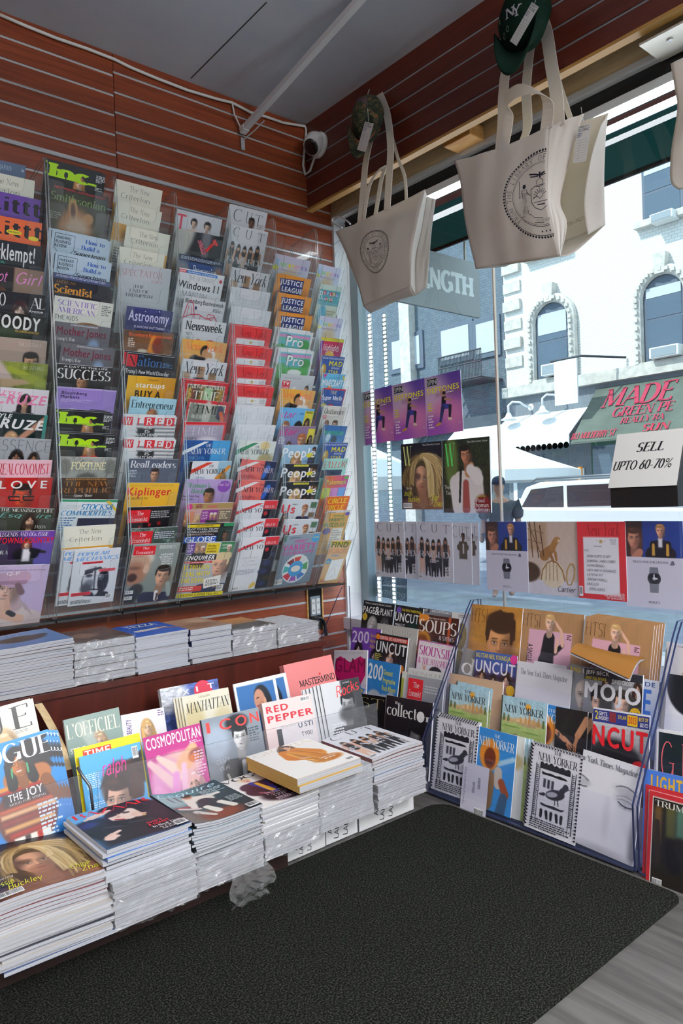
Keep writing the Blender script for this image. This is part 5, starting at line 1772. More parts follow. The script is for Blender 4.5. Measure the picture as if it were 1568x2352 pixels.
T f .1 .04 .9 .09 b0b3ae MONOCLE
= stblack|black magazine in a plastic sleeve with tan letters
G 141516 0e0f10
T q .3 .05 .95 .2 b8a878 ST
= collector|black magazine with white lower-case title and shadowed face
G 131417 0b0c0e
F .74 .56 .56 7a7876 0e0e10 s .3 0 101114 4a4644 -1
E .9 .6 .14 .4 0c0c0e .8
T f .2 .06 .32 .1 f0f0ee the
T f .03 .1 .68 .26 f0f0ee collect
O .765 .21 .08 .08 f0f0ee
T f .86 .16 .98 .26 f0f0ee r
= htsiman|ochre newspaper magazine with brown-haired man close up
G b07a34 c08a40
N 3 .1 3
F .6 .44 .66 c98e5c 3a2414 s .1 3 d8d0c4 a06040
E .6 .16 .26 .1 3a2414 .3
K .5 .12 .06 .58 .08 .05 3a2414 .6
K .68 .12 .06 .8 .1 .05 3a2414 .6
K .38 .2 .05 .36 .34 .04 3a2414 .5
K .84 .18 .05 .86 .36 .04 3a2414 .5
T q .02 .05 .34 .21 3a2410 HTSI
= htsiwoman|tan newspaper magazine with blonde woman on pink
G a88058 a07850
N 20 .05 3 - 2 .05
Q .14 .22 .84 1 d8a8b8 .006
K .48 .3 .09 .46 .6 .12 18181c .2
K .42 .55 .09 .56 .9 .1 18181c .2
K .62 .42 .035 .7 .36 .03 18181c .3
K .7 .36 .025 .66 .2 .022 e0b49c .3
K .66 .2 .02 .54 .1 .02 e0b49c .3
K .5 .48 .04 .6 .44 .04 18181c .3
K .6 .44 .022 .62 .3 .02 e0b49c .3
K .48 .18 .03 .49 .26 .035 d8a88c .3
F .47 .13 .2 e4bca4 c8a068 s .3 0 -
T q .02 .05 .32 .19 3a2814 HTSI
X .06 .45 .3 .52 1c1410 90 A SINGLE
U .76 .24 .84 .3 5a3a40 3
= de|grey magazine with pale lower-case letters
G 8c8884 7a7672
T g .06 .12 .9 .36 eceae6 de
Q 0 .5 1 1 3a2a20 .05
Q 0 .6 1 .7 b8783a .05
= uncutband|blue and pink music magazine with group of long-haired men
G 3a5aa0 5a2a4a
Q 0 .3 1 1 3a2438 .1
T b .02 .03 .9 .09 e0cc30 BIG STAR NEIL YOUNG JAM
T b .03 .13 .98 .29 e8e4ec UNCUT
F .2 .34 .2 c8987c 2a1c18 l
F .48 .38 .18 c09070 221614 l
F .78 .36 .27 cfa088 2a1a16 l 0 0 a02030
F .1 .42 .15 d0b090 6a4a3a l
O .93 .06 .08 .09 d83a8a
O .9 .48 .1 .1 e8b81c
= nytmag|white newspaper magazine with closed eyelids and blackletter title
G dcdce2 e2e2e8
K .14 .68 .03 .46 .7 .02 86868e 1.2
K .52 .72 .03 .86 .76 .02 86868e 1.2
K .16 .76 .02 .44 .76 .02 9a9aa2 1.2
K .55 .82 .02 .86 .82 .02 8a8a92 1.2
T G .07 .09 .93 .16 85858c The New York Times Magazine
= nytface|white newspaper magazine with a sleeping face and blackletter title
G d4d5dd dcdde4
E .3 .5 .5 .7 e4e4ea 1 .8
E .8 .3 .2 .05 a8a8b2 1.2 .7 6
E .78 .37 .17 .06 b0b0ba 1.1 .8
E .8 .45 .13 .03 b8b8c2 1.1 .8
E .06 .34 .12 .04 b0b0ba 1.2 .8
E .5 .62 .06 .2 c8c8d0 1.4 .6
E 1 .8 .1 .4 7a7a82 1.2 .9
E .5 1 .5 .06 a8a8b2 1.3
Y 84848e .02 .6,.275 .68,.25 .78,.245 .88,.265 .95,.31
Y 6a6a74 .012 .64,.265 .72,.248 .82,.25 .9,.275
Y 9a9aa4 .008 .63,.37 .7,.345 .79,.338 .87,.355 .94,.395
Y 8a8a94 .008 .64,.395 .72,.38 .82,.385 .9,.41
Y 44444e .016 .66,.415 .73,.44 .8,.45 .87,.445 .92,.43
Y 5a5a64 .006 .7,.44 .69,.455
Y 5a5a64 .006 .78,.455 .78,.47
Y 5a5a64 .006 .86,.45 .875,.465
Y 84848e .018 .0,.265 .08,.28 .16,.31
Y 55555f .014 .0,.375 .07,.385 .14,.375
T G -.1 .05 .93 .11 70707a New York Times Magazine
= gabriel|grey magazine with half of a bald man's face
G 8c8e92 7a7c80
F .42 .36 .62 bcb0a8 6a6664 b 0 0 222
T b .02 .03 .3 .09 d8b830 AND
T b .34 .03 .98 .09 f0f0f0 UNSEEN
= mojo|dark grey music magazine with two men and white title
G 8a8c92 6c6e74
T x .02 .17 .98 .36 dcdde2 MOJO
F .28 .4 .36 d0a890 1c1a1c s 0 0 2a2a2e
E .28 .27 .15 .08 15151a .15
Q .13 .27 .43 .33 15151a .03
F .68 .38 .38 d8b098 2a2420 s .1 2 1c1c20
R 0 .01 1 .1 2c2c34
R .0 .1 .5 .14 33333a
T b .03 .025 .44 .07 f0f0f0 JEFF BECK
T b .03 .1 .4 .135 e0c830 HEART FULL OF SOUL
T b .5 .1 .86 .15 f0f0f0 DAVID CROSBY
O .9 .46 .09 .09 e8b81c
T b .84 .44 .96 .48 3a2a10 168
F .4 .1 .13 d8b098 3a2418 l
F .92 .17 .15 d0a890 2a1c14 l
= gguide|blue and white music guide with blue letter
G d8dce4 4a6aa8
T b .1 .03 .9 .08 2a4a8a GUIDE
T b .1 .12 .8 .4 3a6ab8 GE
F .5 .7 .5 b8b8bc 7a7a80 l
= nyergolf|weekly with watercolour golf lawn and town under black capitals
G a4cad8 d8dcc4
Q 0 .29 1 1 a8bc6a .04
E .2 .3 .2 .03 c8a870 .6
E .65 .3 .3 .05 b8986a .5
E .5 .28 .2 .03 d8b888 .6
N 9 .08 4
E .6 .1 .06 .04 e8a83a .3
K .46 .24 .014 .46 .3 .02 c89858 .4
K .56 .22 .012 .56 .3 .02 c89858 .4
K .64 .2 .016 .64 .3 .025 c08a4c .4
K .74 .23 .012 .74 .3 .02 c89858 .4
K .84 .22 .014 .84 .3 .03 a8844c .4
K .08 .24 .022 .08 .3 .03 5a6a40 .5
K .18 .25 .02 .18 .3 .03 5a6a40 .5
K .94 .24 .02 .94 .31 .03 5a6a40 .5
E .25 .38 .2 .012 7a9a44 .7
E .7 .42 .2 .012 7a9a44 .7
E .36 .52 .08 .06 8a8074 .3
E .36 .55 .06 .04 e0d8d0 .3
R .0 .0 .03 1 2c3a2c
T f .4 .05 .58 .09 1c2024 THE
T f .08 .11 .94 .2 1c2024 NEW YORKER
= nyerduck|weekly with stamped black pigeon drawing
G dcdce4 d4d4dc
N 40 .06 3
T f .44 .03 .6 .075 16161c THE
T f .14 .09 .92 .18 16161c NEW YORKER
W 1c1c22 .2,.2 .24,.19 .28,.21 .32,.19 .36,.21 .42,.18 .48,.21 .52,.19 .58,.21 .64,.19 .7,.21 .76,.19 .8,.21 .8,.27 .2,.27
W 1c1c22 .24,.3 .34,.31 .42,.3 .52,.31 .6,.3 .72,.31 .76,.33 .6,.335 .42,.33 .26,.335
Q .29 .38 .34 .48 34343c .02
Q .37 .38 .42 .48 34343c .02
Q .45 .38 .5 .48 34343c .02
E .54 .53 .19 .06 2a2a32 .15 1 -14
E .48 .535 .11 .03 a8a8b4 .3 1 -14
K .66 .47 .05 .72 .42 .045 2a2a32 .2
E .73 .41 .055 .04 2a2a32 .2
K .77 .415 .015 .8 .42 .008 2a2a32 .3
K .32 .56 .03 .24 .57 .015 2a2a32 .3
K .55 .58 .012 .55 .64 .01 2a2a32 .4
K .6 .58 .012 .62 .64 .01 2a2a32 .4
W 2a2a32 .26,.66 .4,.67 .52,.66 .66,.67 .76,.66 .7,.69 .5,.695 .3,.69
K .3 .75 .03 .3 .82 .025 22222a .3
K .4 .75 .03 .42 .82 .025 22222a .3
K .5 .75 .03 .5 .82 .025 22222a .3
K .6 .75 .03 .62 .82 .025 22222a .3
K .7 .75 .03 .7 .82 .025 22222a .3
R .12 .22 .135 .92 22222a
R .2 .22 .21 .92 22222a
R .83 .22 .84 .92 22222a
R .9 .22 .915 .92 22222a
U .1 .86 .92 .98 2a2a32 5
U .14 .24 .2 .84 4a4a52 26
U .84 .24 .9 .84 4a4a52 26
Z .0 .02 .0 .98 24 .05 22222a
Z 1 .02 1 .98 24 -.05 22222a
Z .04 0 .96 0 16 .025 22222a
= nyersky|bright blue weekly with orange fur hood
G 2f84cc 3a90d4
K .6 .4 .05 .95 .3 .05 a8d0ec 1
E .34 .32 .26 .2 d8862a .25
E .36 .36 .15 .13 6a3018 .3
N 20 .04 3
K .4 .6 .14 .3 .9 .2 8a6a4a .3
K .6 .5 .1 .62 .65 .1 c8bcb0 .3
K .7 .62 .08 .82 .75 .09 9a4a24 .3
K .78 .8 .1 .72 1 .12 3a5a78 .3
K .3 .42 .02 .42 .42 .02 3a1a10 .5
T f .42 .05 .58 .09 e8f0f6 THE
T f .04 .11 .96 .22 e8f0f6 NEW YORKER
= hands|black magazine with bare forearms and hands
G 151312 0e0d0c
K .98 .1 .1 .72 .3 .09 c08a64 .3
K .5 .04 .06 .2 .3 .1 1c1a18 .4
K .04 .3 .07 .3 .38 .06 b87e58 .3
K .3 .36 .06 .44 .4 .05 c48a64 .3
K .42 .38 .02 .56 .42 .016 c89068 .3
K .42 .4 .02 .56 .45 .016 c89068 .3
K .4 .42 .02 .53 .48 .016 b87e58 .3
K .38 .43 .018 .48 .5 .015 a86e4a .3
K .72 .3 .06 .64 .42 .05 b87e58 .3
K .64 .42 .018 .6 .5 .014 b87e58 .3
K .68 .43 .018 .66 .52 .014 b87e58 .3
E .12 .33 .04 .03 3a3a3e .4
= ncut|white music magazine with heavy red title over black fur
G e2e2e6 1c1a1c
E .4 .62 .5 .3 121214 .3
E .3 .8 .3 .08 d8c8b4 .6
N 25 .08 3
R .0 .02 1 .16 2a3478
T b .03 .035 .09 .13 e0c830 2
T b .1 .04 .26 .08 f0f0f0 GIFTS
T b .1 .09 .28 .13 f0f0f0 INSIDE!
R .3 .03 .42 .14 7a2a34
R .62 .03 .8 .15 d0a820
T b .46 .05 .6 .09 e0c830 DYLAN
T b .64 .05 .78 .12 c83028 2023
T b .82 .04 .98 .08 e0c830 BEST OF
T b .84 .1 .98 .14 f0f0f0 2023 CD
T x .0 .2 .98 .42 d8202c NCUT
O .84 .62 .15 .15 c81c24
T b .74 .58 .94 .66 e0b020 2023
T b .76 .7 .92 .74 f0e0e0 REVIEW
= card|white subscription reply card with a bar code
G d4d2e0 cecbdc
X .3 .4 .62 .46 5a5a6a 90 NEW YORKER
X .5 .3 .82 .36 5a5a6a 90 BUSINESS REPLY
U .08 .1 .16 .8 8a8a9a 20
B .55 .78 .9 .97
= gr|dark green magazine with tall coral letters, thick
G 122024 0e181c
R 0 0 1 .03 e4e4e4
R 0 0 .05 1 e4e4e4
T q .12 .12 .44 .52 e0646c G
T q .6 .12 .94 .52 e0646c R
= darkarc|white and black magazine with red triangle
G dcdee4 d4d6dc
E .8 .1 .8 .34 14161c .1
W c8302c .7,.3 1,.24 1,.36
= lights|blue magazine with gold capitals
G 4a7ad0 3f6cc0
T x .16 .05 .96 .2 d8a838 LIGHTS
= timetrump|red-bordered news magazine with a dark room and two figures
G b82a30 a82228
Q .08 .05 1 .97 d8d0c8 .004
Q .1 .06 1 .96 1c1814 .004
Q .14 .14 .3 .5 5a4420 .08
Q .4 .12 .6 .42 4a4a28 .08
Q .62 .1 1 .4 4a6a5a .1
K .5 .5 .1 .6 .7 .15 0c0b0c .3
K .2 .3 .06 .24 .7 .08 2a2018 .3
T f .14 .08 1.1 .14 d8d4cc TRUMP'S
B .14 .86 .36 .94
= tanbag|tan paper envelope behind the weeklies
G c8a888 bd9c7c
= spin|purple music poster of a climbing man with yellow title
G 5a3a9c b868a8
E .1 .3 .5 .4 e8c8dc 1 .8
E .6 .66 .5 .24 e080b0 1.2 .8
E .2 .95 .4 .25 a050b0 1
Q .3 .3 1 .36 8a5a6a .1 .5
K .52 .4 .06 .5 .54 .06 16141c .2
K .5 .36 .025 .44 .28 .02 b88468 .3
K .46 .28 .02 .54 .25 .018 b88468 .3
K .55 .42 .025 .72 .46 .018 b88468 .3
E .53 .34 .04 .04 c09070 .3
E .53 .32 .045 .03 16100e .3
K .5 .54 .06 .68 .56 .045 3a3a90 .2
K .68 .56 .045 .66 .72 .03 1c1a28 .2
K .48 .56 .055 .4 .78 .035 2a2a60 .2
K .64 .76 .03 .7 .77 .02 e8d0b0 .3
K .38 .82 .03 .28 .84 .02 c8902c .3
R .05 .03 .36 .17 14121a
R .055 .034 .355 .166 f4f2f4
R .065 .04 .345 .16 14121a
T s .08 .06 .33 .14 f4f2f4 SPIN
T b .06 .2 .95 .29 f4ea30 DEFTONES
U .6 .31 .94 .34 f0e8f0 1
U .06 .45 .2 .6 e8e02c 4
U .06 .66 .22 .9 f0e0f0 5
Y f8f4f8 .006 .9,.84 .95,.86
= wwoman|leafy dark magazine with dark-haired woman in white shirt and green letter
G 1c2416 2a2018
N 12 .5 4 3a4a22
E .2 .3 .14 .4 5a6a34 .7
F .5 .22 .28 b87a58 14100e u .1 -6 e0d8d4 a04a44
K .3 .6 .15 .4 .9 .2 e4dcda .2
K .7 .5 .14 .72 .85 .16 ddd4d2 .25
K .62 .36 .05 .56 .46 .08 c08860 .3
K .76 .55 .1 .6 .42 .09 e8e0de .3
K .4 .4 .025 .36 .85 .02 1c1412 .3
K .5 .6 .06 .5 .95 .08 9a4a44 .4
E .84 .9 .16 .14 7a1c1c .5
T f .06 .05 .28 .36 5ae06a W
T g .54 .035 .96 .06 eee The Directors Issue
T g .04 .62 .24 .67 f0ecea Teyana
T g .06 .7 .26 .75 f0ecea Taylor
T im .7 .76 .9 .79 a8d838 directed by
T g .7 .81 .88 .86 f0ecea Paul
T g .64 .87 .96 .92 f0ecea Thomas
T g .62 .93 .98 .98 f0ecea Anderson
= watch|white watch advertisement with two men on blue above
G d5d3de cfcdd8
Q 0 0 1 .42 1c3a86 .004
Q 0 0 .31 .42 3a2620 .02
F .16 .2 .32 c08468 4a3020 s .2 0 -
K .2 .42 .08 .26 .36 .06 b87c60 .3
F .62 .11 .19 d8a080 a87848 s 0 0 14141c
K .48 .38 .12 .76 .38 .12 14141c .2
Q .55 .22 .69 .5 14141c .03
Q .585 .2 .655 .3 e4e4e8 .03
K .5 .27 .02 .5 .38 .028 c8983a .3
K .74 .27 .02 .74 .38 .028 c8983a .3
Q 0 .42 1 1 d3d1dc .004
T s .14 .46 .74 .485 3a3a48 REACH FOR THE CROWN
O .5 .66 .115 .115 34363e
O .5 .66 .088 .088 101118
O .5 .66 .03 .03 a8aab4
W 7a7e88 .43,.53 .57,.53 .58,.6 .42,.6
W 7a7e88 .42,.72 .58,.72 .57,.82 .43,.82
R .49 .61 .51 .66 e4e6ee
R .5 .652 .56 .668 e4e6ee
O .82 .47 .025 .03 6a6a78
R .785 .48 .855 .495 6a6a78
T f .4 .92 .6 .945 5a5a68 ROLEX
= leopard|sandy jewellery advertisement with a leopard and gold bracelet
G ccb6a4 d8c8b8
Q 0 0 .4 .4 b89a78 .1
Q 0 .8 1 1 d9d4da .004
K .0 0 .008 .3 .5 .008 6a4a20 .6
Y 5a3c18 .02 .05,.0 .1,.5
Y 5a3c18 .02 .15,.0 .22,.5
Y 5a3c18 .02 .26,.05 .33,.48
Y 8a6a38 .016 0,.1 .34,.16
Y 8a6a38 .016 0,.25 .3,.3
E .5 .72 .24 .18 e0d0b0 .1
Y 9a7030 .022 .26,.8 .3,.66 .4,.56 .5,.53 .6,.56 .7,.66 .74,.8
Y 9a7030 .01 .36,.8 .38,.6
Y 9a7030 .01 .44,.8 .45,.56
Y 9a7030 .01 .52,.8 .52,.55
Y 9a7030 .01 .6,.8 .59,.58
E .0 .7 .24 .14 4a3418 .3
K .34 .46 .1 .5 .36 .07 9a6c34 .2
K .5 .36 .06 .56 .28 .06 a87838 .2
E .6 .25 .07 .045 b08040 .2
E .64 .26 .03 .02 e0c8a0 .4
K .46 .44 .03 .52 .54 .022 9a6c34 .3
K .56 .42 .03 .58 .52 .022 a87838 .3
N 60 .1 5
Y b8944a .022 .86,.56 .8,.64 .77,.76 .8,.84 .86,.84 .92,.74 .94,.62 .9,.56 .86,.56
T im .6 .87 .94 .94 2a2a30 Cartier
= bench1|blue photo magazine with a dark bird-like shape, top of its pile
G 7a9ac8 5a80b8
E .5 .5 .3 .2 3a3028 .4
K .2 .5 .05 .8 .4 .08 4a4038 .4
T q .06 .06 .6 .2 e8ecf4 VANITY
= bench2|brown plastic-wrapped book with faint art
G 6a5048 54403a
N 6 .25 3
E .4 .5 .2 .2 8a6a58 .8
= bench3|vivid blue fashion magazine with white title and reclining figure
G 2c58b8 3a6ac8
K .3 .6 .1 .8 .55 .06 e0d8d4 .4
K .7 .5 .04 .95 .7 .03 b87a5c .4
T b .25 .1 .85 .3 f0f2f6 TEZZA
= bench4|tan art magazine with muted landscape
G b89078 a07c68
E .5 .7 .4 .2 8a6450 .8
E .7 .3 .2 .2 c8a890 .9
= bench5|sunset orange magazine in plastic wrap
G d89858 7a6258
Q 0 .55 1 1 5a5654 .15
= bench6|white bundle in crumpled plastic wrap
G d8dadd cfd1d5
N 8 .08 3
= keep|grey sign with curly white lettering
G 8898a8 93a3b2
T im .1 .14 .6 .42 dfe8f0 Keep
T im .08 .55 .95 .85 dfe8f0 Smiling
= strength|grey hanging sign with white slab lettering
G a5a7a8 9b9d9e
T H .04 .3 .93 .64 eeeeec STRENGTH
= sellsign|white paper notice with black italic sale lettering
G e4e4e0 dcdcd8
T iG .34 .2 .74 .36 1c1c20 SELL
T iG .03 .52 .9 .68 1c1c20 UPTO 60-70%
= tagcard|white library-style price card with ruled lines
G eceae4 e6e4de
T h .1 .1 .9 .16 444 ICONIC
U .12 .03 .88 .08 555 2
U .06 .2 .4 .34 8080a0 3
R .06 .4 .94 .404 777
R .06 .47 .94 .474 777
R .06 .54 .94 .544 777
R .06 .61 .94 .614 777
R .06 .68 .94 .684 777
R .06 .75 .94 .754 777
R .06 .82 .94 .824 777
R .06 .89 .94 .894 777
R .06 .96 .94 .964 777
R .34 .36 .35 .98 777
'''
DES = {}
for _txt, _big in ((DESIGNS, 0), (DESIGNS_L, 1)):
    for blk in _txt.split('\n= ')[1:]:
        head, body = blk.split('\n', 1); k, d = head.split('|'); DES[k] = (d, body, _big)
_art = {}
def art(key, asp):
    kk = (key, round(asp, 3))
    if kk not in _art:
        d, body, big = DES[key]; _art[kk] = Art(asp, *((150, 196) if key in ('wblonde', 'bazaar', 'teal', 'joy', 'ralph') else (108, 140) if big or key in ('qp', 'popmech', 'econface', 'enquirer') else (60, 80))).run(body)
    return _art[kk]

# ------------------------------------------------------------------ a magazine
_mcache = {}
def magazine(key, w, h, t, M, label, group=None, name='magazine', bend=0.0, flip=False, full=True, edge=None, cat='magazine', m=None):
    """page block with a printed cover as its child; M places the cover's top-left corner, x across, y up the cover, z out of it"""
    asp = h / w; ck = (key, w, h, t, bend, edge)
    if ck not in _mcache:
        nb = 10 if bend else 1
        zb = lambda x, y: bend * math.sin(math.pi * x / w) if bend else 0.0
        V = []; F = []
        for lay, dz in ((0, -t), (1, -0.0006)):
            for j in range(2):
                for i in range(nb + 1):
                    x = w * i / nb; y = -h * j; ins = 0.0012 if lay else 0.0006
                    V.append((min(max(x, ins), w - ins), min(max(y, -h + ins), -ins), dz + zb(x, y)))
        k = nb + 1
        for i in range(nb):
            F += [(i, i + 1, k + i + 1, k + i), (2*k + i, 3*k + i, 3*k + i + 1, 2*k + i + 1), (i, 2*k + i, 2*k + i + 1, i + 1), (k + i, k + i + 1, 3*k + i + 1, 3*k + i)]
        F += [(0, k, 3*k, 2*k), (nb, 2*k + nb, 3*k + nb, k + nb)]
        o = mesh('magazine', V, F, edge or M_PAPER_UP); blk = o.data; bpy.data.objects.remove(o)
        def mp(u, v, l):
            x = np.asarray(u) * w; y = -np.asarray(v) * h
            return np.column_stack([x, y, np.asarray(l) + (bend * np.sin(np.pi * x / w) if bend else 0)])
        V, F, C = art(key, asp).emit(mp)
        n = len(V)   # the cover is a thin sheet: rim down to the block
        o = mesh('front_cover', V, F, m or M_PRINT, cols=C); cov = o.data; bpy.data.objects.remove(o)
        _mcache[ck] = (blk, cov)
    blk, cov = _mcache[ck]
    o = link(bpy.data.objects.new(name, blk)); o.matrix_world = M
    c = link(bpy.data.objects.new('front_cover', cov), o)
    tag(o, label, cat, group)
    return o
def upright(tl, tr, lean_down, w=None):
    """matrix whose x runs from tl to tr and whose y is opposite to lean_down"""
    x = (Vector(tr) - Vector(tl)).normalized(); d = Vector(lean_down); d = (d - x * d.dot(x)).normalized(); y = -d; z = x.cross(y)
    return Matrix(((x.x, y.x, z.x, tl[0]), (x.y, y.y, z.y, tl[1]), (x.z, y.z, z.z, tl[2]), (0, 0, 0, 1)))
ORD = ['top', 'second', 'third', 'fourth', 'fifth', 'sixth', 'seventh', 'eighth', 'ninth', 'tenth', 'eleventh', 'twelfth', 'thirteenth', 'fourteenth', 'fifteenth', 'sixteenth', 'seventeenth', 'bottom']

# ================================================================== the room
WY = 3.0; FX = 2.352; WX = 2.51; GX = 2.635
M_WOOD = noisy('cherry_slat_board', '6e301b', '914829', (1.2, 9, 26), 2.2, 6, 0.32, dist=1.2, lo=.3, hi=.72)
M_WOOD_SHADED = noisy('cherry_board_backlit_shade', '4e1d11', '632818', (9, 1.2, 26), 2.2, 6, 0.36, dist=1.2, lo=.3, hi=.72)  # same cherry, with the fascia's backlit shade put into a darker colour
M_BENCH = noisy('dark_mahogany_laminate', '3c1710', '54231a', (7, 7, 1.2), 2.4, 6, 0.3, dist=.8, lo=.3, hi=.75)
M_ALU = noisy('brushed_aluminium', 'd2d5d8', 'b0b3b7', (1, 60, 60), 3, 3, 0.3, spec=.6); M_ALU.node_tree.nodes['Principled BSDF'].inputs['Metallic'].default_value = .3
M_DKALU = mat('dark_aluminium', 'a2a7ad', .35, .3)
M_BLACK = mat('black_plastic', '0c0c0d', .45)
M_DARKGAP = mat('dark_gap', '120a07', .9)
M_WHITE = mat('white_paint', 'dfe1e2', .45)
M_CEIL = noisy('painted_ceiling', 'c0c7d4', 'cad1dc', (1, 1, 1), 3, 4, .75, bump=.15, bscale=160)
M_OAK = noisy('pale_oak_board', 'd6b684', 'ecd4aa', (14, .9, 14), 2.5, 6, .5, dist=1.5)
M_TRIM = mat('gold_oak_edge', 'b98a48', .4)
M_PINE = noisy('pine_block', 'b98242', 'd8a868', (6, 2, 14), 3, 4, .5)
M_FLOOR = noisy('grey_vinyl_plank', '403e3b', '5c5a57', (14, 1.1, 1), 2.6, 6, .42, dist=.6, bump=.06)
M_CABLE = mat('white_cable', 'cfd0ce', .5)

def slat_wall(name, boards, y0, y1, m):
    """boards (x0, x1, z0, z1) in the plane Y=y0, with silver inserts in the gaps listed after"""
    return None
struct(MB().box(-4.5, -5.2, -.06, GX + .3, WY + .1, 0).build('floor', M_FLOOR))
struct(MB().box(-4.5, -5.2, CEIL, GX + .3, WY + .1, CEIL + .15).build('ceiling', M_CEIL))
struct(MB().box(-4.5, -5.3, 0, GX, -5.2, CEIL).build('wall_rear', mat('cream_wall', 'c9c5bb', .8)))
struct(MB().box(-4.6, -5.2, 0, -4.5, WY + .1, CEIL).build('wall_far_end', mat('cream_wall')))
# left wall: cherry slatwall with aluminium inserts
SEAM = 1.326; wl = MB()
grR = [2.992, 2.907, 2.822, 2.736, 2.650, 2.566]; grL = [2.975, 2.890, 2.806, 2.722, 2.636, 2.570]
low = [2.566 - .0846 * i for i in range(1, 30)]
zs = [onY(775, q, WY).z for q in (1376, 1410, 1453, 1486)]
def boards(x0, x1, gr, y):
    ed = [CEIL] + sorted(gr, reverse=True) + [0.0]
    for a, b in zip(ed, ed[1:]):
        wl.box(x0, y, b + .0055, x1, y + .012, a - .0055 if a < CEIL else a)
        if b > 0: wl.box(x0, y + .004, b - .006, x1, y + .02, b + .006, 1)
boards(-4.5, SEAM - .0015, grL + [z for z in low if z > .7] + [.607, .522], WY)
XO = onY(733, 1395, WY).x
boards(SEAM + .0015, XO - .075, grR + [z for z in low if z > .7] + [.607, .522], WY)
boards(XO - .075, WX - .001, grR + [z for z in low if z > .76] + zs, WY)
wl.box(-4.5, WY + .02, 0, WX + .1, WY + .1, CEIL, 2)
wo = struct(wl.build('wall_left', [M_WOOD, M_ALU, M_DARKGAP]))
rail = MB().box(-4.5, WY - .012, 2.559, WX, WY + .002, 2.575).build('trim_1', M_ALU); struct(rail)
# window wall: fascia of slatwall above the window, oak board behind it, white jamb
fa = MB(); fz0 = onX(711.5, 481, FX).z + .006; g0 = onX(706, 446, FX).z
fg = [g0 + .0846 * i for i in range(0, 5) if g0 + .0846 * i < CEIL - .02]
ed = [fz0] + fg + [CEIL]
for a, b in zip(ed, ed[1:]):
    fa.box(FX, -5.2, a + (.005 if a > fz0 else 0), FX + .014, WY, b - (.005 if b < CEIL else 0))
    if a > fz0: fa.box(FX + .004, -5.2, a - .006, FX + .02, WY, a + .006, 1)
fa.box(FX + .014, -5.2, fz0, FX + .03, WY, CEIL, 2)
struct(fa.build('wall_window_fascia', [M_WOOD_SHADED, M_DKALU, M_DARKGAP]))
struct(MB().box(FX - .008, -5.2, fz0 - .012, FX + .03, WY, fz0).build('trim_2', M_TRIM))
zb = onX(763, 499, WX).z; zh = zb
struct(MB().box(WX, -5.2, zb, WX + .08, WY, CEIL).build('wall_window_head', M_OAK))
struct(MB().box(WX - .004, -5.2, zb - .022, WX + .07, WY, zb).build('trim_3', M_WHITE))
yj1 = WY - .015; yj2 = WY - .075; GZ0 = .50
struct(MB().box(WX, yj1, 0, GX - .025, WY + .1, zb - .022).build('trim_4', M_WHITE))
struct(MB().box(GX - .025, yj2, GZ0, GX + .03, WY + .1, zb - .06).build('trim_5', mat('grey_metal_frame', '8d9a9e', .35, .4)))
struct(MB().box(WX - .02, -5.2, GZ0 - .06, WX + .2, WY, GZ0).build('trim_6', mat('white_sill', 'd5d9de', .4)))
struct(MB().box(WX + .05, -5.2, 0, GX + .1, WY, GZ0 - .06).build('wall_window_base', M_WHITE))
struct(MB().box(WX + .03, -5.2, zb - .075, GX + .03, yj2, zb - .022).build('trim_7', mat('black_frame', '16181a', .4)))
M_GLASS = clear('window_glass', 'eef6f6', 0.03, 0.01, bump=0)
ys = onX(1141, 900, GX).y
def pane(n, y0, y1):
    struct(MB().box(GX, y0, GZ0, GX + .008, y1, zb - .07).build(n, M_GLASS))
pane('window_1', ys + .003, yj2 + .002); pane('window_2', -5.2, ys - .003)
struct(MB().box(GX - .003, ys - .0035, GZ0, GX + .011, ys + .0035, zb - .07).build('trim_8', mat('copper_seam', 'd8c2b4', .3, .5)))
# dark seam line on the ceiling
a = onZ(438, 180, CEIL); b = onZ(612, 5, CEIL)
struct(MB().ribbon([(a.x, a.y, CEIL - .0006), ((a.x+b.x)/2, (a.y+b.y)/2, CEIL - .0006), (b.x, b.y, CEIL - .0006)], (b - a).cross(Vector((0, 0, 1))), .006, .001).build('trim_9', mat('ceiling_crack', '4a4846', .8)))

# ================================================================== ceiling and corner fittings
for i, (p, wv) in enumerate(LAMPS):
    t = empty('added_pendant_light', (p[0], p[1], CEIL))  # added pendant, there for its light on walls and ceiling
    MB().box(-.16, -.62, p[2] - CEIL - .04, .16, .62, p[2] - CEIL + .04).build('housing', M_WHITE, t)
    MB().box(-.14, -.58, p[2] - CEIL - .046, .14, .58, p[2] - CEIL - .04).build('diffuser', mat('lit_diffuser', 'fff', .5, emit='fff4ea', estr=2.0), t)
    for yy in (-.45, .45): MB().tube([(0, yy, p[2] - CEIL + .04), (0, yy, 0)], .006, 6).build('suspension_rod', M_ALU, t)
    tag(t, f'added white suspended tube light behind the camera, number {i + 1} from the wall rack', 'light', 'added suspended lights')
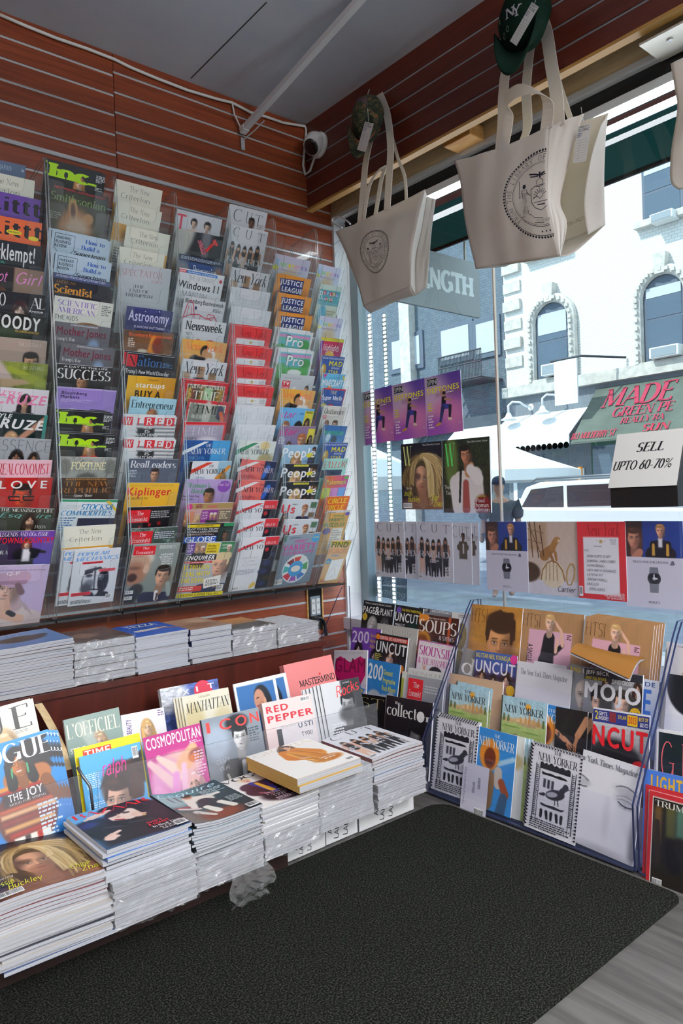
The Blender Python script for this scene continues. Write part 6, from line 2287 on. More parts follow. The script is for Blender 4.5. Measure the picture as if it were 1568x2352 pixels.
# white light rail sticking out from the wall under the ceiling
a = onY(558, 300, WY - .03); b = onZ(826, 0, CEIL - .03); d = (b - a)
t = empty('light_rail', a); 
M4 = frame((0, 0, 0), d, (0, 0, 1))
MB().box(0, -.012, -.014, d.length * 1.25, .012, .014, M=M4).build('rail', mat('white_rail', 'd9dadd', .4), t)
MB().box(-.006, -.014, -.016, .03, .014, .016, M=M4).build('end_cap', M_WHITE, t)
bpy.context.view_layer.update()
c0 = onY(533, 236, WY - .01); loopp = [c0, onY(538, 262, WY - .02), onY(552, 292, WY - .03), a]
MB().tube([p - a for p in loopp], .004, 6).build('power_lead', M_CABLE, t)
tag(t, 'long white light rail running from the wall bracket under the ceiling', 'light rail')
p0 = onY(556, 318, WY - .004); p1 = onY(557, 345, WY - .004)
t = empty('slatwall_hook', p0)
MB().box(-.010, -.006, p1.z - p0.z, .010, 0, 0).build('plate', M_ALU, t)
MB().tube([(0, -.004, -.01), (.03, -.06, .02), (.05, -.12, .05)], .003, 6).build('arm', M_ALU, t)
tag(t, 'small grey metal hook in the slatwall below the light rail', 'hook')
cab = [(0, 34), (60, 60), (130, 88), (200, 112), (262, 136), (300, 155), (360, 180), (430, 207), (500, 228), (533, 236), (575, 258), (610, 268), (650, 282), (700, 290)]
pts = [onY(x, y, WY - .012) for x, y in cab]
pts += [onY(703, 300, WY - .012), onY(700, 335, WY - .012), onY(696, 380, WY - .014), onY(701, 402, WY - .02), onX(712, 392, FX - .012), onX(722, 362, FX - .02), onX(728, 352, FX - .03)]
o = MB().tube(pts, .0065, 8).build('cable', M_CABLE, smooth=True)
tag(o, 'white cable running along the ceiling edge and looping down to the camera', 'cable')
# dome camera on the fascia
pc = onX(735, 335, FX)
t = empty('security_camera', pc)
Mx = Matrix.Translation((0, 0, 0)) @ Matrix.Rotation(-math.pi / 2, 4, 'Y')
MB().lathe([(.062, 0), (.064, .012), (.058, .02), (.05, .024)], 32, Mx).build('mounting_ring', M_WHITE, t, True)
dirc = (Vector((.55, .2, 1.0)) - pc).normalized() + Vector((-.1, .55, 0)); Mb = Matrix.Translation((-.035, 0, 0)) @ dirc.to_track_quat('Z', 'Y').to_matrix().to_4x4()
MB().lathe([(.03, -.05), (.048, -.035), (.057, -.01), (.056, .012), (.047, .034), (.040, .042)], 32, Mb).build('ball', M_WHITE, t, True)
MB().lathe([(.040, .040), (.038, .044), (.02, .047), (.001, .048)], 32, Mb).build('lens_window', mat('black_lens', '08090b', .12, spec=.7), t, True)
tag(t, 'white round security camera with black lens under the ceiling corner', 'camera')
# pine block and white plate under the fascia
P = onX(1060, 318, WX - .05)
o = bevel(MB().box(WX - .10, P.y - .085, zb + .13, WX - .004, P.y + .06, zb + .19).build('pine_block', M_PINE), .004)
o.location.z = P.z - (zb + .16); tag(o, 'small varnished pine block screwed to the oak board', 'block')
A = onX(1467, 100, FX + .03); B = onX(1600, 20, FX + .03)
t = empty('metal_plate', A)
MB().box(0, B.y - A.y, -.008, .15, 0, 0).build('sheet', mat('white_metal', 'd9d6cc', .35, .1), t)
q = MB(); q.lathe([(.010, -.014), (.010, -.008)], 16, Matrix.Translation((.05, -.08, 0))); q.build('screw', M_ALU, t)
tag(t, 'pale metal plate under the fascia above the window', 'plate')

# ================================================================== window lighting strips
M_LED = mat('led_tube_glow', 'fff', .5, emit='f4faff', estr=20.0)
M_LEDDOT = mat('led_dot_glow', 'fff', .5, emit='f4faff', estr=22.0)
A = onX(985, 447, WX + .03); t = empty('window_tube_light', (WX + .03, yj2 - .1, A.z))
MB().box(-.018, -2.9, -.012, .018, 0, .02).build('housing', M_WHITE, t)
MB().box(-.016, -2.88, -.026, .016, -.02, -.012).build('tube', M_LED, t)
tag(t, 'bright white tube light along the top of the shop window', 'light')
def led_strip(p, q, label, pitch=.022):
    p = Vector(p); q = Vector(q); d = q - p; n = int(d.length / pitch); t = empty('led_strip', p)
    u = d.normalized(); side = u.cross(Vector((1, 0, 0))).normalized()
    V = MB(); V.ribbon([(0, 0, 0), d / 2, d], side, .03, .004); V.build('backing', mat('led_backing', 'c9d6da', .4), t)
    V = MB()
    for i in range(n):
        c = u * (i + .5) * pitch
        V.add([c + side * a * .009 + u * b * .0055 + Vector((-.003 + .001 * k, 0, 0)) for k in (0, 1) for b in (-1, 1) for a in (-1, 1)], [(0, 2, 3, 1), (4, 5, 7, 6), (0, 1, 5, 4), (2, 6, 7, 3), (0, 4, 6, 2), (1, 3, 7, 5)])
    o = V.build('diode', M_LEDDOT, t); o['kind'] = 'stuff'
    tag(t, label, 'light strip')
zt = onX(1395, 300, GX - .02).z
led_strip((GX - .02, 1.9, zt), (GX - .02, -.6, zt), 'dotted led strip across the upper glass behind the large tote bag')
zl1 = onX(848, 720, GX - .02); zl2 = onX(862, 1160, GX - .02)
led_strip((GX - .02, zl1.y, zl1.z), (GX - .02, zl1.y, .56), 'dotted led strip down the glass next to the window jamb')
zl3 = onX(882, 720, GX + .016)
led_strip((GX + .016, zl3.y, zl3.z), (GX + .016, zl3.y, .56), 'glowing reflection of the led strip in the glass, second from the window jamb')  # the strip's reflection in the pane, built as glowing dots

# wall outlet
P = onY(706, 1352, WY); Q = onY(738, 1440, WY)
t = empty('power_outlet', P); w_ = Q.x - P.x; h_ = P.z - Q.z
MB().box(-.01, -.004, -h_ - .01, w_ + .01, -.001, .01).build('recess', mat('recess_shade_black', '0a0908', .9), t)  # flat black plate, the cavity's shade put in as colour
for s_ in (-.012, w_ + .004): MB().box(s_, -.008, -h_ - .012, s_ + .008, -.001, .012).build('timber_edge', M_PINE, t)
MB().box(w_ * .05, -.016, -h_ * .68, w_ * .82, -.004, -h_ * .2).build('faceplate', mat('grey_steel_plate', '8d9499', .35, .6), t)
for k in (0, 1):
    so = bevel(MB().box(w_ * (.1 + .38 * k), -.020, -h_ * .64, w_ * (.4 + .38 * k), -.016, -h_ * .26).build('socket', mat('white_socket', 'd4d6d8', .4), t), .002)
    for zz in (.34, .52):
        for dx in (.11, .2): MB().box(w_ * (.1 + .38 * k + dx - .02), -.0212, -h_ * (zz + .05), w_ * (.1 + .38 * k + dx), -.020, -h_ * zz).build('slot', M_BLACK, so)
tag(t, 'double white power outlet over a black plate showing the shaded recess beside the rack', 'outlet')
t = empty('power_plug', P); 
MB().tube([(w_ * .15, -.03, -h_ * .75), (w_ * .6, -.035, -h_ * .74), (w_ * .9, -.03, -h_ * .82), (w_ * 1.0, -.03, -h_ * .95), (w_ * 1.02, -.035, -h_ * 1.2)], .009, 8).build('lead', M_BLACK, t, True)
bevel(MB().box(w_ * .05, -.05, -h_ * .82, w_ * .4, -.02, -h_ * .68).build('plug_body', M_BLACK, t), .004)
tag(t, 'black plug with short lead below the power outlet', 'plug')

# ================================================================== wall rack: seven clear columns
KY = 2.76; RT = 2.437; KZ = .954; BY = 2.885; BZ = .704; BKY = 2.965
XD = [.690, .944, 1.209, 1.468, 1.725, 1.968, 2.211, 2.405]
PITCH = .0846; TILT = Vector((0, .118, -.243)).normalized()
def rowz(k): return KZ + .004 + PITCH * (17 - k)
def u_panel(w, h, cut_w, cut_d, r, th):
    """panel with a rounded dip in its upper edge, in its own x (across) / y (up) plane, top of the tabs at y=0"""
    a = (w - cut_w) / 2; P = [(0, -h), (w, -h)]
    def arc(cx, cy, a0, a1, n=5): return [(cx + r * math.cos(math.radians(a0 + (a1 - a0) * i / n)), cy + r * math.sin(math.radians(a0 + (a1 - a0) * i / n))) for i in range(n + 1)]
    P += arc(w - .002 - r, -r, 0, 90) if False else [(w, 0)]
    P += arc(w - a + r, -r, 90, 180) + arc(w - a - r, -cut_d + r, 0, -90)
    P += arc(a + r, -cut_d + r, -90, -180) + arc(a - r, -r, 0, 90)
    P += [(0, 0)]
    return P
def panel_mesh(name, w, h, cut_w, cut_d, r, th, ms):
    m = MB(); m.prism(u_panel(w, h, cut_w, cut_d, r, th), (1, 0, 0), (0, 1, 0), (0, 0, 1), (0, 0, 0), th, 0, 1)
    o = m.build(name, ms); me = o.data; bpy.data.objects.remove(o); return me
prof = [(KY + .012, RT), (KY, RT - .02), (KY, KZ + .02), (BY, BZ), (BY + .02, BZ - .004), (BKY, BZ - .004), (BKY, RT - .03)]
RACKS = []
COLN = ['first', 'second', 'third', 'fourth', 'fifth', 'sixth', 'seventh']
for ci in range(7):
    x0, x1 = XD[ci] + .003, XD[ci + 1] - .003; w = x1 - x0
    t = empty('wall_rack', (x0, BKY, BZ)); o0 = Vector((x0, BKY, BZ))
    for xx in (0, w - .004):
        m = MB(); m.prism([(p[0] - BKY, p[1] - BZ) for p in prof], (0, 1, 0), (0, 0, 1), (1, 0, 0), (xx, 0, 0), .004, 0, 1); m.build('side_panel', [M_ACRYL, M_EDGE], t)
    MB().box(.004, -.004, 0, w - .004, 0, RT - BZ - .03).build('back_panel', M_ACRYL, t)
    MB().box(0, BY - BKY - .02, -.012, w, -.004, -.004).build('foot_bar', mat('black_strip', '17191b', .4), t)
    pm = panel_mesh('pocket', w - .010, .235, w * .46, .068, .014, .0025, [M_ACRYL, M_EDGE])
    for k in range(18):
        o = link(bpy.data.objects.new('pocket', pm), t)
        z = rowz(k) - .030
        M = upright((0, 0, 0), (1, 0, 0), TILT); M.translation = Vector((.005, KY + .020 - BKY, z - BZ))
        o.matrix_parent_inverse = Matrix.Identity(4); o.matrix_local = M
    tag(t, f'clear acrylic magazine rack column, {COLN[ci]} of seven towards the wall corner', 'magazine rack', 'wall rack columns')
WALL = [
 (0, Z1, 'slate 0 140 222 190|crit -130 222 300 320|ittpurple -50 398 390 495|ittorange -50 606 390 690|klempt -60 812 365 885|hotgirl -70 1026 413 1105|viola -60 1250 407 1305|moody -60 1426 425 1495|lateralbeige -60 1650 412 1695|lateralgreen -40 1857 445 1895|cruzepink -60 2082 465 2120'),
 (0, Z2, 'cruzedark -110 310 410 352|essence -50 534 465 560|conomist -50 730 487 735|love -50 885 490 885|esquire -50 1138 497 1155|country -50 1346 493 1340|qp -45 1642 388 1630'),
 (1, Z1, 'inc 410 138 905 268|smith 428 335 930 465|-|hbr 450 735 975 845|hbr 478 932 980 1030|amsci 458 1100 950 1190|sciam 470 1300 975 1375|mojo1 470 1520 950 1580|mojo1 530 1705 1000 1765|success 490 1885 970 1925|bbmarkets 492 2080 1018 2120'),
 (1, Z2, 'inc 498 305 970 335|inc 505 500 990 525|fortune 520 705 1000 715|newrep 517 885 985 885|stocks 523 1068 1012 1075|crit 545 1310 995 1285|popmech 640 1515 1040 1485'),
 (2, Z1, 'crit 995 300 1395 405|crit 1005 478 1390 590|crit 1085 700 1480 790|crit 1025 878 1415 955|spectator 1030 1020 1510 1085|-|astro 1088 1390 1520 1445|bbweek 1065 1590 1525 1635|nation 1100 1790 1525 1840|startups 1100 1985 1510 2015|entre 1120 2165 1535 2195'),
 (2, Z2, 'wired 1065 350 1530 365|wired 1072 545 1510 560|leaders 1110 722 1545 730|kip 1095 930 1540 932|econdark 1100 1140 1505 1128|econgreen 1130 1325 1530 1305|econface 1145 1460 1550 1445'),
 (3, Z3, 'tee 25 130 455 235|teeblack 20 300 450 385|progress 40 505 440 590|windows 45 620 425 695|-|coaster 85 850 445 910|newsweek 75 1030 462 1082|kiss 65 1200 447 1245|bags 70 1365 435 1405|timeworld 90 1540 470 1575|timerocket 115 1695 470 1730'),
 (3, Z4, 'timelilac 80 245 430 250|nyerblue 85 395 478 400|nyerspy 130 570 475 567|woman 95 715 485 718|closer 105 915 512 905|globe 105 1080 515 1070|enquirer 115 1235 525 1225'),
 (4, Z3, 'cutman 455 98 818 190|cutgroup 462 265 825 345|-|bags 470 615 785 680|nymwhite 470 775 795 830|nymwhite 470 930 803 985|nymred 488 1092 840 1135|nymred 490 1255 822 1290|nymred 495 1425 825 1450|nymred 497 1580 830 1605|nymwhite 505 1745 855 1765'),
 (4, Z4, 'nymwhite 505 265 855 275|nyergreen 525 400 845 408|nyerpink 540 548 875 575|nyerpink 525 720 845 728|nyerred 530 890 855 888|nyerred 540 1045 880 1035|nyerred 540 1200 870 1180'),
 (5, Z3, '-|-|tween 830 505 1155 580|league 840 665 1143 725|league 850 822 1163 880|league 845 975 1148 1025|pro 855 1120 1175 1165|pro 855 1285 1175 1315|tvguide 880 1490 1170 1515|kiss 870 1610 1165 1635|star1 870 1765 1150 1780'),
 (5, Z4, 'star2 860 278 1155 285|people1 900 435 1190 435|people2 895 590 1190 590|people2 880 740 1185 735|usweekly 895 880 1185 885|usweekly 905 1050 1185 1045|varietypz 905 1180 1205 1150'),
 (6, Z3, '-|-|tween 1185 590 1455 655|blocks 1200 755 1445 795|-|tween 1195 1015 1480 1060|highlights 1205 1190 1480 1220|mad 1215 1340 1480 1365|minecraft 1220 1485 1480 1505|mario 1215 1605 1478 1625|outlander 1225 1750 1500 1770'),
 (6, Z4, 'timetravel 1225 270 1470 285|mad 1230 415 1500 415|taylor 1228 548 1495 545|pokemon 1235 690 1500 680|circle 1245 860 1465 850|puzzles 1250 975 1500 965|findcircle 1290 1215 1475 1215')]
rownum = {}
EXTRA = {('popmech', 1), ('nymred', 4), ('nation', 2), ('econface', 2)}
for ci, zf, spec in WALL:
    for ent in spec.split('|'):
        k = rownum.get(ci, 0); rownum[ci] = k + 1
        if ent == '-': continue
        p = ent.split(); key = p[0]; x0, y0, x1, y1 = map(float, p[1:])
        A = onY(*zf(x0, y0), KY + .034); B = onY(*zf(x1, y1), KY + .034)
        w = (B - A).length; big = key in ('tee', 'teeblack', 'slate')
        wr = min(max(w, .165), .232)
        xl = XD[ci] + .012; xr = XD[ci + 1] - .012
        if x0 < 0 or (key == 'slate'): A = B - (B - A).normalized() * (.205 if key != 'slate' else .1); wr = (B - A).length
        A.x = max(A.x, xl); wr = min(wr, xr - A.x)
        # where the cover's top stands relative to its pocket's own row
        h = round(min(max(wr * 1.33, .245), .275), 3) if key not in ('spectator',) else .28
        t_ = .004 if key not in ('success', 'nation', 'nymred', 'pro', 'timeworld', 'usweekly') else .009
        M = upright(A, B, TILT); wq = round(wr, 3)
        lab = f'{DES[key][0]}, {ORD[k]} pocket, {COLN[ci]} rack column'
        magazine(key, wq, h, t_, M, lab, f'magazines in the {COLN[ci]} rack column')
        if key in ('popmech', 'nymred', 'nation', 'wired', 'timeworld', 'hbr', 'pro', 'inc'):
            # a second copy peeping out behind
            off = M.to_3x3() @ Vector((-.012 if key != 'popmech' else -.05, .004, -t_ - .0015))
            M2 = M.copy(); M2.translation = M.translation + off
            if M2.translation.x < XD[ci] + .009: M2.translation.x = XD[ci] + .009
            magazine(key, wq, h, t_, M2, f'{DES[key][0]}, rear copy, {ORD[k]} pocket, {COLN[ci]} rack column', f'magazines in the {COLN[ci]} rack column')

# ================================================================== floor racks by the window
SP = [(1.978, .012), (1.978, .205), (2.255, .66), (2.285, .70), (2.33, .70), (2.33, .012)]
TIERS = [(2.245, .545), (2.155, .438), (2.078, .325), (1.985, .205)]      # clear front lips, rear tier first
RYS = [2.76, 1.935, 1.093, .25]
for i in range(3):
    y0, y1 = RYS[i + 1] + .004, RYS[i] - .004; t = empty('floor_rack', (2.33, y1, .012)); W = y1 - y0
    for k, yy in enumerate((0, -W)):
        m = MB(); m.prism([(a - 2.33, b - .012) for a, b in SP], (1, 0, 0), (0, 0, 1), (0, -1, 0), (0, yy + (.006 if k else 0), 0), .006, 0, 1)
        m.build('side_panel', [M_BLUEAC, M_BLUEEDGE], t)
    for j, (xx, zz) in enumerate(TIERS):
        m = MB(); m.box(xx - 2.33, -W + .007, zz - .012 - (.15 if j < 3 else .185), xx - 2.33 + .004, -.007, zz - .012); m.build('front_lip', M_BLUEAC, t)
        zb_ = (zz - .27 + .14) if j < 3 else .02
        m = MB(); m.box(xx - 2.33 + .005, -W + .007, zb_ - .012 - .004, min(xx - 2.33 + .10, -.003), -.007, zb_ - .012); m.build('shelf', M_BLUEAC, t)
    m = MB(); m.box(-.004, -W + .007, 0, 0, -.007, .66); m.build('back_panel', M_BLUEAC, t)
    m = MB(); m.box(1.98 - 2.33, -W + .007, -.006, -.006, -.007, 0); m.build('base_panel', M_BLUEEDGE, t)
    tag(t, ['blue tinted clear floor rack of music magazines in the window corner', 'blue tinted clear floor rack of weeklies in the middle under the window', 'blue tinted clear floor rack cut by the frame beside the mat'][i], 'magazine rack', 'floor racks under the window')
LEAN = Vector((-.055, 0, -.265))
def floor_mag(key, a, b, X, lab, h=.273, t=.005, w=None, zf=Z6, grp='magazines in the floor racks', dz=0, roll=0, **k):
    A = onX(*zf(*a), X); B = onX(*zf(*b), X)
    if w: B = A + (B - A).normalized() * w
    A.z += dz; B.z += dz
    M = upright(A, B, LEAN)
    return magazine(key, round((B - A).length, 3), h, t, M, lab, grp, **k)
R1, R2, R3, R4 = 2.305, 2.225, 2.138, 2.046
mid = 'in the middle floor rack'; cor = 'in the corner floor rack'
floor_mag('mojoold', (392, 68), (560, 92), R1 + .008, f'{DES["mojoold"][0]} {cor}')
floor_mag('record', (540, 88), (618, 98), R1, f'{DES["record"][0]} {cor}', w=.12)
floor_mag('pageplant', (147, 35), (285, 55), R1, f'{DES["pageplant"][0]} {cor}')
floor_mag('uncut1', (290, 55), (395, 72), R1, f'{DES["uncut1"][0]} {cor}', w=.17)
floor_mag('soups', (395, 95), (572, 120), R1 - .018, f'{DES["soups"][0]}, {cor}', t=.008)
floor_mag('frederic', (207, 138), (388, 165), R2 + .014, f'{DES["frederic"][0]} {cor}', h=.28)
floor_mag('purple200', (95, 155), (205, 165), R2, f'{DES["purple200"][0]} {cor}', w=.2)
floor_mag('kate', (205, 180), (345, 205), R2 - .008, f'{DES["kate"][0]} {cor}', t=.008)
floor_mag('siouxsie', (392, 210), (550, 240), R2 - .012, f'{DES["siouxsie"][0]} {cor}')
floor_mag('glam', (15, 258), (162, 258), R3 - .005, f'{DES["glam"][0]} {cor}', t=.006)
floor_mag('whiteone', (318, 352), (430, 372), R3 + .012, f'{DES["whiteone"][0]} {cor}')
floor_mag('econpale', (345, 335), (515, 362), R3 + .014, f'{DES["econpale"][0]} {cor}')
floor_mag('blue200', (168, 295), (310, 325), R3, f'{DES["blue200"][0]} {cor}')
floor_mag('econgrey', (345, 365), (505, 395), R3 - .008, f'{DES["econgrey"][0]} {cor}')
floor_mag('stblack', (90, 445), (245, 468), R4 + .008, f'{DES["stblack"][0]} {cor}')
floor_mag('collector', (248, 458), (455, 495), R4, f'{DES["collector"][0]} {cor}', h=.29, t=.008)
floor_mag('htsiman', (627, 52), (855, 72), R1 - .004, f'{DES["htsiman"][0]} {mid}', h=.33)
floor_mag('htsiwoman', (855, 72), (1130, 102), R1 + .004, f'{DES["htsiwoman"][0]}, second in the rear row', h=.33)
for k in range(5):
    floor_mag('htsiwoman', (1135 + 12 * (4 - k), 107 - 3 * (4 - k)), (1440 + 12 * (4 - k), 150 - 3 * (4 - k)), R1 - .010 + .006 * (4 - k), f'{DES["htsiwoman"][0]}, ' + ('first in the fanned pile' if k == 4 else f'{ORD[4 - k]} in the fanned pile'), h=.33, t=.004)
floor_mag('record', (1495, 220), (1545, 228), R1, f'{DES["record"][0]} beyond the tan newspaper magazines', w=.13)
# pages of the pile folded over towards the room
A = onX(*Z6(1140, 250), R1 - .04); B = onX(*Z6(1400, 290), R1 - .045)
def flap(u, v):
    p = A.lerp(B, u); out = v * .13
    return (p.x - out * .9 - .002, p.y - .01 * v, p.z + .035 * math.sin(v * 2.6) * (1 - .3 * u) - .05 * v * u - .01 * v)
m = MB(); m.grid(flap, 10, 8); m.grid(lambda u, v: tuple(Vector(flap(u, v)) + Vector((0, 0, -.008))), 10, 8, 1, True)
o = m.build('folded_pages', [mat('ochre_page', '86581a', .5), M_PAPER], smooth=True); tag(o, 'ochre pages folded forward out of the tan newspaper magazines', 'pages')
floor_mag('de', (592, 245), (648, 265), R2 + .008, f'{DES["de"][0]} {mid}', w=.15)
floor_mag('uncutband', (645, 258), (830, 285), R2, f'{DES["uncutband"][0]} {mid}')
floor_mag('nytmag', (905, 305), (1050, 330), R2 + .014, f'{DES["nytmag"][0]}, half hidden behind its twin')
floor_mag('nytmag', (833, 305), (1075, 348), R2 - .012, f'{DES["nytmag"][0]}, {mid}', h=.28)
floor_mag('gabriel', (1062, 318), (1190, 340), R2 + .004, f'{DES["gabriel"][0]} {mid}', w=.16)
floor_mag('gguide', (1320, 375), (1460, 397), R2 + .010, f'{DES["gguide"][0]} {mid}')
floor_mag('mojo', (1130, 335), (1390, 370), R2 - .006, f'{DES["mojo"][0]} {mid}', t=.007)
floor_mag('tanbag', (530, 360), (768, 402), R3 + .018, f'{DES["tanbag"][0]} {mid}', name='paper_envelope', cat='envelope')
floor_mag('nyergolf', (560, 395), (722, 432), R3 + .010, f'{DES["nyergolf"][0]}, behind the first of them')
floor_mag('nyergolf', (528, 407), (705, 440), R3, f'{DES["nyergolf"][0]}, first of the two')
floor_mag('nyersky', (880, 482), (1000, 507), R3 + .006, f'{DES["nyersky"][0]}, half hidden behind the golf lawn cover', w=.2)
floor_mag('nyergolf', (762, 457), (965, 495), R3 - .006, f'{DES["nyergolf"][0]}, beside the black magazine of hands')
for k in range(3):
    floor_mag('hands', (1003 + 20 * (2 - k), 510 + 6 * (2 - k)), (1145 + 20 * (2 - k), 535 + 6 * (2 - k)), R3 + .004 * (2 - k) + .001, f'{DES["hands"][0]}, ' + ('front copy', 'middle copy', 'rear copy')[2 - k])
floor_mag('ncut', (1170, 512), (1420, 550), R3 - .016, f'{DES["ncut"][0]} {mid}', t=.007)
for k in range(3):
    floor_mag('nyerduck', (475 + 4 * (2 - k), 545 - 5 * (2 - k)), (660 + 4 * (2 - k), 592 - 5 * (2 - k)), R4 + .0065 * (2 - k), f'{DES["nyerduck"][0]}, {("front", "middle", "rear")[2 - k]} of the pile by the mat corner', t=.004)
floor_mag('nyersky', (660, 597), (820, 640), R4 + .003, f'{DES["nyersky"][0]}, in the front tier', w=.168)
for k in range(3):
    floor_mag('nyergolf' if k else 'nyergreen', (820 + 16 * k - 160, 640 + 4 * k - 40), (836 + 16 * k, 642 + 4 * k), R4 + .012 + .005 * k, f'{("white weekly", "golf lawn weekly", "rear golf lawn weekly")[k]} whose edge fans out beside the blue fur hood cover', w=.2)
for k in range(3):
    floor_mag('nyerduck', (900 - 3 * k, 668 - 4 * k), (1125 - 3 * k, 735 - 4 * k), R4 - .008 + .0065 * k, f'{DES["nyerduck"][0]}, {("front", "middle", "rear")[k]} of the pile beside the sleeping face', t=.004)
floor_mag('nytface', (1125, 700), (1360, 775), R4 - .002, f'{DES["nytface"][0]}', h=.285, w=.2)
A = onX(*Z6(592, 752), 2.010); B = onX(*Z6(706, 787), 2.010)
magazine('card', round((B - A).length, 3), .185, .0006, upright(A, B, LEAN), DES['card'][0] + ' in front of the pigeon cover', name='reply_card', cat='card')
far = 'in the floor rack at the frame edge'
floor_mag('record', (1500, 225), (1600, 240), 2.29, f'{DES["record"][0]} {far}', w=.2, dz=-.01)
floor_mag('darkarc', (1500, 362), (1640, 385), R2, f'{DES["darkarc"][0]} {far}')
floor_mag('gr', (1452, 608), (1640, 640), R3, f'{DES["gr"][0]}, {far}', t=.02)
floor_mag('lights', (1395, 785), (1600, 830), R4, f'{DES["lights"][0]} {far}')
floor_mag('timetrump', (1402, 855), (1600, 905), R4 - .010, f'{DES["timetrump"][0]}, rear copy')
floor_mag('timetrump', (1420, 882), (1620, 935), R4 - .018, f'{DES["timetrump"][0]}, front copy')

# ================================================================== on and by the window glass
PX = GX - .007
def glass_mag(key, a, b, lab, h, X=PX, t=.004, **k):
    A = onX(*Z5(*a), X); B = onX(*Z5(*b), X)
    return magazine(key, round((B - A).length, 3), h, t, upright(A, B, (0, 0, -1)), lab, k.pop('grp', None), **k)
for i, (a, b) in enumerate((((100, 163), (237, 128)), ((238, 131), (386, 96)), ((387, 97), (550, 58)))):
    glass_mag('spin', a, b, f'{DES["spin"][0]}, {("nearest the window jamb", "middle one", "nearest the glass seam")[i]} of three', .285, grp='purple posters on the glass', name='poster', cat='poster')
glass_mag('wblonde', (279, 400), (465, 383), f'{DES["wblonde"][0]}, taped to the window glass', .33)
glass_mag('wwoman', (467, 383), (683, 362), f'{DES["wwoman"][0]} on the glass', .345, t=.009)
for i, (p, q) in enumerate((((844, 1172), (1101, 1173)), ((1106, 1172), (1562, 1166)))):
    HX = 2.50; A = onX(*p, HX); B = onX(*q, HX); W = A.y - B.y; t = empty('acrylic_holder', (HX + .03, A.y, .69)); hh = A.z - .69
    m = MB(); m.box(-.04, -W, 0, -.037, 0, hh); m.build('front_panel', M_BLUEAC, t)
    m = MB(); m.box(.02, -W, 0, .023, 0, hh); m.build('back_panel', M_BLUEAC, t)
    m = MB(); m.box(-.04, -W, -.006, .023, 0, -.001); m.build('base', M_BLUEAC, t)
    for yy in (-.003, -W): MB().box(-.037, yy, 0, .02, yy + .003, hh).build('end_panel', M_BLUEAC, t)
    tag(t, ['clear acrylic holder on the window glass with white fashion magazines', 'wide clear acrylic holder on the window glass with watch advertisements'][i], 'holder', 'acrylic holders on the window')
hg = 'magazines in the window holders'
glass_mag('cutgroup', (235, 752), (350, 752), f'{DES["cutgroup"][0]}, half hidden between two copies', .277, 2.512, grp=hg)
glass_mag('cutgroup', (157, 752), (292, 752), f'{DES["cutgroup"][0]}, nearest the window jamb', .277, 2.504, grp=hg)
glass_mag('cutman', (500, 756), (600, 758), f'{DES["cutman"][0]}, in the window holder', .277, 2.512, grp=hg)
glass_mag('cutman', (548, 755), (634, 757), f'{DES["cutman"][0]}, last in the window holder', .277, 2.519, grp=hg)
glass_mag('cutgroup', (352, 752), (513, 755), f'{DES["cutgroup"][0]}, uncovered in the window holder', .277, 2.504, grp=hg)
glass_mag('watch', (664, 752), (853, 752), f'{DES["watch"][0]}, beside the holder end', .295, 2.506, grp=hg)
glass_mag('leopard', (856, 752), (1083, 752), DES['leopard'][0], .295, 2.509, grp=hg)
glass_mag('nymred', (1083, 752), (1303, 752), f'{DES["nymred"][0]}, whole in the window holder', .295, 2.503, grp=hg)
glass_mag('watch', (1300, 750), (1567, 750), f'{DES["watch"][0]}, beside the red magazine', .31, 2.508, grp=hg)
# sale notice over a black box, standing on the holder
hz = onX(1106, 1172, 2.5).z + .001
BL = onX(1398, 1122, 2.46); BR = onX(1556, 1127, 2.46); TL = onX(1442, 997, 2.535); wv = BL.y - BR.y
t = empty('display_box', (2.5, BL.y, hz)); zt_ = TL.z - hz; zm = BL.z - hz
m = MB(); m.prism([(-.038, 0), (-.040, zm), (.036, zt_ - .004), (.040, zt_ - .004), (.040, 0)], (1, 0, 0), (0, 0, 1), (0, -1, 0), (0, -.004, 0), wv - .004); bevel(m.build('box', M_BLACK, t), .003)
tag(t, 'black display box behind the white sale notice on the window ledge', 'box')
A = Vector((2.5 + .034, BL.y, TL.z)); lean = Vector((-.076, 0, zm - zt_)); hl = lean.length
M = upright(A, A + Vector((0, -1, 0)), lean); M.translation = M.translation + (M.to_3x3() @ Vector((0, 0, .0045)))
magazine('sellsign', round(wv, 3), round(hl, 3), .0008, M, DES['sellsign'][0], name='sale_notice', cat='notice')
# hanging blade sign outside and the lettered card in the glass
yS = 2.9; X0 = 2.78; X1 = onY(1099, 606, yS).x; zt2 = onY(1099, 606, yS).z; zb2 = onY(1101, 730, yS).z
M = Matrix(((1, 0, 0, X0), (0, 0, -1, yS), (0, 1, 0, zt2), (0, 0, 0, 1)))
sg = magazine('strength', round(X1 - X0, 3), round(zt2 - zb2, 3), .02, M, 'grey hanging sign with white slab letters outside the window', name='hanging_sign', cat='sign', edge=mat('grey_sign_edge', '8d8f90', .6))
for fx in (.25, .86): MB().tube([((X1 - X0) * fx, .12, -.01), ((X1 - X0) * fx, .05, -.012), ((X1 - X0) * fx, -.02, -.012)], .008, 8).build('clip', mat('clip_metal', 'c8c4b8', .4, .5), sg)
P = onX(862, 1318, GX + .04); Q = onX(935, 1330, GX + .04)
magazine('keep', round((P - Q).length, 3), .12, .004, upright(P, Q, (0, 0, -1)), DES['keep'][0] + ' low outside the glass', name='lettered_sign', cat='sign')

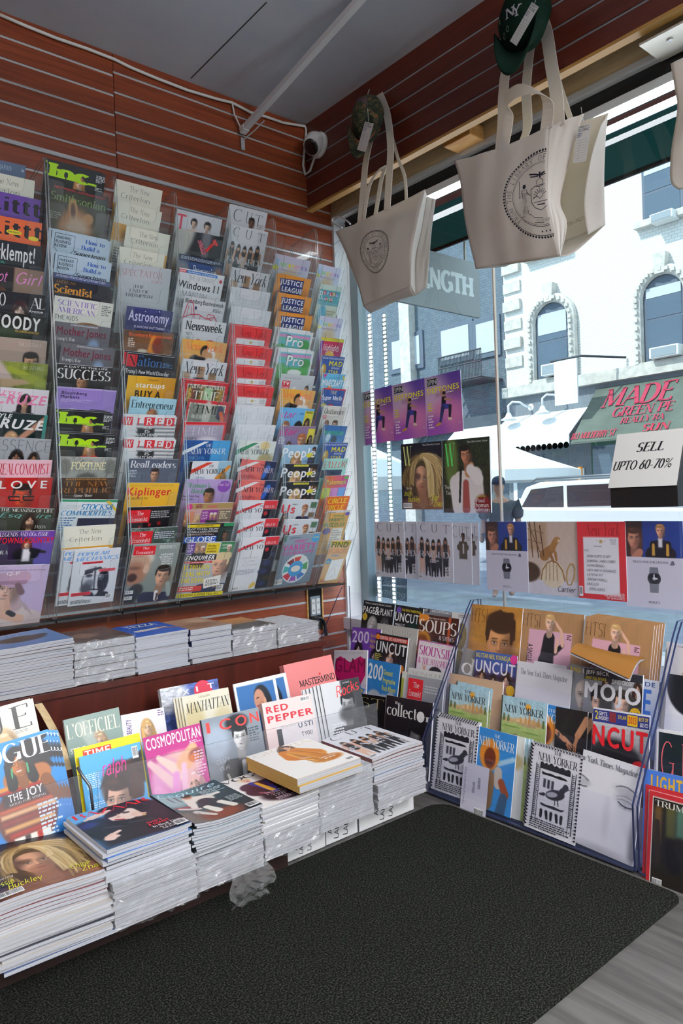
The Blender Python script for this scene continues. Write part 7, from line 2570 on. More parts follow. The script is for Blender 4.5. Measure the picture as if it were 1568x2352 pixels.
# ================================================================== mahogany bench, its lower display and the stacks
BT = .517; BF = 2.5; BX1 = 1.972
t = empty('bench_cabinet', (0, BF, 0))
MB().box(-3.2, 0, BT - .022, BX1, WY - BF - .002, BT).build('worktop', M_BENCH, t)
MB().box(-3.2, .012, .10, BX1 - .01, .03, BT - .022).build('front_panel', M_BENCH, t)
MB().box(BX1 - .03, .03, 0, BX1 - .01, WY - BF - .01, BT - .022).build('end_panel', M_BENCH, t)
MB().box(-3.2, .03, 0, BX1 - .03, .05, .10).build('plinth', M_BLACK, t)
tag(t, 'long dark mahogany bench along the slatwall with magazine piles on top', 'bench')
t = empty('mahogany_plinth', (0, 1.84, 0)); M_PLINTH = mat('dark_plinth_laminate', '1e0d09', .5)
MB().box(-3.2, 0, 0, 1.27, .66, .085).build('base_box', M_PLINTH, t)
MB().box(-3.2, .25, .086, 1.86, .64, .150).build('stand_board', M_BENCH, t)
MB().box(.775, .385, .151, 1.86, .64, .182).build('rear_riser', M_BENCH, t)
MB().box(-.6, .23, .151, .725, .375, .214).build('front_riser', M_BENCH, t); MB().box(-.6, .376, .151, .725, .64, .272).build('rear_riser', M_BENCH, t)
MB().box(1.27, .16, .0, 1.86, .66, .085).build('side_box', M_PLINTH, t)
tag(t, 'low dark mahogany plinth carrying the floor stacks', 'plinth')
# curved partition between the two lower displays
prof2 = [(2.495, .50), (2.47, .496), (2.41, .475), (2.33, .44), (2.26, .40), (2.215, .345), (2.19, .28), (2.18, .16), (2.495, .16)]
t = empty('partition', (.745, 2.495, .16))
m = MB(); m.prism([(a - 2.495, b - .16) for a, b in prof2], (0, 1, 0), (0, 0, 1), (1, 0, 0), (-.012, 0, 0), .024); m.build('board', M_BENCH, t)
m = MB(); m.ribbon([(.0, a - 2.495, b - .159) for a, b in prof2[1:6]], (1, 0, 0), .024, .002); m.build('edge_band', M_OAK, t)
tag(t, 'curved mahogany partition with pale worn edge between lower displays', 'partition')
for i, (xa, xb, pz, lab) in enumerate(((.775, 1.86, (.372, .345), 'clear acrylic lip in front of the pink and grey magazines'), (-.3, .725, (.375, .375), 'clear acrylic lip in front of the striped knit cover'))):
    t = empty('acrylic_lip', (xa, 2.06, .151))
    m = MB(); m.prism([(0, 0), (xb - xa, 0), (xb - xa, pz[1] - .15), (0, pz[0] - .15)], (1, 0, 0), (0, 0, 1), (0, 1, 0), (0, 0, 0), .004, 0, 1); m.build('pane', [clear('lip_acrylic', 'fcfcfd', .012, .06, body='e6e8ec', bodyf=.05), M_EDGE], t)
    tag(t, lab, 'acrylic lip', 'acrylic lips of the lower displays')
m = MB(); m.tube([onY(178, 1762, 2.10), onY(190, 1783, 2.085), onY(205, 1803, 2.07), onY(208, 1812, 2.067), onY(214, 1862, 2.066)], .0042, 8)
tag(m.build('bent_wire', mat('grey_wire', '6a6e70', .35, .6), smooth=True), 'bent grey wire stop at the corner of the blue magazine', 'wire')
LEANY = Vector((0, -.075, -.26))
def low_mag(key, a, b, Y, lab, h=.272, t=.005, w=None, **k):
    A = onY(*Z7(*a), Y); B = onY(*Z7(*b), Y)
    if w: A = B - (B - A).normalized() * w if k.pop('right', 0) else A; B = A + (B - A).normalized() * w
    return magazine(key, round((B - A).length, 3), h, t, upright(A, B, LEANY), lab, 'magazines in the lower display', **k)
low = 'on the lower display'
low_mag('exit', (668, 370), (910, 325), 2.38, f'{DES["exit"][0]}', t=.02, h=.30)
low_mag('mastermind', (1185, 270), (1385, 225), 2.375, f'{DES["mastermind"][0]}', t=.03, h=.31, edge=mat('salmon_cloth', 'e98a86', .7))
low_mag('officiel', (265, 500), (497, 445), 2.27, f'{DES["officiel"][0]}', t=.012, h=.30)
low_mag('beauty', (505, 480), (685, 445), 2.275, f'{DES["beauty"][0]}')
for k in range(4): low_mag('manhattan', (760 - 12 * (3 - k), 405 + 2 * (3 - k)), (955 - 12 * (3 - k), 362 + 2 * (3 - k)), 2.27 + .008 * (3 - k), f'{DES["manhattan"][0]}, {ORD[3 - k] if k < 3 else "front"} of the fan', t=.006)
low_mag('bluewoman', (1010, 342), (1195, 300), 2.30, f'{DES["bluewoman"][0]}, rear copy', t=.006)
low_mag('bluewoman', (975, 350), (1150, 312), 2.285, f'{DES["bluewoman"][0]}, front copy', t=.006)
low_mag('yellowmag', (308, 622), (592, 550), 2.165, f'{DES["yellowmag"][0]}', w=.205)
low_mag('ralph', (330, 655), (585, 590), 2.14, f'{DES["ralph"][0]}', t=.007)
low_mag('cosmo', (597, 575), (835, 512), 2.14, f'{DES["cosmo"][0]}')
low_mag('icon', (842, 500), (1080, 445), 2.14, f'{DES["icon"][0]}', t=.014, edge=mat('slate_spine', '59606a', .5))
low_mag('pepper', (1095, 430), (1300, 388), 2.14, f'{DES["pepper"][0]}', t=.016, edge=mat('pink_spine', 'd9b8b6', .5))
for k in range(6):
    low_mag('rocks', (1340 - 15 * (5 - k), 350 + 5 * (5 - k)), (1500 - 15 * (5 - k), 318 + 5 * (5 - k)), 2.13 + .0055 * (5 - k), f'{DES["rocks"][0]}, {ORD[5 - k] if k < 5 else "front"} of the fan', t=.004, edge=mat('black_spine', '1b1b1d', .5))
for k in range(4):
    low_mag('joy', (-140 + 14 * (3 - k), 640), (200 + 14 * (3 - k), 537 + 1 * (3 - k)), 2.13 + .007 * (3 - k), f'{DES["joy"][0]}, {ORD[3 - k] if k < 3 else "front"} of the pile', t=.005, w=.225, right=1, h=.29)
for k in range(2): low_mag('vogue2', (-200, 500), (125 + 12 * (1 - k), 408), 2.26 + .009 * (1 - k), f'{DES["vogue2"][0]}, {"front" if k else "rear"} copy', t=.006, w=.225, right=1, h=.29)

# ------------------------------------------------------------------ stacks of magazines lying flat
SPINES = ['3a3c44', '4a5c80', 'b8b4b0', '6a5040', '8a98b0', 'd8d4d0', '2a2a30', '7a4a4a']
def flat_mag(name, w, h, t, col, amp, ph, M, label, group, side=None):
    nx, ny = 10, 2; V = []; F = []; mi = []
    zf = lambda u, v: amp * (math.sin(math.pi * u + ph * .4) - .25 * math.sin(2 * math.pi * u + ph)) * (1 - .35 * v)
    for lay in range(4):
        dz = (-t, -t + .0005, -.0005, 0)[lay]
        for j in range(ny + 1):
            for i in range(nx + 1): V.append((w * i / nx, -h * j / ny, dz + zf(i / nx, j / ny)))
    n1 = (nx + 1) * (ny + 1); ix = lambda l, j, i: l * n1 + j * (nx + 1) + i
    for j in range(ny):
        for i in range(nx):
            F.append((ix(3, j, i), ix(3, j+1, i), ix(3, j+1, i+1), ix(3, j, i+1))); mi.append(1)
            F.append((ix(0, j, i), ix(0, j, i+1), ix(0, j+1, i+1), ix(0, j+1, i))); mi.append(1)
    for l in range(3):
        q = 0 if l == 1 else 1
        for i in range(nx):
            F.append((ix(l, ny, i), ix(l, ny, i+1), ix(l+1, ny, i+1), ix(l+1, ny, i))); mi.append(q); F.append((ix(l, 0, i+1), ix(l, 0, i), ix(l+1, 0, i), ix(l+1, 0, i+1))); mi.append(q)
        for j in range(ny):
            F.append((ix(l, j, 0), ix(l, j+1, 0), ix(l+1, j+1, 0), ix(l+1, j, 0))); mi.append(1); F.append((ix(l, j+1, nx), ix(l, j, nx), ix(l+1, j, nx), ix(l+1, j+1, nx))); mi.append(q)
    o = mesh(name, V, F, [M_PAPER, mat('cover_' + col, col, .4)], mi=mi); o.matrix_world = M
    return tag(o, label, 'magazine', group)
def flat_top(key, w, h, t, amp, ph, M, label, group):
    zf = lambda u, v: amp * (np.sin(np.pi * u + ph * .4) - .25 * np.sin(2 * np.pi * u + ph)) * (1 - .35 * v)
    A = art(key, h / w); LV = A.LV
    def mp(u, v, l):
        u = np.asarray(u); v = np.asarray(v); return np.column_stack([u * w, -v * h, zf(u, v) + np.asarray(l) * (3.0 if amp else 1.) + .0003])
    V, F, C = A.emit(mp)
    return mesh('front_cover', V, F, M_PRINT, cols=C)
def stack(key, x, y, w, h, z0, z1, n, desc, rot=0., amp=.0, jit=.004, cols=None, split=None, seed=1, group=None):
    """pile of n lying magazines; (x, y) the cover's far corner with smaller x; top one printed"""
    rs = random.Random(seed); pit = (z1 - z0) / n; t = pit - .0004
    for k in range(n):
        a = math.radians(rot + rs.uniform(-1, 1) * 1.2); dx = rs.uniform(-jit, jit); dy = rs.uniform(-jit, jit)
        if split and k < split[0]: dx += split[1]; dy += split[2]; a += split[3]
        am = amp * (k + 1) / n
        M = Matrix.Translation((x + dx, y + dy, z0 + pit * (k + 1) - .0002)) @ Matrix.Rotation(a, 4, 'Z')
        top = key is not None and k == n - 1
        o = flat_mag('magazine', w, h, t, (cols or SPINES)[rs.randrange(len(cols or SPINES))], am, seed * 1.3, M,
                     DES[key][0] + ('' if 'top' in DES[key][0] else ', on top of its stack') if top else f'plain-edged magazine in the stack under the {desc}', group or f'magazines stacked under the {desc}')
        if top:
            c = flat_top(key, w, h, t, am, seed * 1.3, M, '', ''); c.parent = o
def wrap(x0, y0, z0, x1, y1, z1, label, seed=3, skew=.0):
    """crumpled clear film round a bundle"""
    rs = random.Random(seed); m = MB(); n = 14; V = []; F = []; rows = 6
    per = [(x0 + (x1 - x0) * i / n, y0) for i in range(n)] + [(x1, y0 + (y1 - y0) * i / n) for i in range(n)] + [(x1 - (x1 - x0) * i / n, y1) for i in range(n)] + [(x0, y1 - (y1 - y0) * i / n) for i in range(n)]
    cx, cyy = (x0 + x1) / 2, (y0 + y1) / 2; L = len(per)
    for r in range(rows + 1):
        for (a, b) in per:
            e = rs.uniform(.001, .008); d = Vector((a - cx, b - cyy, 0)).normalized() * e
            V.append((a + d.x, b + d.y, z0 + (z1 - z0) * r / rows + (rs.uniform(-.004, .006) if r in (0, rows) else 0)))
    for r in range(rows):
        for i in range(L): F.append((r * L + i, r * L + (i + 1) % L, (r + 1) * L + (i + 1) % L, (r + 1) * L + i))
    o = m.add(V, F).build('plastic_wrap', M_WRAP); return o
def bundle(x, y, w, h, z0, z1, n, label, seed=1, key=None, spike=.0016, col=None):
    """shrink-wrapped bundle: ridged page edges and the film round them"""
    rs = random.Random(seed); t = empty('magazine_bundle', (x, y, z0)); m = MB(); V = []; F = []; nx = 8
    per = [(w * i / nx, 0) for i in range(nx)] + [(w, -h * i / nx) for i in range(nx)] + [(w - w * i / nx, -h) for i in range(nx)] + [(0, -h + h * i / nx) for i in range(nx)]
    L = len(per); H = z1 - z0; lev = []
    for k in range(n):
        o = rs.uniform(-1, 1) * .002; q = rs.uniform(-1, 1) * .002
        lev += [(H * (k + .06) / n, 0, o, q), (H * (k + .88) / n, 0, o, q), (H * (k + .94) / n, -spike, o, q), (H * (k + 1) / n, -spike, o, q)]
    for z, e, o, q in lev:
        for a, b in per:
            wv = .0012 * math.sin(a * 40 + seed) * math.sin(z * 60)
            V.append((a + o + (e if a > w / 2 else -e), b + q + (-e if b < -h / 2 else e) , z + wv))
    for r in range(len(lev) - 1):
        for i in range(L): F.append((r * L + i, r * L + (i + 1) % L, (r + 1) * L + (i + 1) % L, (r + 1) * L + i))
    F.append(tuple(range(L - 1, -1, -1))); F.append(tuple((len(lev) - 1) * L + i for i in range(L)))
    mi = [(1 if (k // L) % 4 == 2 else 0) for k in range(len(F))]
    o = mesh('magazines', [v for v in V], F, [M_PAPER, mat('bundle_cover_' + (col or '8a909a'), col or '8a909a', .5)], t, mi=mi); o['kind'] = 'stuff'
    if key:
        c = flat_top(key, w, h, .004, 0, 0, None, '', ''); c.parent = t; c.location = (0, 0, H + .0005)
    f = wrap(-.002, -h - .002, .001, w + .002, .002, H + (.004 if key else .002), None, seed); f.parent = t
    return tag(t, label, 'magazine bundle', 'shrink-wrapped magazine bundles')
# floor stacks on the plinth, along the mat
stack('wblonde', .418, 2.075, .262, .315, .086, .245, 17, 'sleepy blonde cover', rot=-1, amp=.006, split=(9, .012, -.012, -.02), seed=2)
stack('bazaar', .664, 2.015, .234, .262, .206, .284, 8, 'black and blue cover', rot=1.5, amp=.004, cols=['4a7ab8', '3a3c44', '8a98b0', 'c8ccd4'], seed=3)
bundle(.682, 1.998, .226, .258, .086, .204, 14, 'wrapped bundle of plain page edges under the black and blue pile', 1)
stack('teal', .915, 2.035, .216, .27, .178, .268, 12, 'dark teal cover', rot=.5, amp=.014, cols=['2a3a3c', '3a3c44', '8a98a0'], seed=5)
bundle(.918, 2.03, .214, .27, .086, .172, 12, 'wrapped bundle of plain page edges under the dark teal pile', 3)
stack('vogue', 1.138, 2.03, .205, .265, .165, .252, 10, 'maroon suit cover', rot=0, amp=.006, cols=['e8e4e0', '3a1c34', 'c8c4c8'], seed=7)
bundle(1.142, 2.03, .2, .262, .09, .163, 9, 'wrapped bundle of plain page edges under the maroon suit pile', 5)
stack('grazia', 1.245, 2.015, .25, .275, .268, .308, 2, 'orange dress cover', rot=1, jit=.012, cols=['c8a050'], seed=9)
bundle(1.345, 2.04, .222, .27, .105, .266, 14, 'wrapped bundle of plain page edges under the orange dress pile', 7)
stack('cutgroup', 1.575, 2.045, .232, .272, .19, .278, 9, 'long-haired group cover', rot=-1, amp=.004, seed=11)
bundle(1.585, 2.035, .225, .268, .105, .188, 9, 'wrapped bundle of plain page edges under the long-haired group pile', 9)
def spine_pile(x0, x1, y0, z0, z1, n, lab):
    pit = (z1 - z0) / n
    for k in range(n):
        o = MB().box(x0, y0 + .002 * (k % 2), z0 + pit * k, x1, 2.0, z0 + pit * (k + 1) - .0005).build('large_magazine', M_PAPER)
        tag(o, f'large magazine in the white pile on the floor {lab}', 'magazine', f'large magazines on the floor {lab}')
        if k == n - 1:
            a = Art((z1 - z0) / (x1 - x0), 4, 4, 'd6d8da'); W = x1 - x0
            ap = (z1 - z0) / W
            for cx, L_, wd in ((.5 - .5 * ap, .36, 'AT'), (.5 - .2 * ap, .8, 'LARGE'), (.5 + .2 * ap, .8, 'LARGE')):
                a.run(f'X s {cx - L_ * ap / 2} .4 {cx + L_ * ap / 2} .6 15161a -80 {wd}')
            V, F, C = a.emit(lambda u, v, l: np.column_stack([x0 + np.asarray(u) * W, np.full(len(u), y0 - .0006) - np.asarray(l), z1 - .001 - np.asarray(v) * (z1 - z0 - .002)]))
            c = mesh('spine_lettering', V, F, M_INK, cols=C, parent=o)
spine_pile(1.285, 1.44, 1.87, .002, .084, 6, 'under the tan-edged covers'); spine_pile(1.445, 1.58, 1.872, .002, .100, 6, 'between the white piles'); spine_pile(1.585, 1.845, 1.868, .002, .102, 6, 'below the long-haired group cover')
# loose film hanging down from the teal stack
rs = random.Random(4)
def film(u, v):
    r = random.Random(int(u * 10) * 31 + int(v * 10) * 7)
    return (1.0 + .13 * u + .012 * math.sin(v * 9 + u * 4), 1.752 - .03 * math.sin(v * 3.1) - r.uniform(0, .014), .13 - .115 * v + r.uniform(-.006, .006))
o = MB().grid(film, 10, 10).build('loose_film', M_FILM, smooth=False); tag(o, 'crumpled loose clear film hanging from the teal stack to the mat', 'plastic film')
# bench stacks
stack('bench1', .628, 2.80, .258, .288, .519, .686, 18, 'blue bird cover', rot=-1, amp=.004, seed=20)
bundle(.885, 2.79, .218, .272, .519, .664, 5, DES['bench2'][0] + 's on the bench', 21, 'bench2', .004, '5a5048')
stack('bench3', 1.108, 2.80, .21, .285, .519, .655, 14, 'vivid blue cover', rot=0, amp=.002, cols=['d8dae0', 'b8c4d8'], seed=22)
stack('bench4', 1.322, 2.78, .182, .27, .519, .652, 6, 'tan art cover', rot=0, cols=['d8d8da', '2a3060'], seed=23)
bundle(1.51, 2.78, .21, .27, .519, .622, 9, DES['bench5'][0] + ', a bundle on the bench', 24, 'bench5')
bundle(1.727, 2.78, .214, .27, .519, .603, 8, 'pale bundle in crumpled plastic at the end of the bench', 25, 'bench6')
# floor mat
pm_ = [onZ(*q, 0) for q in ((1050, 1848), (1553, 2060), (1245, 2352))]
M_MAT = noisy('green_black_carpet', '050705', '4c4d43', (1, 1, 1), 230, 10, .95, bump=.6, spec=.1, lo=.46, hi=.86, bscale=420)
pts = []
def arc(cx, cy, r, a0, a1): return [(cx + r * math.cos(math.radians(a0 + (a1 - a0) * i / 8)), cy + r * math.sin(math.radians(a0 + (a1 - a0) * i / 8))) for i in range(9)]
r_ = .07; xr, yt, yb_ = 1.955, 1.84, .945
pts = arc(xr - r_, yt - r_, r_, 90, 0) + arc(xr - .04, yb_ + .04, .04, 0, -90) + [(-1.2, yb_ - .02), (-1.2, yt + .0)]
m = MB(); m.prism(pts[::-1], (1, 0, 0), (0, 1, 0), (0, 0, 1), (0, 0, .0005), .008); o = m.build('floor_mat', M_MAT); tag(o, 'dark green-black carpet mat with rounded corners on the floor', 'mat')

# ================================================================== tote bags, caps and tags hanging from the fascia
def canvas():
    m = mat('natural_canvas', 'e8e3e0', .9, spec=.1); nt = m.node_tree; N = nt.nodes.new; L = nt.links.new
    b = nt.nodes['Principled BSDF']; out = nt.nodes['Material Output']
    tl = N('ShaderNodeBsdfTranslucent'); tl.inputs[0].default_value = lin('efe2c6'); mx = N('ShaderNodeMixShader'); mx.inputs[0].default_value = .38
    L(b.outputs[0], mx.inputs[1]); L(tl.outputs[0], mx.inputs[2]); L(mx.outputs[0], out.inputs[0])
    tc = N('ShaderNodeTexCoord'); no = N('ShaderNodeTexNoise'); no.inputs['Scale'].default_value = 9; no.inputs['Detail'].default_value = 6
    n2 = N('ShaderNodeTexNoise'); n2.inputs['Scale'].default_value = 700
    ad = N('ShaderNodeMath'); ad.operation = 'MULTIPLY_ADD'; ad.inputs[1].default_value = .15
    L(tc.outputs['Object'], no.inputs['Vector']); L(tc.outputs['Object'], n2.inputs['Vector']); L(n2.outputs[0], ad.inputs[0]); L(no.outputs[0], ad.inputs[2])
    bp = N('ShaderNodeBump'); bp.inputs['Strength'].default_value = .35; bp.inputs['Distance'].default_value = .02; L(ad.outputs[0], bp.inputs['Height']); L(bp.outputs[0], b.inputs['Normal'])
    return m
M_CANVAS = canvas()
def crv(pts):
    """smooth curve through points, parameter 0..1 by chord length"""
    P = [Vector(p) for p in pts]; d = [0]
    for a, b in zip(P, P[1:]): d.append(d[-1] + (b - a).length + 1e-6)
    d = [x / d[-1] for x in d]
    def f(t):
        t = min(max(t, 0), 1); i = 0
        while i < len(d) - 2 and t > d[i + 1]: i += 1
        u = (t - d[i]) / (d[i + 1] - d[i]); p0 = P[max(i - 1, 0)]; p1 = P[i]; p2 = P[i + 1]; p3 = P[min(i + 2, len(P) - 1)]
        return .5 * ((2 * p1) + (p2 - p0) * u + (2 * p0 - 5 * p1 + 4 * p2 - p3) * u * u + (3 * p1 - p0 - 3 * p2 + p3) * u ** 3)
    return f
def loft(left, right, bulge=0.0, wr=0.0, seed=1, nrm=Vector((-1, 0, 0)), up=0.0):
    rs = random.Random(seed); W = [(rs.uniform(2, 7), rs.uniform(2, 6), rs.uniform(0, 6)) for _ in range(4)]
    def f(u, v):
        p = left(v).lerp(right(v), u); e = bulge * math.sin(math.pi * u) * math.sin(math.pi * min(v * .9 + .1, 1))
        e += wr * sum(math.sin(a * u * 3 + b * v * 2 + c) for a, b, c in W) * math.sin(math.pi * u) ** .5 * .35
        return p + nrm * e + Vector((0, 0, -up * math.sin(math.pi * u) * (1 - v)))
    return f
def seal_art(asp):
    """round seal: rope ring, lettering on a circle, eagle over a shield with two figures and a banner"""
    a = Art(asp, 2, 2); K = '1c1c28'; cx, cy = .5, .5
    def ring(r, w, n=72): a.line([(cx + r * math.cos(6.2832 * i / n), cy + r * math.sin(6.2832 * i / n) / asp) for i in range(n + 1)], w, K)
    def pl(w, *p): a.line(p, w, K)
    ring(.455, .006); ring(.36, .005); ring(.345, .003)
    for i in range(84):
        t = 6.2832 * i / 84; a.disc(cx + .475 * math.cos(t), cy + .475 * math.sin(t) / asp, .013, .013, K, 8)
    txt = 'FROM THE LIBRARY OF ICONIC NEW YORK'; n = len(txt)
    for i, ch in enumerate(txt):
        if ch == ' ': continue
        th = math.radians(-218 + 256 * i / (n - 1)); V, F, w = text2d(ch, 'j'); s = .052
        V = (V[:, :2] - [w / 2, .5]) * s; r = math.radians(90) + th; c_, s_ = math.cos(r), math.sin(r); X = V[:, 0] * c_ + V[:, 1] * s_; Y = V[:, 0] * s_ - V[:, 1] * c_
        a.poly(np.column_stack([cx + .408 * math.cos(th) + X, cy + (.408 * math.sin(th) + Y) / asp]), F, K)
    for k in (-1, 0, 1): a.disc(cx + .05 * k, cy + .41 / asp, .009, .009, K, 8)
    q = lambda x, y: (cx + x, cy + y / asp)
    pl(.007, *[q(*p) for p in ((-.11, -.06), (-.11, .08), (-.07, .15), (0, .19), (.07, .15), (.11, .08), (.11, -.06), (.06, -.09), (0, -.07), (-.06, -.09), (-.11, -.06))])
    for i in range(9): t = math.radians(180 + 22.5 * i); pl(.006, q(.035 * math.cos(t), .03 + .035 * math.sin(t)), q(.085 * math.cos(t), .03 + .085 * math.sin(t)))
    pl(.007, q(-.09, .05), q(-.04, .02), q(0, .06), q(.04, .02), q(.09, .05)); pl(.006, q(-.08, .09), q(.08, .09)); pl(.012, q(-.04, .12), q(.05, .125))
    pl(.006, q(-.035, -.1), q(-.04, -.14), q(0, -.165), q(.04, -.14), q(.035, -.1)); pl(.006, q(-.04, -.09), q(.04, -.09))
    for sg in (-1, 1): pl(.02, q(0, -.2), q(.06 * sg, -.225), q(.13 * sg, -.245)); pl(.012, q(.02 * sg, -.19), q(.07 * sg, -.2), q(.12 * sg, -.21))
    pl(.02, q(0, -.24), q(.005, -.17))
    for sg in (-1, 1):   # standing figures
        x = .2 * sg; a.disc(cx + x, cy - .12 / asp, .022, .026, K, 12); pl(.006, q(x - .03, -.08), q(x - .035, .2), q(x + .035, .2), q(x + .03, -.08), q(x - .03, -.08))
        for dx in (-.015, .0, .015): pl(.004, q(x + dx, -.05), q(x + dx * 1.3, .19))
        pl(.007, q(x + .03 * sg, -.06), q(x + .07 * sg, -.0), q(x + .06 * sg, -.2)); pl(.008, q(x - .03 * sg, -.05), q(x - .08 * sg, .0))
    pl(.006, q(-.27, .22), q(-.14, .21), q(-.1, .26), q(0, .275), q(.1, .26), q(.14, .21), q(.27, .22)); pl(.006, q(-.24, .27), q(-.1, .31), q(0, .325), q(.1, .31), q(.24, .27))
    V, F, w = text2d('EXCELSIOR', 'j'); V = V[:, :2] / [w, 1] * [.17, .028]; a.poly(np.column_stack([cx - .085 + V[:, 0], cy + (.312 - V[:, 1]) / asp]), F, K)
    return a
def emit_layers(a, mapf):
    LV = np.concatenate(a.LV); C = s2l(np.concatenate(a.LC)); return mapf(LV[:, 0], LV[:, 1], LV[:, 2]), a.LF, C
def on_patch(f, u0, v0, u1, v1, lift=.0012):
    """maps 0..1 artwork into the part (u0..u1, v0..v1) of patch f"""
    def mp(u, v, l):
        out = []
        for a, b in zip(u, v):
            U = u0 + (u1 - u0) * a; W = v0 + (v1 - v0) * b; p = f(U, W); e = .004
            n = (f(U + e, W) - p).cross(f(U, W + e) - p); n.normalize()
            if n.x > 0: n = -n
            out.append(tuple(p + n * lift))
        return np.array(out)
    return mp
zb2_ = zc((600, 180, 3.136)); zb3 = zc((1000, 0, 2.7606))
def P2(x, y, X): return onX(*zb2_(x, y), X)
def P3(x, y, X): return onX(*zb3(x, y), X)
def patch(name, f, root, nu=24, nv=28, m=None):
    o = MB().grid(lambda u, v: f(u, v) - root.location, nu, nv).build(name, m or M_CANVAS, root, True)
    so = o.modifiers.new('cloth', 'SOLIDIFY'); so.thickness = .0016; so.offset = 0; return o
def strap(root, pts, w=.040, wd=(0, 1, 0), name='handle'):
    c = crv(pts); n = 26; P = [c(i / n) - root.location for i in range(n + 1)]
    wds = wd if isinstance(wd, list) else None
    if wds:
        k = crv(wds); D = [k(i / n) for i in range(n + 1)]
    else: D = [Vector(wd)] * (n + 1)
    return MB().ribbon(P, D, w, .0025).build(name, M_CANVAS, root)
# --- small tote by the corner
XF, XB = 2.20, 2.285
t = empty('tote_bag', P2(850, 112, 2.32))
L = crv([P2(535, 1105, XF), P2(610, 1260, XF), P2(690, 1470, XF + .01), P2(735, 1640, XF + .02)]); R = crv([P2(1178, 800, XF), P2(1130, 1000, XF - .01), P2(1085, 1250, XF - .01), P2(1075, 1500, XF + .01)])
fr = loft(L, R, .018, .006, 3, up=.01); patch('front_panel', fr, t)
Lb = crv([P2(560, 1090, XB), P2(660, 1400, XB), P2(790, 1690, XB)]); Rb = crv([P2(1255, 870, XB), P2(1225, 1100, XB), P2(1205, 1350, XB), P2(1195, 1500, XB)])
bk = loft(Lb, Rb, -.01, .006, 5); patch('back_panel', bk, t)
G = crv([P2(1190, 850, 2.245), P2(1150, 1100, 2.25), P2(1110, 1300, 2.25), P2(1110, 1560, 2.25)])
patch('gusset_fold', loft(R, G, .0, .004, 7), t, 8, 24); patch('gusset_back', loft(G, Rb, .0, .004, 8), t, 8, 24)
bt = loft(crv([L(1), (L(1) + Lb(1)) / 2 + Vector((0, 0, -.004)), Lb(1)]), crv([R(1), G(1), Rb(1)]), 0, .002, 9); patch('bottom_panel', bt, t, 20, 8)
patch('left_gusset', loft(L, Lb, 0, .003, 10), t, 6, 20)
Hh = P2(848, 108, 2.335)
strap(t, [fr(.62, .05), P2(920, 700, 2.20), P2(930, 480, 2.22), P2(905, 260, 2.27), P2(852, 112, 2.32)])
strap(t, [fr(.3, .05), P2(735, 780, 2.21), P2(752, 600, 2.235), P2(800, 380, 2.28), P2(852, 112, 2.325)])
strap(t, [bk(.72, .03), P2(1035, 720, XB), P2(985, 580, XB), P2(930, 380, 2.3), P2(856, 115, 2.33)], .016)
strap(t, [fr(.34, .03), P2(775, 780, 2.215), P2(850, 660, 2.22), P2(885, 640, 2.25), P2(858, 760, 2.27), bk(.4, .03)], .026)
tag(t, 'cream canvas tote bag with round seal, hanging below the camouflage cap', 'tote bag', 'cream canvas tote bags')
def seal_on(f, uc, vc, ru, root):
    p = f(uc, vc); wu = (f(uc + .05, vc) - f(uc - .05, vc)).length / .1; hv = (f(uc, vc + .05) - f(uc, vc - .05)).length / .1
    a = seal_art(1.0); rv = ru * wu / hv
    V, F, C = emit_layers(a, on_patch(f, uc - ru, vc - rv, uc + ru, vc + rv)); V = V - np.array(root.location)
    return mesh('printed_seal', V, F, M_INK, root, cols=C)
seal_on(fr, .45, .47, .225, t)
# --- large tote, folded over itself
t = empty('tote_bag', P3(640, 20, 2.33)); XF = 2.15
L = crv([P3(118, 1020, XF), P3(155, 1150, XF), P3(190, 1420, XF), P3(255, 1705, XF + .01)]); Mm = crv([P3(718, 800, XF - .01), P3(708, 1000, XF - .02), P3(715, 1300, XF - .02), P3(790, 1622, XF)])
fr = loft(L, Mm, .016, .006, 13, up=.015); patch('front_panel', fr, t, 30, 30)
Rf = crv([P3(943, 718, XF + .06), P3(880, 900, XF + .06), P3(820, 1130, XF + .05), P3(790, 1290, XF + .04), P3(832, 1420, XF + .03), P3(792, 1622, XF + .01)])
patch('folded_side', loft(Mm, Rf, .006, .005, 14), t, 12, 28)
XB = 2.28
Lb = crv([P3(300, 985, XB), P3(360, 1300, XB), P3(440, 1690, XB)]); Rb = crv([P3(1095, 715, XB), P3(1078, 870, XB), P3(1068, 1150, XB), P3(1075, 1425, XB)])
Rbb = crv([Rb(0), Rb(.5), P3(1065, 1440, XB)])
bk = loft(Lb, Rb, -.008, .006, 15); patch('back_panel', bk, t, 30, 28)
G = crv([P3(1045, 800, 2.23), P3(985, 1000, 2.22), P3(940, 1280, 2.22), P3(965, 1490, 2.22)]); patch('gusset_fold', loft(G, Rb, 0, .004, 16), t, 8, 24)
bt = loft(crv([L(1), (L(1) + Lb(1)) / 2, Lb(1)]), crv([Mm(1), P3(880, 1600, 2.22), Rb(1)]), 0, .002, 17); patch('bottom_panel', bt, t, 20, 8)
patch('left_gusset', loft(L, Lb, 0, .003, 18), t, 6, 20)
top = P3(640, 25, 2.325)
strap(t, [fr(.55, .0) + Vector((-.004, 0, -.02)), P3(455, 800, XF), P3(470, 690, XF + .01), P3(440, 640, XF), P3(520, 575, XF - .02), P3(620, 570, XF - .02), P3(700, 620, XF - .01), P3(715, 700, XF), P3(702, 800, XF), fr(.98, .03)], .046, [(0, 1, 0), (0, 1, 0), (0, .7, .3), (0, .2, 1), (0, .1, 1), (0, .5, .8), (0, 1, .3), (0, 1, 0), (0, 1, 0)])
strap(t, [fr(.52, .03), P3(425, 760, XF + .02), P3(430, 580, XF + .05), P3(465, 380, 2.25), top], .044)
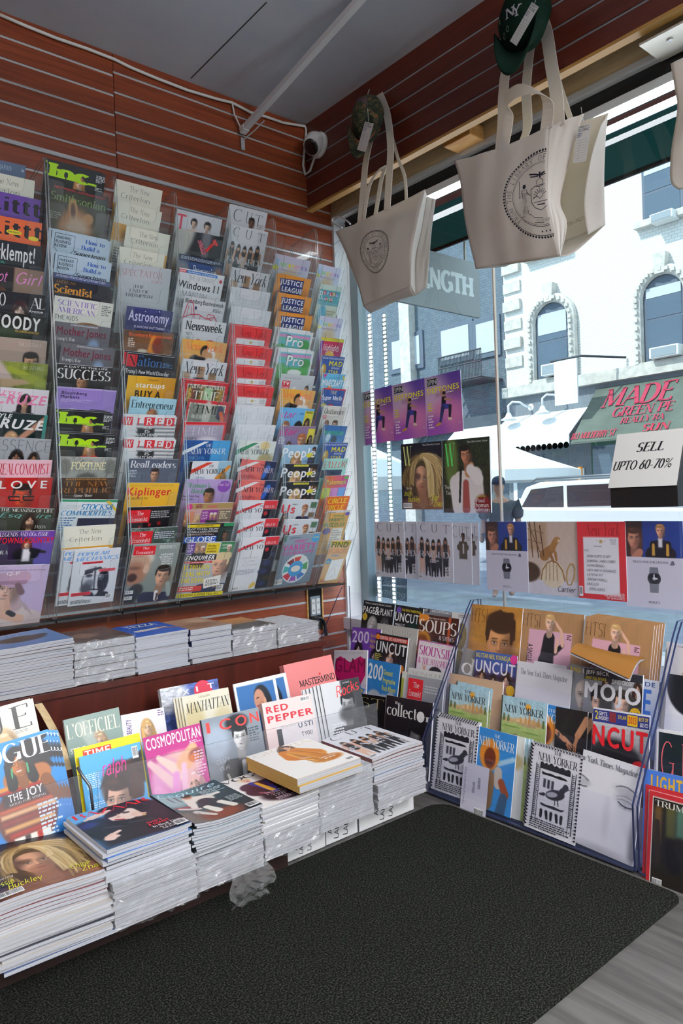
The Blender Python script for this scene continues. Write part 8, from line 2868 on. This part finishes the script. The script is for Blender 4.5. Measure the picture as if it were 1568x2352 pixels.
strap(t, [Mm(.05).lerp(Rf(.05), .3), P3(765, 600, XF + .05), P3(735, 420, 2.24), P3(700, 200, 2.28), top], .048)
strap(t, [bk(.75, .03), P3(810, 620, XB), P3(770, 480, XB), P3(720, 240, 2.31), top], .02)
strap(t, [bk(.3, .03), P3(580, 820, XB), P3(575, 560, XB), P3(600, 300, 2.3), top], .04)
tag(t, 'large cream canvas tote bag with half hidden seal, below the green cap', 'tote bag', 'cream canvas tote bags')
# seal on the front panel, cut where the bag folds
a = seal_art(1.0); uc, vc, ru = .93, .50, .40
wu = (fr(.85, vc) - fr(.75, vc)).length / .1; hv = (fr(.8, vc + .05) - fr(.8, vc - .05)).length / .1; rv = ru * wu / hv
LV = np.concatenate(a.LV); U = uc - ru + 2 * ru * LV[:, 0]; keep = U < .995
Fk = [f for f in a.LF if all(keep[i] for i in f)]
a.LV = [LV]; a.LF = Fk; LV[:, 0] = np.minimum(LV[:, 0], (.994 - uc + ru) / (2 * ru))
V, F, C = emit_layers(a, on_patch(fr, uc - ru, vc - rv, uc + ru, vc + rv)); mesh('printed_seal', V - np.array(t.location), F, M_INK, t, cols=C)
a = Art(.12, 2, 2); a.text('j', .0, .1, 1, .9, '26221e', 'TER ONLY')
p0 = P3(832, 1428, XB - .012); p1 = P3(940, 1378, XB - .012); dn = P3(838, 1452, XB - .012) - p0
V, F, C = emit_layers(a, lambda u, v, l: np.array([tuple(p0 + (p1 - p0) * x + dn * (y - .5)) for x, y in zip(u, v)])); mesh('printed_words', V - np.array(t.location), F, M_INK, t, cols=C)
# --- third tote at the edge of the picture
t = empty('tote_bag', onX(1640, 60, 2.33)); XF = 2.14
L = crv([P3(1490, 405, XF), P3(1515, 560, XF), P3(1532, 700, XF), P3(1495, 950, XF), P3(1490, 1150, XF), P3(1545, 1205, XF)]); R = crv([P3(2100, 120, XF), P3(2080, 500, XF), P3(2020, 900, XF)])
fr3 = loft(L, R, .015, .006, 23); patch('front_panel', fr3, t)
bk = loft(crv([P3(1530, 420, 2.26), P3(1540, 800, 2.26), P3(1560, 1200, 2.26)]), crv([P3(2150, 140, 2.26), P3(2060, 920, 2.26)]), 0, .005, 24); patch('back_panel', bk, t)
for u in (.35, .65): strap(t, [fr3(u, .04), fr3(u, .0) + Vector((.03, 0, .1)), fr3(.5, 0) + Vector((.1, 0, .3))], .046)
tag(t, 'cream canvas tote bag cut off by the frame edge, beside the metal plate', 'tote bag', 'cream canvas tote bags')

# --- caps: crown towards the room, bill hanging down
def cap_(name, c, w, h, bill, yaw, mC, mB, label, tilt=.2):
    t = empty(name, c); M = Matrix.Rotation(yaw, 4, 'Z') @ Matrix.Rotation(tilt, 4, 'Y')
    def crown(u, v):
        a = math.pi * 2 * u; r = math.sin(v * math.pi / 2); x = -math.cos(v * math.pi / 2) * .085
        k = 1 + .03 * math.cos(6 * a) * r
        return M @ Vector((x, -math.cos(a) * w / 2 * r * k, math.sin(a) * h / 2 * r * k))
    o = MB().grid(crown, 36, 12).build('crown', mC, t, True); s_ = o.modifiers.new('felt', 'SOLIDIFY'); s_.thickness = .002
    def billf(u, v):
        a = math.radians(205 + 130 * u); y = -math.cos(a) * w / 2; z = math.sin(a) * h / 2
        d = v * bill * math.sin(math.pi * u) ** .55
        return M @ Vector((-.018 - .055 * math.sin(math.pi * v * .55) - .012 * math.sin(math.pi * u) * v, y * (1 - .06 * v), z - d))
    o = MB().grid(billf, 24, 10).build('bill', mB, t, True); s_ = o.modifiers.new('board', 'SOLIDIFY'); s_.thickness = .004
    MB().lathe([(.001, .008), (.007, .005), (.009, 0)], 14, M @ Matrix.Translation((-.084, 0, 0)) @ Matrix.Rotation(-math.pi / 2, 4, 'Y')).build('button', mC, t, True)
    MB().tube([M @ Vector((.0, -w * .3, h * .40)), M @ Vector((.01, -w * .1, h * .52)), M @ Vector((.01, w * .15, h * .53)), M @ Vector((0, w * .3, h * .4))], .008, 8, flat=(1, .3)).build('back_strap', mC, t, True)
    tag(t, label, 'cap'); return t, M, crown, billf
def camo():
    m = mat('camouflage_cloth', '222', .85); nt = m.node_tree; N = nt.nodes.new; L = nt.links.new
    tc = N('ShaderNodeTexCoord'); v = N('ShaderNodeTexNoise'); v.inputs['Scale'].default_value = 26; v.inputs['Detail'].default_value = 4; v.inputs['Distortion'].default_value = 1.8
    r = N('ShaderNodeValToRGB'); r.color_ramp.interpolation = 'CONSTANT'; e = r.color_ramp.elements
    e[0].position = 0; e[0].color = lin('11140f'); e[1].position = .42; e[1].color = lin('2d3a1c')
    for p, c in ((.5, '1a1713'), (.56, '6f5a34'), (.62, '2a2018'), (.68, 'b0602a')): q = e.new(p); q.color = lin(c)
    L(tc.outputs['Object'], v.inputs['Vector']); L(v.outputs[0], r.inputs[0]); L(r.outputs[0], nt.nodes['Principled BSDF'].inputs['Base Color']); return m
M_CAMO = camo(); M_PLUM = noisy('plum_cloth', '5c484c', '46363a', (1, 1, 1), 90, 3, .9)
pc = P2(775, 300, 2.25)
t, M, crown, bf = cap_('baseball_cap', pc, .148, .21, .115, .30, M_CAMO, M_CAMO, 'camouflage cap with price tag hanging from the fascia above the small tote', .1)
o = MB().grid(lambda u, v: crown(.05 + .28 * u, .25 + .7 * v) + M.to_3x3() @ Vector((-.0025, 0, 0)), 12, 8).build('plum_panel', M_PLUM, t, True)
o = MB().tube([bf(.15 + .7 * i / 10, .12) + Vector((-.004, 0, 0)) for i in range(11)], .004, 6).build('orange_piping', mat('orange_piping', 'c0562a', .7), t, True)
M_GREEN = noisy('dark_green_cotton', '0c1e16', '10281d', (1, 1, 1), 160, 2, .9, spec=.1)
pc = P3(572, 130, 2.20)
t, M, crown, bf = cap_('baseball_cap', pc, .188, .25, .12, .12, M_GREEN, M_GREEN, 'dark green cap with white stitched letters above the large tote', .12)
def on_crown(u, v, l):
    out = []
    for x, y in zip(u, v):
        Y = -(x - .56) * .135; Z = -(y - .30) * .13; r = min(math.hypot(Y / (.185 / 2), Z / (.25 / 2)), .98); out.append(tuple(M @ Vector((-math.sqrt(1 - r * r) * .085 - .006, Y, Z))))
    return np.array(out)
for st, x0, y0, x1, y1, cc, ch in (('h', .34, .3, .62, .56, 'c4c0c4', 'N'), ('h', .52, .34, .8, .62, 'c4c0c4', 'Y'), ('j', .06, .36, .12, .47, 'b8c8b8', 'I'), ('j', .16, .78, .25, .9, 'b8c8b8', 'O'), ('j', .32, .72, .41, .84, 'b8c8b8', 'O')):
    a = Art(1.0, 2, 2); a.text(st, x0, y0, x1, y1, cc, ch); V, F, C = emit_layers(a, on_crown); mesh('stitched_letter', V, F, M_INK, t, cols=C)
for nm, q, X, lab in (('cap', ((838, 279), (858, 284), (862, 345), (842, 339)), 2.14, 'white price card hanging in front of the camouflage cap'), ('cap', ((1221, 5), (1237, 16), (1244, 97), (1228, 88)), 2.085, 'white price card hanging from the dark green cap'), ('bag', ((1327, 290), (1358, 283), (1368, 356), (1333, 369)), 2.19, 'white price card hanging on the large tote bag')):
    A = onX(*q[0], X); B = onX(*q[1], X); D = onX(*q[3], X); M = upright(A, B, D - A)
    o = magazine('tagcard', round((B - A).length, 3), round((D - A).length, 3), .0008, M, lab, 'price cards', name='price_tag', cat='tag')
    MB().tube([(.5 * (B - A).length, -.006, .0004), (.4 * (B - A).length, .02, .01), (.3 * (B - A).length, .05, .02)], .0008, 5).build('string', M_CABLE, o)
# wire loops the bags hang on
for q, lab in ((((848, 205), (842, 222), (850, 238)), 'thin wire hook in the fascia holding the small tote bag'), (((1232, -6), (1226, 6), (1234, 18)), 'thin wire hook in the fascia holding the large tote bag')):
    P = [onX(*q[0], FX), onX(*q[1], FX - .05), onX(*q[2], FX - .06), onX(q[2][0] + 8, q[2][1] - 8, FX - .05)]
    tag(MB().tube(P, .002, 6).build('wire_hook', M_ALU), lab, 'hook')
P = [P2(*q, 2.40) for q in ((580, 1075), (530, 1050), (508, 1030), (520, 1003), (570, 1000), (620, 1030), (640, 1050))]
tag(MB().tube([crv(P)(i / 20) for i in range(21)], .0045, 8).build('hanger_hook', mat('white_plastic', 'd8d8d8', .4), smooth=True), 'white looped plastic hook at the window corner beside the small tote', 'hook')

# ================================================================== the street outside
SZ = -.38; FCX = 18.0
M_ASPH = noisy('asphalt', '8a8f96', '9aa0a8', (1, 1, 1), 4, 6, .9)
M_CONC = noisy('sidewalk_concrete', 'b8babc', 'a6a8aa', (1, 1, 1), 2, 5, .9)
struct(MB().box(5.6, -30, SZ - .1, 14.2, 45, SZ - .02).build('road', M_ASPH))
struct(MB().box(GX + .3, -30, SZ - .1, 5.6, 45, SZ + .1).build('sidewalk', M_CONC))
struct(MB().box(14.2, -30, SZ - .1, FCX + 4, 45, SZ + .1).build('far_sidewalk', M_CONC))
# outside of this shop: wall over the window
struct(MB().box(GX + .3, -12, CEIL - .25, GX + .6, 12, 9).build('wall_shop_exterior', mat('dark_brick', '7a3c30', .9)))
struct(MB().box(GX + .035, WY + .1, SZ, GX + .1, 12, CEIL + .2).build('wall_next_shop', mat('dark_brick')))
def brick(name, c1, c2, mortar, sc=3.2):
    m = mat(name, c1, .85); nt = m.node_tree; N = nt.nodes.new; L = nt.links.new
    tc = N('ShaderNodeTexCoord'); mp = N('ShaderNodeMapping'); mp.inputs['Rotation'].default_value = (math.pi / 2, 0, math.pi / 2)
    sp = N('ShaderNodeSeparateXYZ'); cb = N('ShaderNodeCombineXYZ'); L(tc.outputs['Object'], sp.inputs[0]); L(sp.outputs[1], cb.inputs[0]); L(sp.outputs[2], cb.inputs[1])
    br = N('ShaderNodeTexBrick'); br.inputs['Scale'].default_value = sc; br.inputs['Color1'].default_value = lin(c1); br.inputs['Color2'].default_value = lin(c2); br.inputs['Mortar'].default_value = lin(mortar)
    br.inputs['Mortar Size'].default_value = .018; L(cb.outputs[0], br.inputs['Vector']); L(br.outputs[0], nt.nodes['Principled BSDF'].inputs['Base Color']); return m
M_WB = brick('white_painted_brick', 'd8d8d4', 'e0e0dc', 'b4b4b2'); M_DB = brick('blue_grey_brick', '5a6672', '66727e', '4a545e')
M_STONE = noisy('pale_stone', 'cbc7c0', 'b4b0aa', (1, 1, 1), 6, 4, .8); M_IRON = mat('dark_iron', '3a4048', .6, .3)
M_PANE = mat('window_pane', '4a5a6c', .12, 0, .8); M_BLIND = mat('pale_blind', 'b8bec4', .8); M_SLATE = mat('slate_frame', '566272', .6); M_SHOPF = noisy('grey_shopfront_boards', '6e757e', '7a8189', (1, 8, 1), 3, 3, .7)
yc = onX(1155, 640, FCX).y; zcor = onX(1300, 880, FCX).z
def P(x, y, X=FCX): return onX(x, y, X)
W_ = empty('white_brick_building', (FCX, 0, SZ))
MB().box(0, -14, zcor - SZ, 4, yc, 20).build('wall', M_WB, W_)
MB().box(-.25, -14, zcor - SZ - .18, .1, yc, zcor - SZ + .12).build('cornice', M_STONE, W_)
MB().box(-.05, -14, .0, .1, yc, zcor - SZ - .18).build('shopfront', M_SHOPF, W_)
for k in range(9): MB().box(-.06 - .05 * (k % 2), yc - .62, 4.9 - SZ + k * .55, .05, yc - .02, 5.2 - SZ + k * .55).build('quoin', M_STONE, W_)
def window(root, y0, y1, z0, z1, arch, blind=.35, ac=None):
    """sash window in the facade; y0 > y1, arch = with a round head and moulded surround"""
    w = y0 - y1; c = (y0 + y1) / 2; f = MB(); r = w / 2
    O = Vector((0, 0, 0)) - Vector((0, 0, SZ))
    if arch:
        top = z1 - r
        poly = [(y0, z0), (y1, z0), (y1, top)] + [(c - r * math.cos(math.radians(a)), top + r * math.sin(math.radians(a))) for a in range(10, 180, 10)] + [(y0, top)]
    else: poly = [(y0, z0), (y1, z0), (y1, z1), (y0, z1)]
    fm = f.prism([(a, b - SZ) for a, b in poly], (0, 1, 0), (0, 0, 1), (-1, 0, 0), (-.0, 0, 0), .05).build('window', M_SLATE, root)
    g = .07; zm = z0 + (z1 - z0) * .5
    MB().box(-.06, y1 + g, z0 + g - SZ, -.052, y0 - g, zm - .03 - SZ).build('pane', M_PANE, fm); MB().box(-.06, y1 + g, zm + .03 - SZ, -.052, y0 - g, z1 - (r * .55 if arch else g) - SZ).build('pane', M_PANE, fm)
    if blind: MB().box(-.07, y1 + g, zm + (z1 - zm) * (1 - blind * 1.6) - SZ, -.062, y0 - g, z1 - (r * .5 if arch else g) - SZ).build('blind', M_BLIND, fm)
    MB().box(-.22, y1 - .18, z0 - .16 - SZ, .02, y0 + .18, z0 - SZ).build('sill', M_STONE, fm)
    if arch:
        s = MB(); R = r + .13
        pts = [(-.08, c + R, z0 - SZ), (-.08, c + R, top - SZ)] + [(-.08, c + R * math.cos(math.radians(a)), top + R * math.sin(math.radians(a)) - SZ) for a in range(12, 180, 12)] + [(-.08, c - R, top - SZ), (-.08, c - R, z0 - SZ)]
        s.tube(pts, .13, 8)
        n = 30; cc = crv(pts)
        for i in range(n + 1):
            q = cc(i / n); s.box(q.x - .17, q.y - .045, q.z - .045, q.x, q.y + .045, q.z + .045)
        s.build('arch_surround', M_STONE, fm); MB().prism([(-.12, 0), (.12, 0), (.17, .5), (-.17, .5)], (0, 1, 0), (0, 0, 1), (-1, 0, 0), (0, c, top + r + .02 - SZ), .24).build('keystone', M_STONE, fm)
    return fm
a1 = P(1232, 715); a2 = P(1303, 700); b1 = P(1265, 870); 
window(W_, a1.y, a2.y - .05, b1.z, P(1270, 700).z + .05, True, .5)
a1 = P(1480, 700); a2 = P(1572, 640); window(W_, a1.y, a2.y, P(1500, 832).z, P(1525, 632).z, True, .3)
for (x0, y0, x1, y1) in ((1478, 388, 1572, 512), (1222, 330, 1300, 590), (1660, 640, 1760, 810)):
    A = P(x0, y1); B = P(x1, y1); window(W_, A.y, B.y, A.z, P(x0, y0).z, False, .2)
tag(W_, 'white painted brick building with arched windows across the street', 'building')
def ac_unit(x0, y0, x1, y1, lab):
    A = P(x0, y1, FCX - .35); B = P(x1, y0, FCX - .35); t = empty('air_conditioner', (FCX, A.y, A.z)); w = A.y - B.y; h = B.z - A.z
    bevel(MB().box(-.42, -w, 0, -.05, 0, h).build('case', mat('ac_white', 'd4d6d6', .5), t), .02)
    MB().box(-.43, -w * .92, h * .12, -.418, -w * .08, h * .88).build('grille', mat('ac_grille', '8a949c', .6), t); tag(t, lab, 'air conditioner', 'window air conditioners')
ac_unit(1245, 832, 1282, 865, 'white air conditioner in the smaller arched window'); ac_unit(1493, 788, 1560, 826, 'white air conditioner in the larger arched window'); ac_unit(1494, 478, 1546, 515, 'white air conditioner in the square upper window')
# dark building to the left
D_ = empty('grey_blue_building', (FCX, yc, SZ))
def PD(x, y): return P(x, y) - D_.location
MB().box(0, .02, 0, 4, 34, 24).build('wall', M_DB, D_)
MB().box(-.3, .02, zcor - SZ - 1.0, .0, 34, zcor - SZ - .6).build('cornice', mat('dark_cornice', '3f4852', .7), D_)
for (x0, y0, x1, y1) in ((1018, 745, 1078, 830), (1098, 735, 1140, 815), (905, 770, 965, 850), (1010, 480, 1070, 560), (900, 520, 960, 610), (1100, 470, 1145, 550)):
    A = PD(x0, y1); B = PD(x1, y0)
    f = MB().box(-.06, B.y - .15, A.z - .15, .01, A.y + .15, B.z + .15).build('window', M_SLATE, D_); MB().box(-.08, B.y, A.z, -.062, A.y, B.z).build('pane', M_BLIND, f)
A = PD(935, 880); B = PD(951, 690); MB().box(-.3, B.y, 0, .0, A.y, B.z + 3).build('pilaster', M_STONE, D_)
A = PD(1055, 830); B = PD(1155, 880)
fe = MB()
for zz in (A.z, A.z - .35, A.z - .8): fe.tube([(-1.0, A.y, zz), (-1.0, B.y, zz)], .025, 6)
n = 30
for i in range(n + 1): y = A.y + (B.y - A.y) * i / n; fe.tube([(-1.0, y, A.z), (-1.0, y, A.z - .8)], .014, 5)
fe.box(-1.0, B.y, A.z - .86, 0, A.y, A.z - .8); fe.tube([(-.6, A.y - .2, A.z - .8), (-.6, A.y + 2.2, A.z - 3.4)], .03, 6); fe.tube([(-.3, A.y - .2, A.z - .8), (-.3, A.y + 2.2, A.z - 3.4)], .03, 6)
fe.build('fire_escape', M_IRON, D_)
tag(D_, 'blue-grey building with pale windows beside the white brick one', 'building')
# shop awnings
def awning(name, q, drop, m, lab, xout, valance=.25):
    """sloping cloth from wall line q[0]-q[1] (pixels on the facade) out to xout and down by drop"""
    A = P(*q[0]); B = P(*q[1]); t = empty(name, A); d = B - A
    mm = MB(); mm.prism([(0, 0), (-xout, -drop), (-xout, -drop - valance), (-xout + .03, -drop - valance), (-xout + .03, -drop), (0, -.04)], (1, 0, 0), (0, 0, 1), (0, d.y, 0), (0, 0, 0), 1.0)
    mm.build('cloth', m, t); tag(t, lab, 'awning'); return t, d
M_AWW = mat('white_awning_cloth', 'dfe2e4', .8)
t, d = awning('white_awning', ((1060, 972), (1352, 942)), .8, M_AWW, 'white scalloped awning with lettering across the street', 1.0, .28)
n = 26; s = MB()
for i in range(n): s.lathe([(.001, 0), (abs(d.y) / n / 2, 0)], 12, Matrix.Translation((-1.005, d.y * (i + .5) / n, -1.08)) @ Matrix.Rotation(math.pi / 2, 4, 'Y'))
s.build('scallops', M_AWW, t)
a = Art(.16, 2, 2); a.text('b', .0, .1, 1, .9, '6a86a8', 'GELS')
A = P(1218, 1052, FCX - 1.02) - t.location; B = P(1252, 1049, FCX - 1.02) - t.location
V, F, C = emit_layers(a, lambda u, v, l: np.array([(A.x, A.y + (B.y - A.y) * x, A.z + .09 - .18 * y) for x, y in zip(u, v)])); mesh('lettering', V, F, M_INK, t, cols=C)
A = P(1369, 893, FCX - .1); B = P(1760, 850, FCX - .1); C0 = P(1356, 1012, FCX - 1.4)
t = empty('green_awning', A); w = B.y - A.y; dz = C0.z - A.z
mm = MB(); mm.prism([(0, 0), (-1.3, dz), (-1.3, dz - .05), (0, -.06)], (1, 0, 0), (0, 0, 1), (0, w, 0), (0, 0, 0), 1.0); mm.build('cloth', noisy('faded_green_cloth', '5c655d', '525a53', (1, 1, 1), 2, 4, .85), t)
a = Art(abs(Vector((1.3, 0, dz)).length / w), 2, 2); wpx = 391.
def fx(x): return (x - 1369) / wpx * 1.02
a.text('G', fx(1408), .08, fx(1578), .42, 'a83850', 'MADE'); a.text('G', fx(1448), .46, fx(1590), .62, 'a83850', 'GREEN PE'); a.text('G', fx(1478), .66, fx(1580), .76, 'a83850', 'REALLY RA'); a.text('G', fx(1366), .85, fx(1478), .96, 'b03046', '183 MULBERRY ST'); a.text('G', fx(1540), .82, fx(1600), .94, 'b03046', 'SUN')
nn = Vector((dz, 0, 1.3)).normalized()
if nn.x > 0: nn = -nn
V, F, C = emit_layers(a, lambda u, v, l: np.array([(-1.3 * y - .02, w * x, dz * y + .02) for x, y in zip(u, v)])); mesh('lettering', V, F, M_INK, t, cols=C)
tag(t, 'faded green awning with red lettering across the street', 'awning')
for (x, y) in ((1168, 965), (1246, 950)):
    A = P(x, y, FCX - .6); t = empty('gooseneck_lamp', A); m = mat('white_enamel', 'e0e2e4', .4)
    MB().lathe([(.03, .22), (.06, .2), (.1, .1), (.22, .02), (.23, 0), (.2, .02), (.05, .12)], 20).build('shade', m, t, True)
    MB().tube([(0, 0, .2), (0, 0, .42), (.06, -.1, .52), (.2, -.25, .5), (.35, -.35, .38), (.58, -.38, .36)], .03, 8).build('arm', m, t, True)
    MB().lathe([(.1, 0), (.1, .05)], 16, Matrix.Translation((.55, -.38, .36)) @ Matrix.Rotation(math.pi / 2, 4, 'Y')).build('wall_plate', m, t); tag(t, 'white gooseneck lamp over the white awning' + (', the one nearer the banner' if x > 1200 else ', the one nearer the window seam'), 'lamp', 'gooseneck lamps')
A = P(1272, 832, FCX - 1.2); B = P(1325, 838, FCX - 1.2); C0 = P(1278, 932, FCX - 1.2)
t = empty('banner', A); V = MB(); V.box(-.02, B.y - A.y, C0.z - A.z, .02, 0, 0).build('cloth', mat('white_banner', 'd4d9e0', .7), t)
MB().box(-.024, (B.y - A.y) * .9, (C0.z - A.z) * .93, -.02, (B.y - A.y) * .1, (C0.z - A.z) * .07).build('border_panel', mat('banner_panel', 'e0e4e8', .7), t)
MB().tube([(0, .1, .03), (0, B.y - A.y - .1, .03), (1.15, B.y - A.y - .7, .0)], .03, 8).build('pole', M_IRON, t); tag(t, 'white shop banner on a bracket across the street', 'banner')
# shop windows and door under the awnings
for (x0, y0, x1, y1, lab) in ((1180, 1075, 1340, 1150, 'dark shop window under the white awning across the street'), (1360, 1010, 1420, 1130, 'dark green doorway under the green awning')):
    A = P(x0, y1, FCX - .1); B = P(x1, y0, FCX - .1); t = empty('shop_window', A); w = B.y - A.y; h = B.z - A.z
    MB().box(0, w, 0, .06, 0, h).build('frame', M_WHITE if x0 < 1300 else mat('green_door', '2c5a4a', .6), t); MB().box(-.01, w * .94, h * .08, 0, w * .06, h * .92).build('pane', M_PANE, t); tag(t, lab, 'shop window')
# orange barrier beside the shop
A = P(1256, 1082, 15.5); B = P(1332, 1080, 15.5); t = empty('barricade', (15.5, A.y, SZ)); w = B.y - A.y; mo = mat('orange_slats', 'd88a30', .7); hz_ = A.z - SZ
for k in range(2): MB().box(-.03, w, hz_ - .25 - .4 * k, .03, 0, hz_ - .4 * k).build('board', mo, t)
for yy in (0, w): MB().box(-.04, yy - .04, .1, .04, yy + .04, hz_ + .05).build('post', mo, t)
tag(t, 'orange street barricade behind the white car', 'barricade')
# café parasols
for (x, y, X, r, zt_, lab) in ((850, 1025, 9.0, 1.3, .6, 'white parasol seen beside the window jamb'), (1130, 1008, 13.0, 1.9, .75, 'white parasol behind the leafy cover on the glass')):
    A = onX(x, y, X); t = empty('parasol', (A.x, A.y, SZ + .1)); h = A.z - SZ - .1
    MB().lathe([(.001, h), (r * .5, h - zt_ * .55), (r, h - zt_), (r, h - zt_ - .22), (r * .98, h - zt_ - .22), (r * .97, h - zt_)], 8).build('canopy', M_AWW, t); MB().tube([(0, 0, 0), (0, 0, h)], .025, 8).build('pole', M_STONE, t); tag(t, lab, 'parasol', 'street parasols')
# white car parked on the far side
CX = 10.5; yr = onX(1158, 1168, CX).y; t = empty('car', (CX, yr, SZ)); M_CARW = mat('white_car_paint', 'e4e6ea', .2, 0, .6); M_CARG = mat('car_glass', '3a3038', .25, 0, .5)
body = [(0, .35), (-.05, .95), (.1, 1.22), (.3, 1.28), (3.2, 1.22), (4.6, 1.08), (4.85, .85), (4.85, .38)]
cabin = [(.12, 1.22), (.35, 1.62), (.65, 1.70), (2.6, 1.70), (3.5, 1.22)]
for nm, pr, x0, x1 in (('body', body, 0, 1.9), ('cabin', cabin, .12, 1.78)):
    m = MB(); m.prism([(-a, b) for a, b in pr], (0, 1, 0), (0, 0, 1), (1, 0, 0), (x0, 0, 0), x1 - x0); bevel(m.build(nm, M_CARW, t), .05, 3)
for pr in ([(.28, 1.27), (.5, 1.58), (1.12, 1.62), (1.12, 1.27)], [(1.2, 1.27), (1.2, 1.62), (2.15, 1.62), (2.15, 1.27)], [(2.23, 1.27), (2.23, 1.62), (2.6, 1.61), (3.2, 1.27)]):
    m = MB(); m.prism([(-a, b) for a, b in pr], (0, 1, 0), (0, 0, 1), (1, 0, 0), (.105, 0, 0), .02); m.build('side_window', M_CARG, t)
for x in (.2, 1.68): MB().tube([(x, -.45, 1.70), (x, -.55, 1.76), (x, -2.4, 1.76), (x, -2.5, 1.70)], .02, 8).build('roof_rail', mat('grey_rail', '6a7078', .4, .5), t, True)
for y in (-.95, -3.85):
    for x in (.0, 1.68):
        w = MB().lathe([(.34, 0), (.36, .03), (.36, .19), (.34, .22)], 28, Matrix.Translation((x, y, .36)) @ Matrix.Rotation(math.pi / 2, 4, 'Y')).build('wheel', M_BLACK, t, True); MB().lathe([(.22, -.01), (.22, .235)], 20, Matrix.Translation((x, y, .36)) @ Matrix.Rotation(math.pi / 2, 4, 'Y')).build('hub', M_ALU, w)
MB().box(-.02, -1.35, .98, .0, -1.15, 1.02).build('door_handle', M_ALU, t); MB().box(-.015, -.04, .85, .01, .02, 1.05).build('tail_light', mat('red_lens', '9a2a2a', .3), t)
tag(t, 'white estate car with roof rails parked beyond the window', 'car')
# passer-by in a cap
def skin(name, joints, bones, m, parent=None):
    me = bpy.data.meshes.new(name); me.from_pydata([j[:3] for j in joints], bones, []); o = link(bpy.data.objects.new(name, me), parent); me.materials.append(m)
    md = o.modifiers.new('skin', 'SKIN'); md.use_smooth_shade = True
    for v, j in zip(me.skin_vertices[0].data, joints): v.radius = (j[3], j[4] if len(j) > 4 else j[3])
    me.skin_vertices[0].data[0].use_root = True; s = o.modifiers.new('smooth', 'SUBSURF'); s.levels = 2; s.render_levels = 2; return o
A = onX(1147, 1122, 8.6)
J = [(0, 0, .95, .15, .12), (0, 0, 1.15, .14, .11), (0, 0, 1.36, .17, .11), (0, 0, 1.46, .06), (0, .01, 1.54, .058), (0, .02, 1.60, .085, .095), (0, .01, 1.68, .08, .09),
     (0, .2, 1.38, .055), (.02, .25, 1.12, .045), (-.1, .26, .9, .036), (-.14, .26, .82, .03), (0, -.2, 1.38, .055), (.02, -.25, 1.12, .045), (-.08, -.26, .9, .036), (-.12, -.26, .82, .03),
     (0, .1, .88, .09), (-.06, .11, .5, .062), (.02, .11, .09, .045), (-.14, .11, .05, .04), (0, -.1, .88, .09), (.08, -.11, .5, .062), (.16, -.11, .09, .045), (.02, -.11, .05, .04)]
Bn = [(0, 1), (1, 2), (2, 3), (3, 4), (4, 5), (5, 6), (2, 7), (7, 8), (8, 9), (9, 10), (2, 11), (11, 12), (12, 13), (13, 14), (0, 15), (15, 16), (16, 17), (17, 18), (0, 19), (19, 20), (20, 21), (21, 22)]
ps = skin('person', J, Bn, noisy('skin_tone', 'b98a70', 'c2947a', (1, 1, 1), 5, 2, .6)); ps.location = (A.x, A.y, SZ + .0); ps.rotation_euler = (0, 0, .5)
tag(ps, 'passer-by in dark cap and grey shirt walking behind the car', 'person')
skin('shirt', [(0, 0, .93, .22, .18), (0, 0, 1.15, .21, .175), (0, 0, 1.37, .25, .17), (0, .21, 1.38, .1), (.02, .26, 1.14, .085), (0, -.21, 1.38, .1), (.02, -.26, 1.14, .085)], [(0, 1), (1, 2), (2, 3), (3, 4), (2, 5), (5, 6)], mat('grey_shirt', '4c565e', .8), ps)
skin('trousers', [(0, 0, .93, .21, .17), (0, .1, .86, .14), (-.06, .11, .5, .1), (.02, .11, .12, .08), (0, -.1, .86, .14), (.08, -.11, .5, .1), (.16, -.11, .12, .08)], [(0, 1), (1, 2), (2, 3), (0, 4), (4, 5), (5, 6)], mat('dark_trousers', '2c3440', .8), ps)
MB().lathe([(.098, 0), (.098, .03), (.085, .08), (.05, .11), (.001, .12)], 20, Matrix.Translation((0, .015, 1.665))).build('cap', mat('navy_cap', '2a3a4c', .8), ps, True)
MB().box(-.2, -.06, 1.66, -.06, .09, 1.672).build('cap_bill', mat('navy_cap'), ps)
# teal awning of this shop, outside above the window
M_TEAL = mat('teal_awning_cloth', '3f6f6c', .8); nt = M_TEAL.node_tree; tl = nt.nodes.new('ShaderNodeBsdfTranslucent'); tl.inputs[0].default_value = lin('5f9a96'); mx = nt.nodes.new('ShaderNodeMixShader'); mx.inputs[0].default_value = .45
nt.links.new(nt.nodes['Principled BSDF'].outputs[0], mx.inputs[1]); nt.links.new(tl.outputs[0], mx.inputs[2]); nt.links.new(mx.outputs[0], nt.nodes['Material Output'].inputs[0])
AX = 3.5; za = onX(1389, 421, AX).z; t = empty('shop_awning', (AX, 3.6, za))
MB().box(-.004, -9, 0, .004, 0, .30).build('valance', M_TEAL, t); MB().box(-.006, -9, -.015, .006, 0, .006).build('hem', M_BLACK, t)
mm = MB(); mm.prism([(0, .29), (0, .30), (-.66, 1.0), (-.66, .99)], (1, 0, 0), (0, 0, 1), (0, -9, 0), (0, 0, 0), 1.0); mm.build('slope', M_TEAL, t)
for k in range(7): MB().tube([(0, -.3 - 1.4 * k, .28), (-.3, -.3 - 1.4 * k, .55), (-.66, -.3 - 1.4 * k, .9)], .014, 6).build('rib', M_IRON, t)
tag(t, 'teal cloth awning of the shop seen through the upper glass', 'awning')
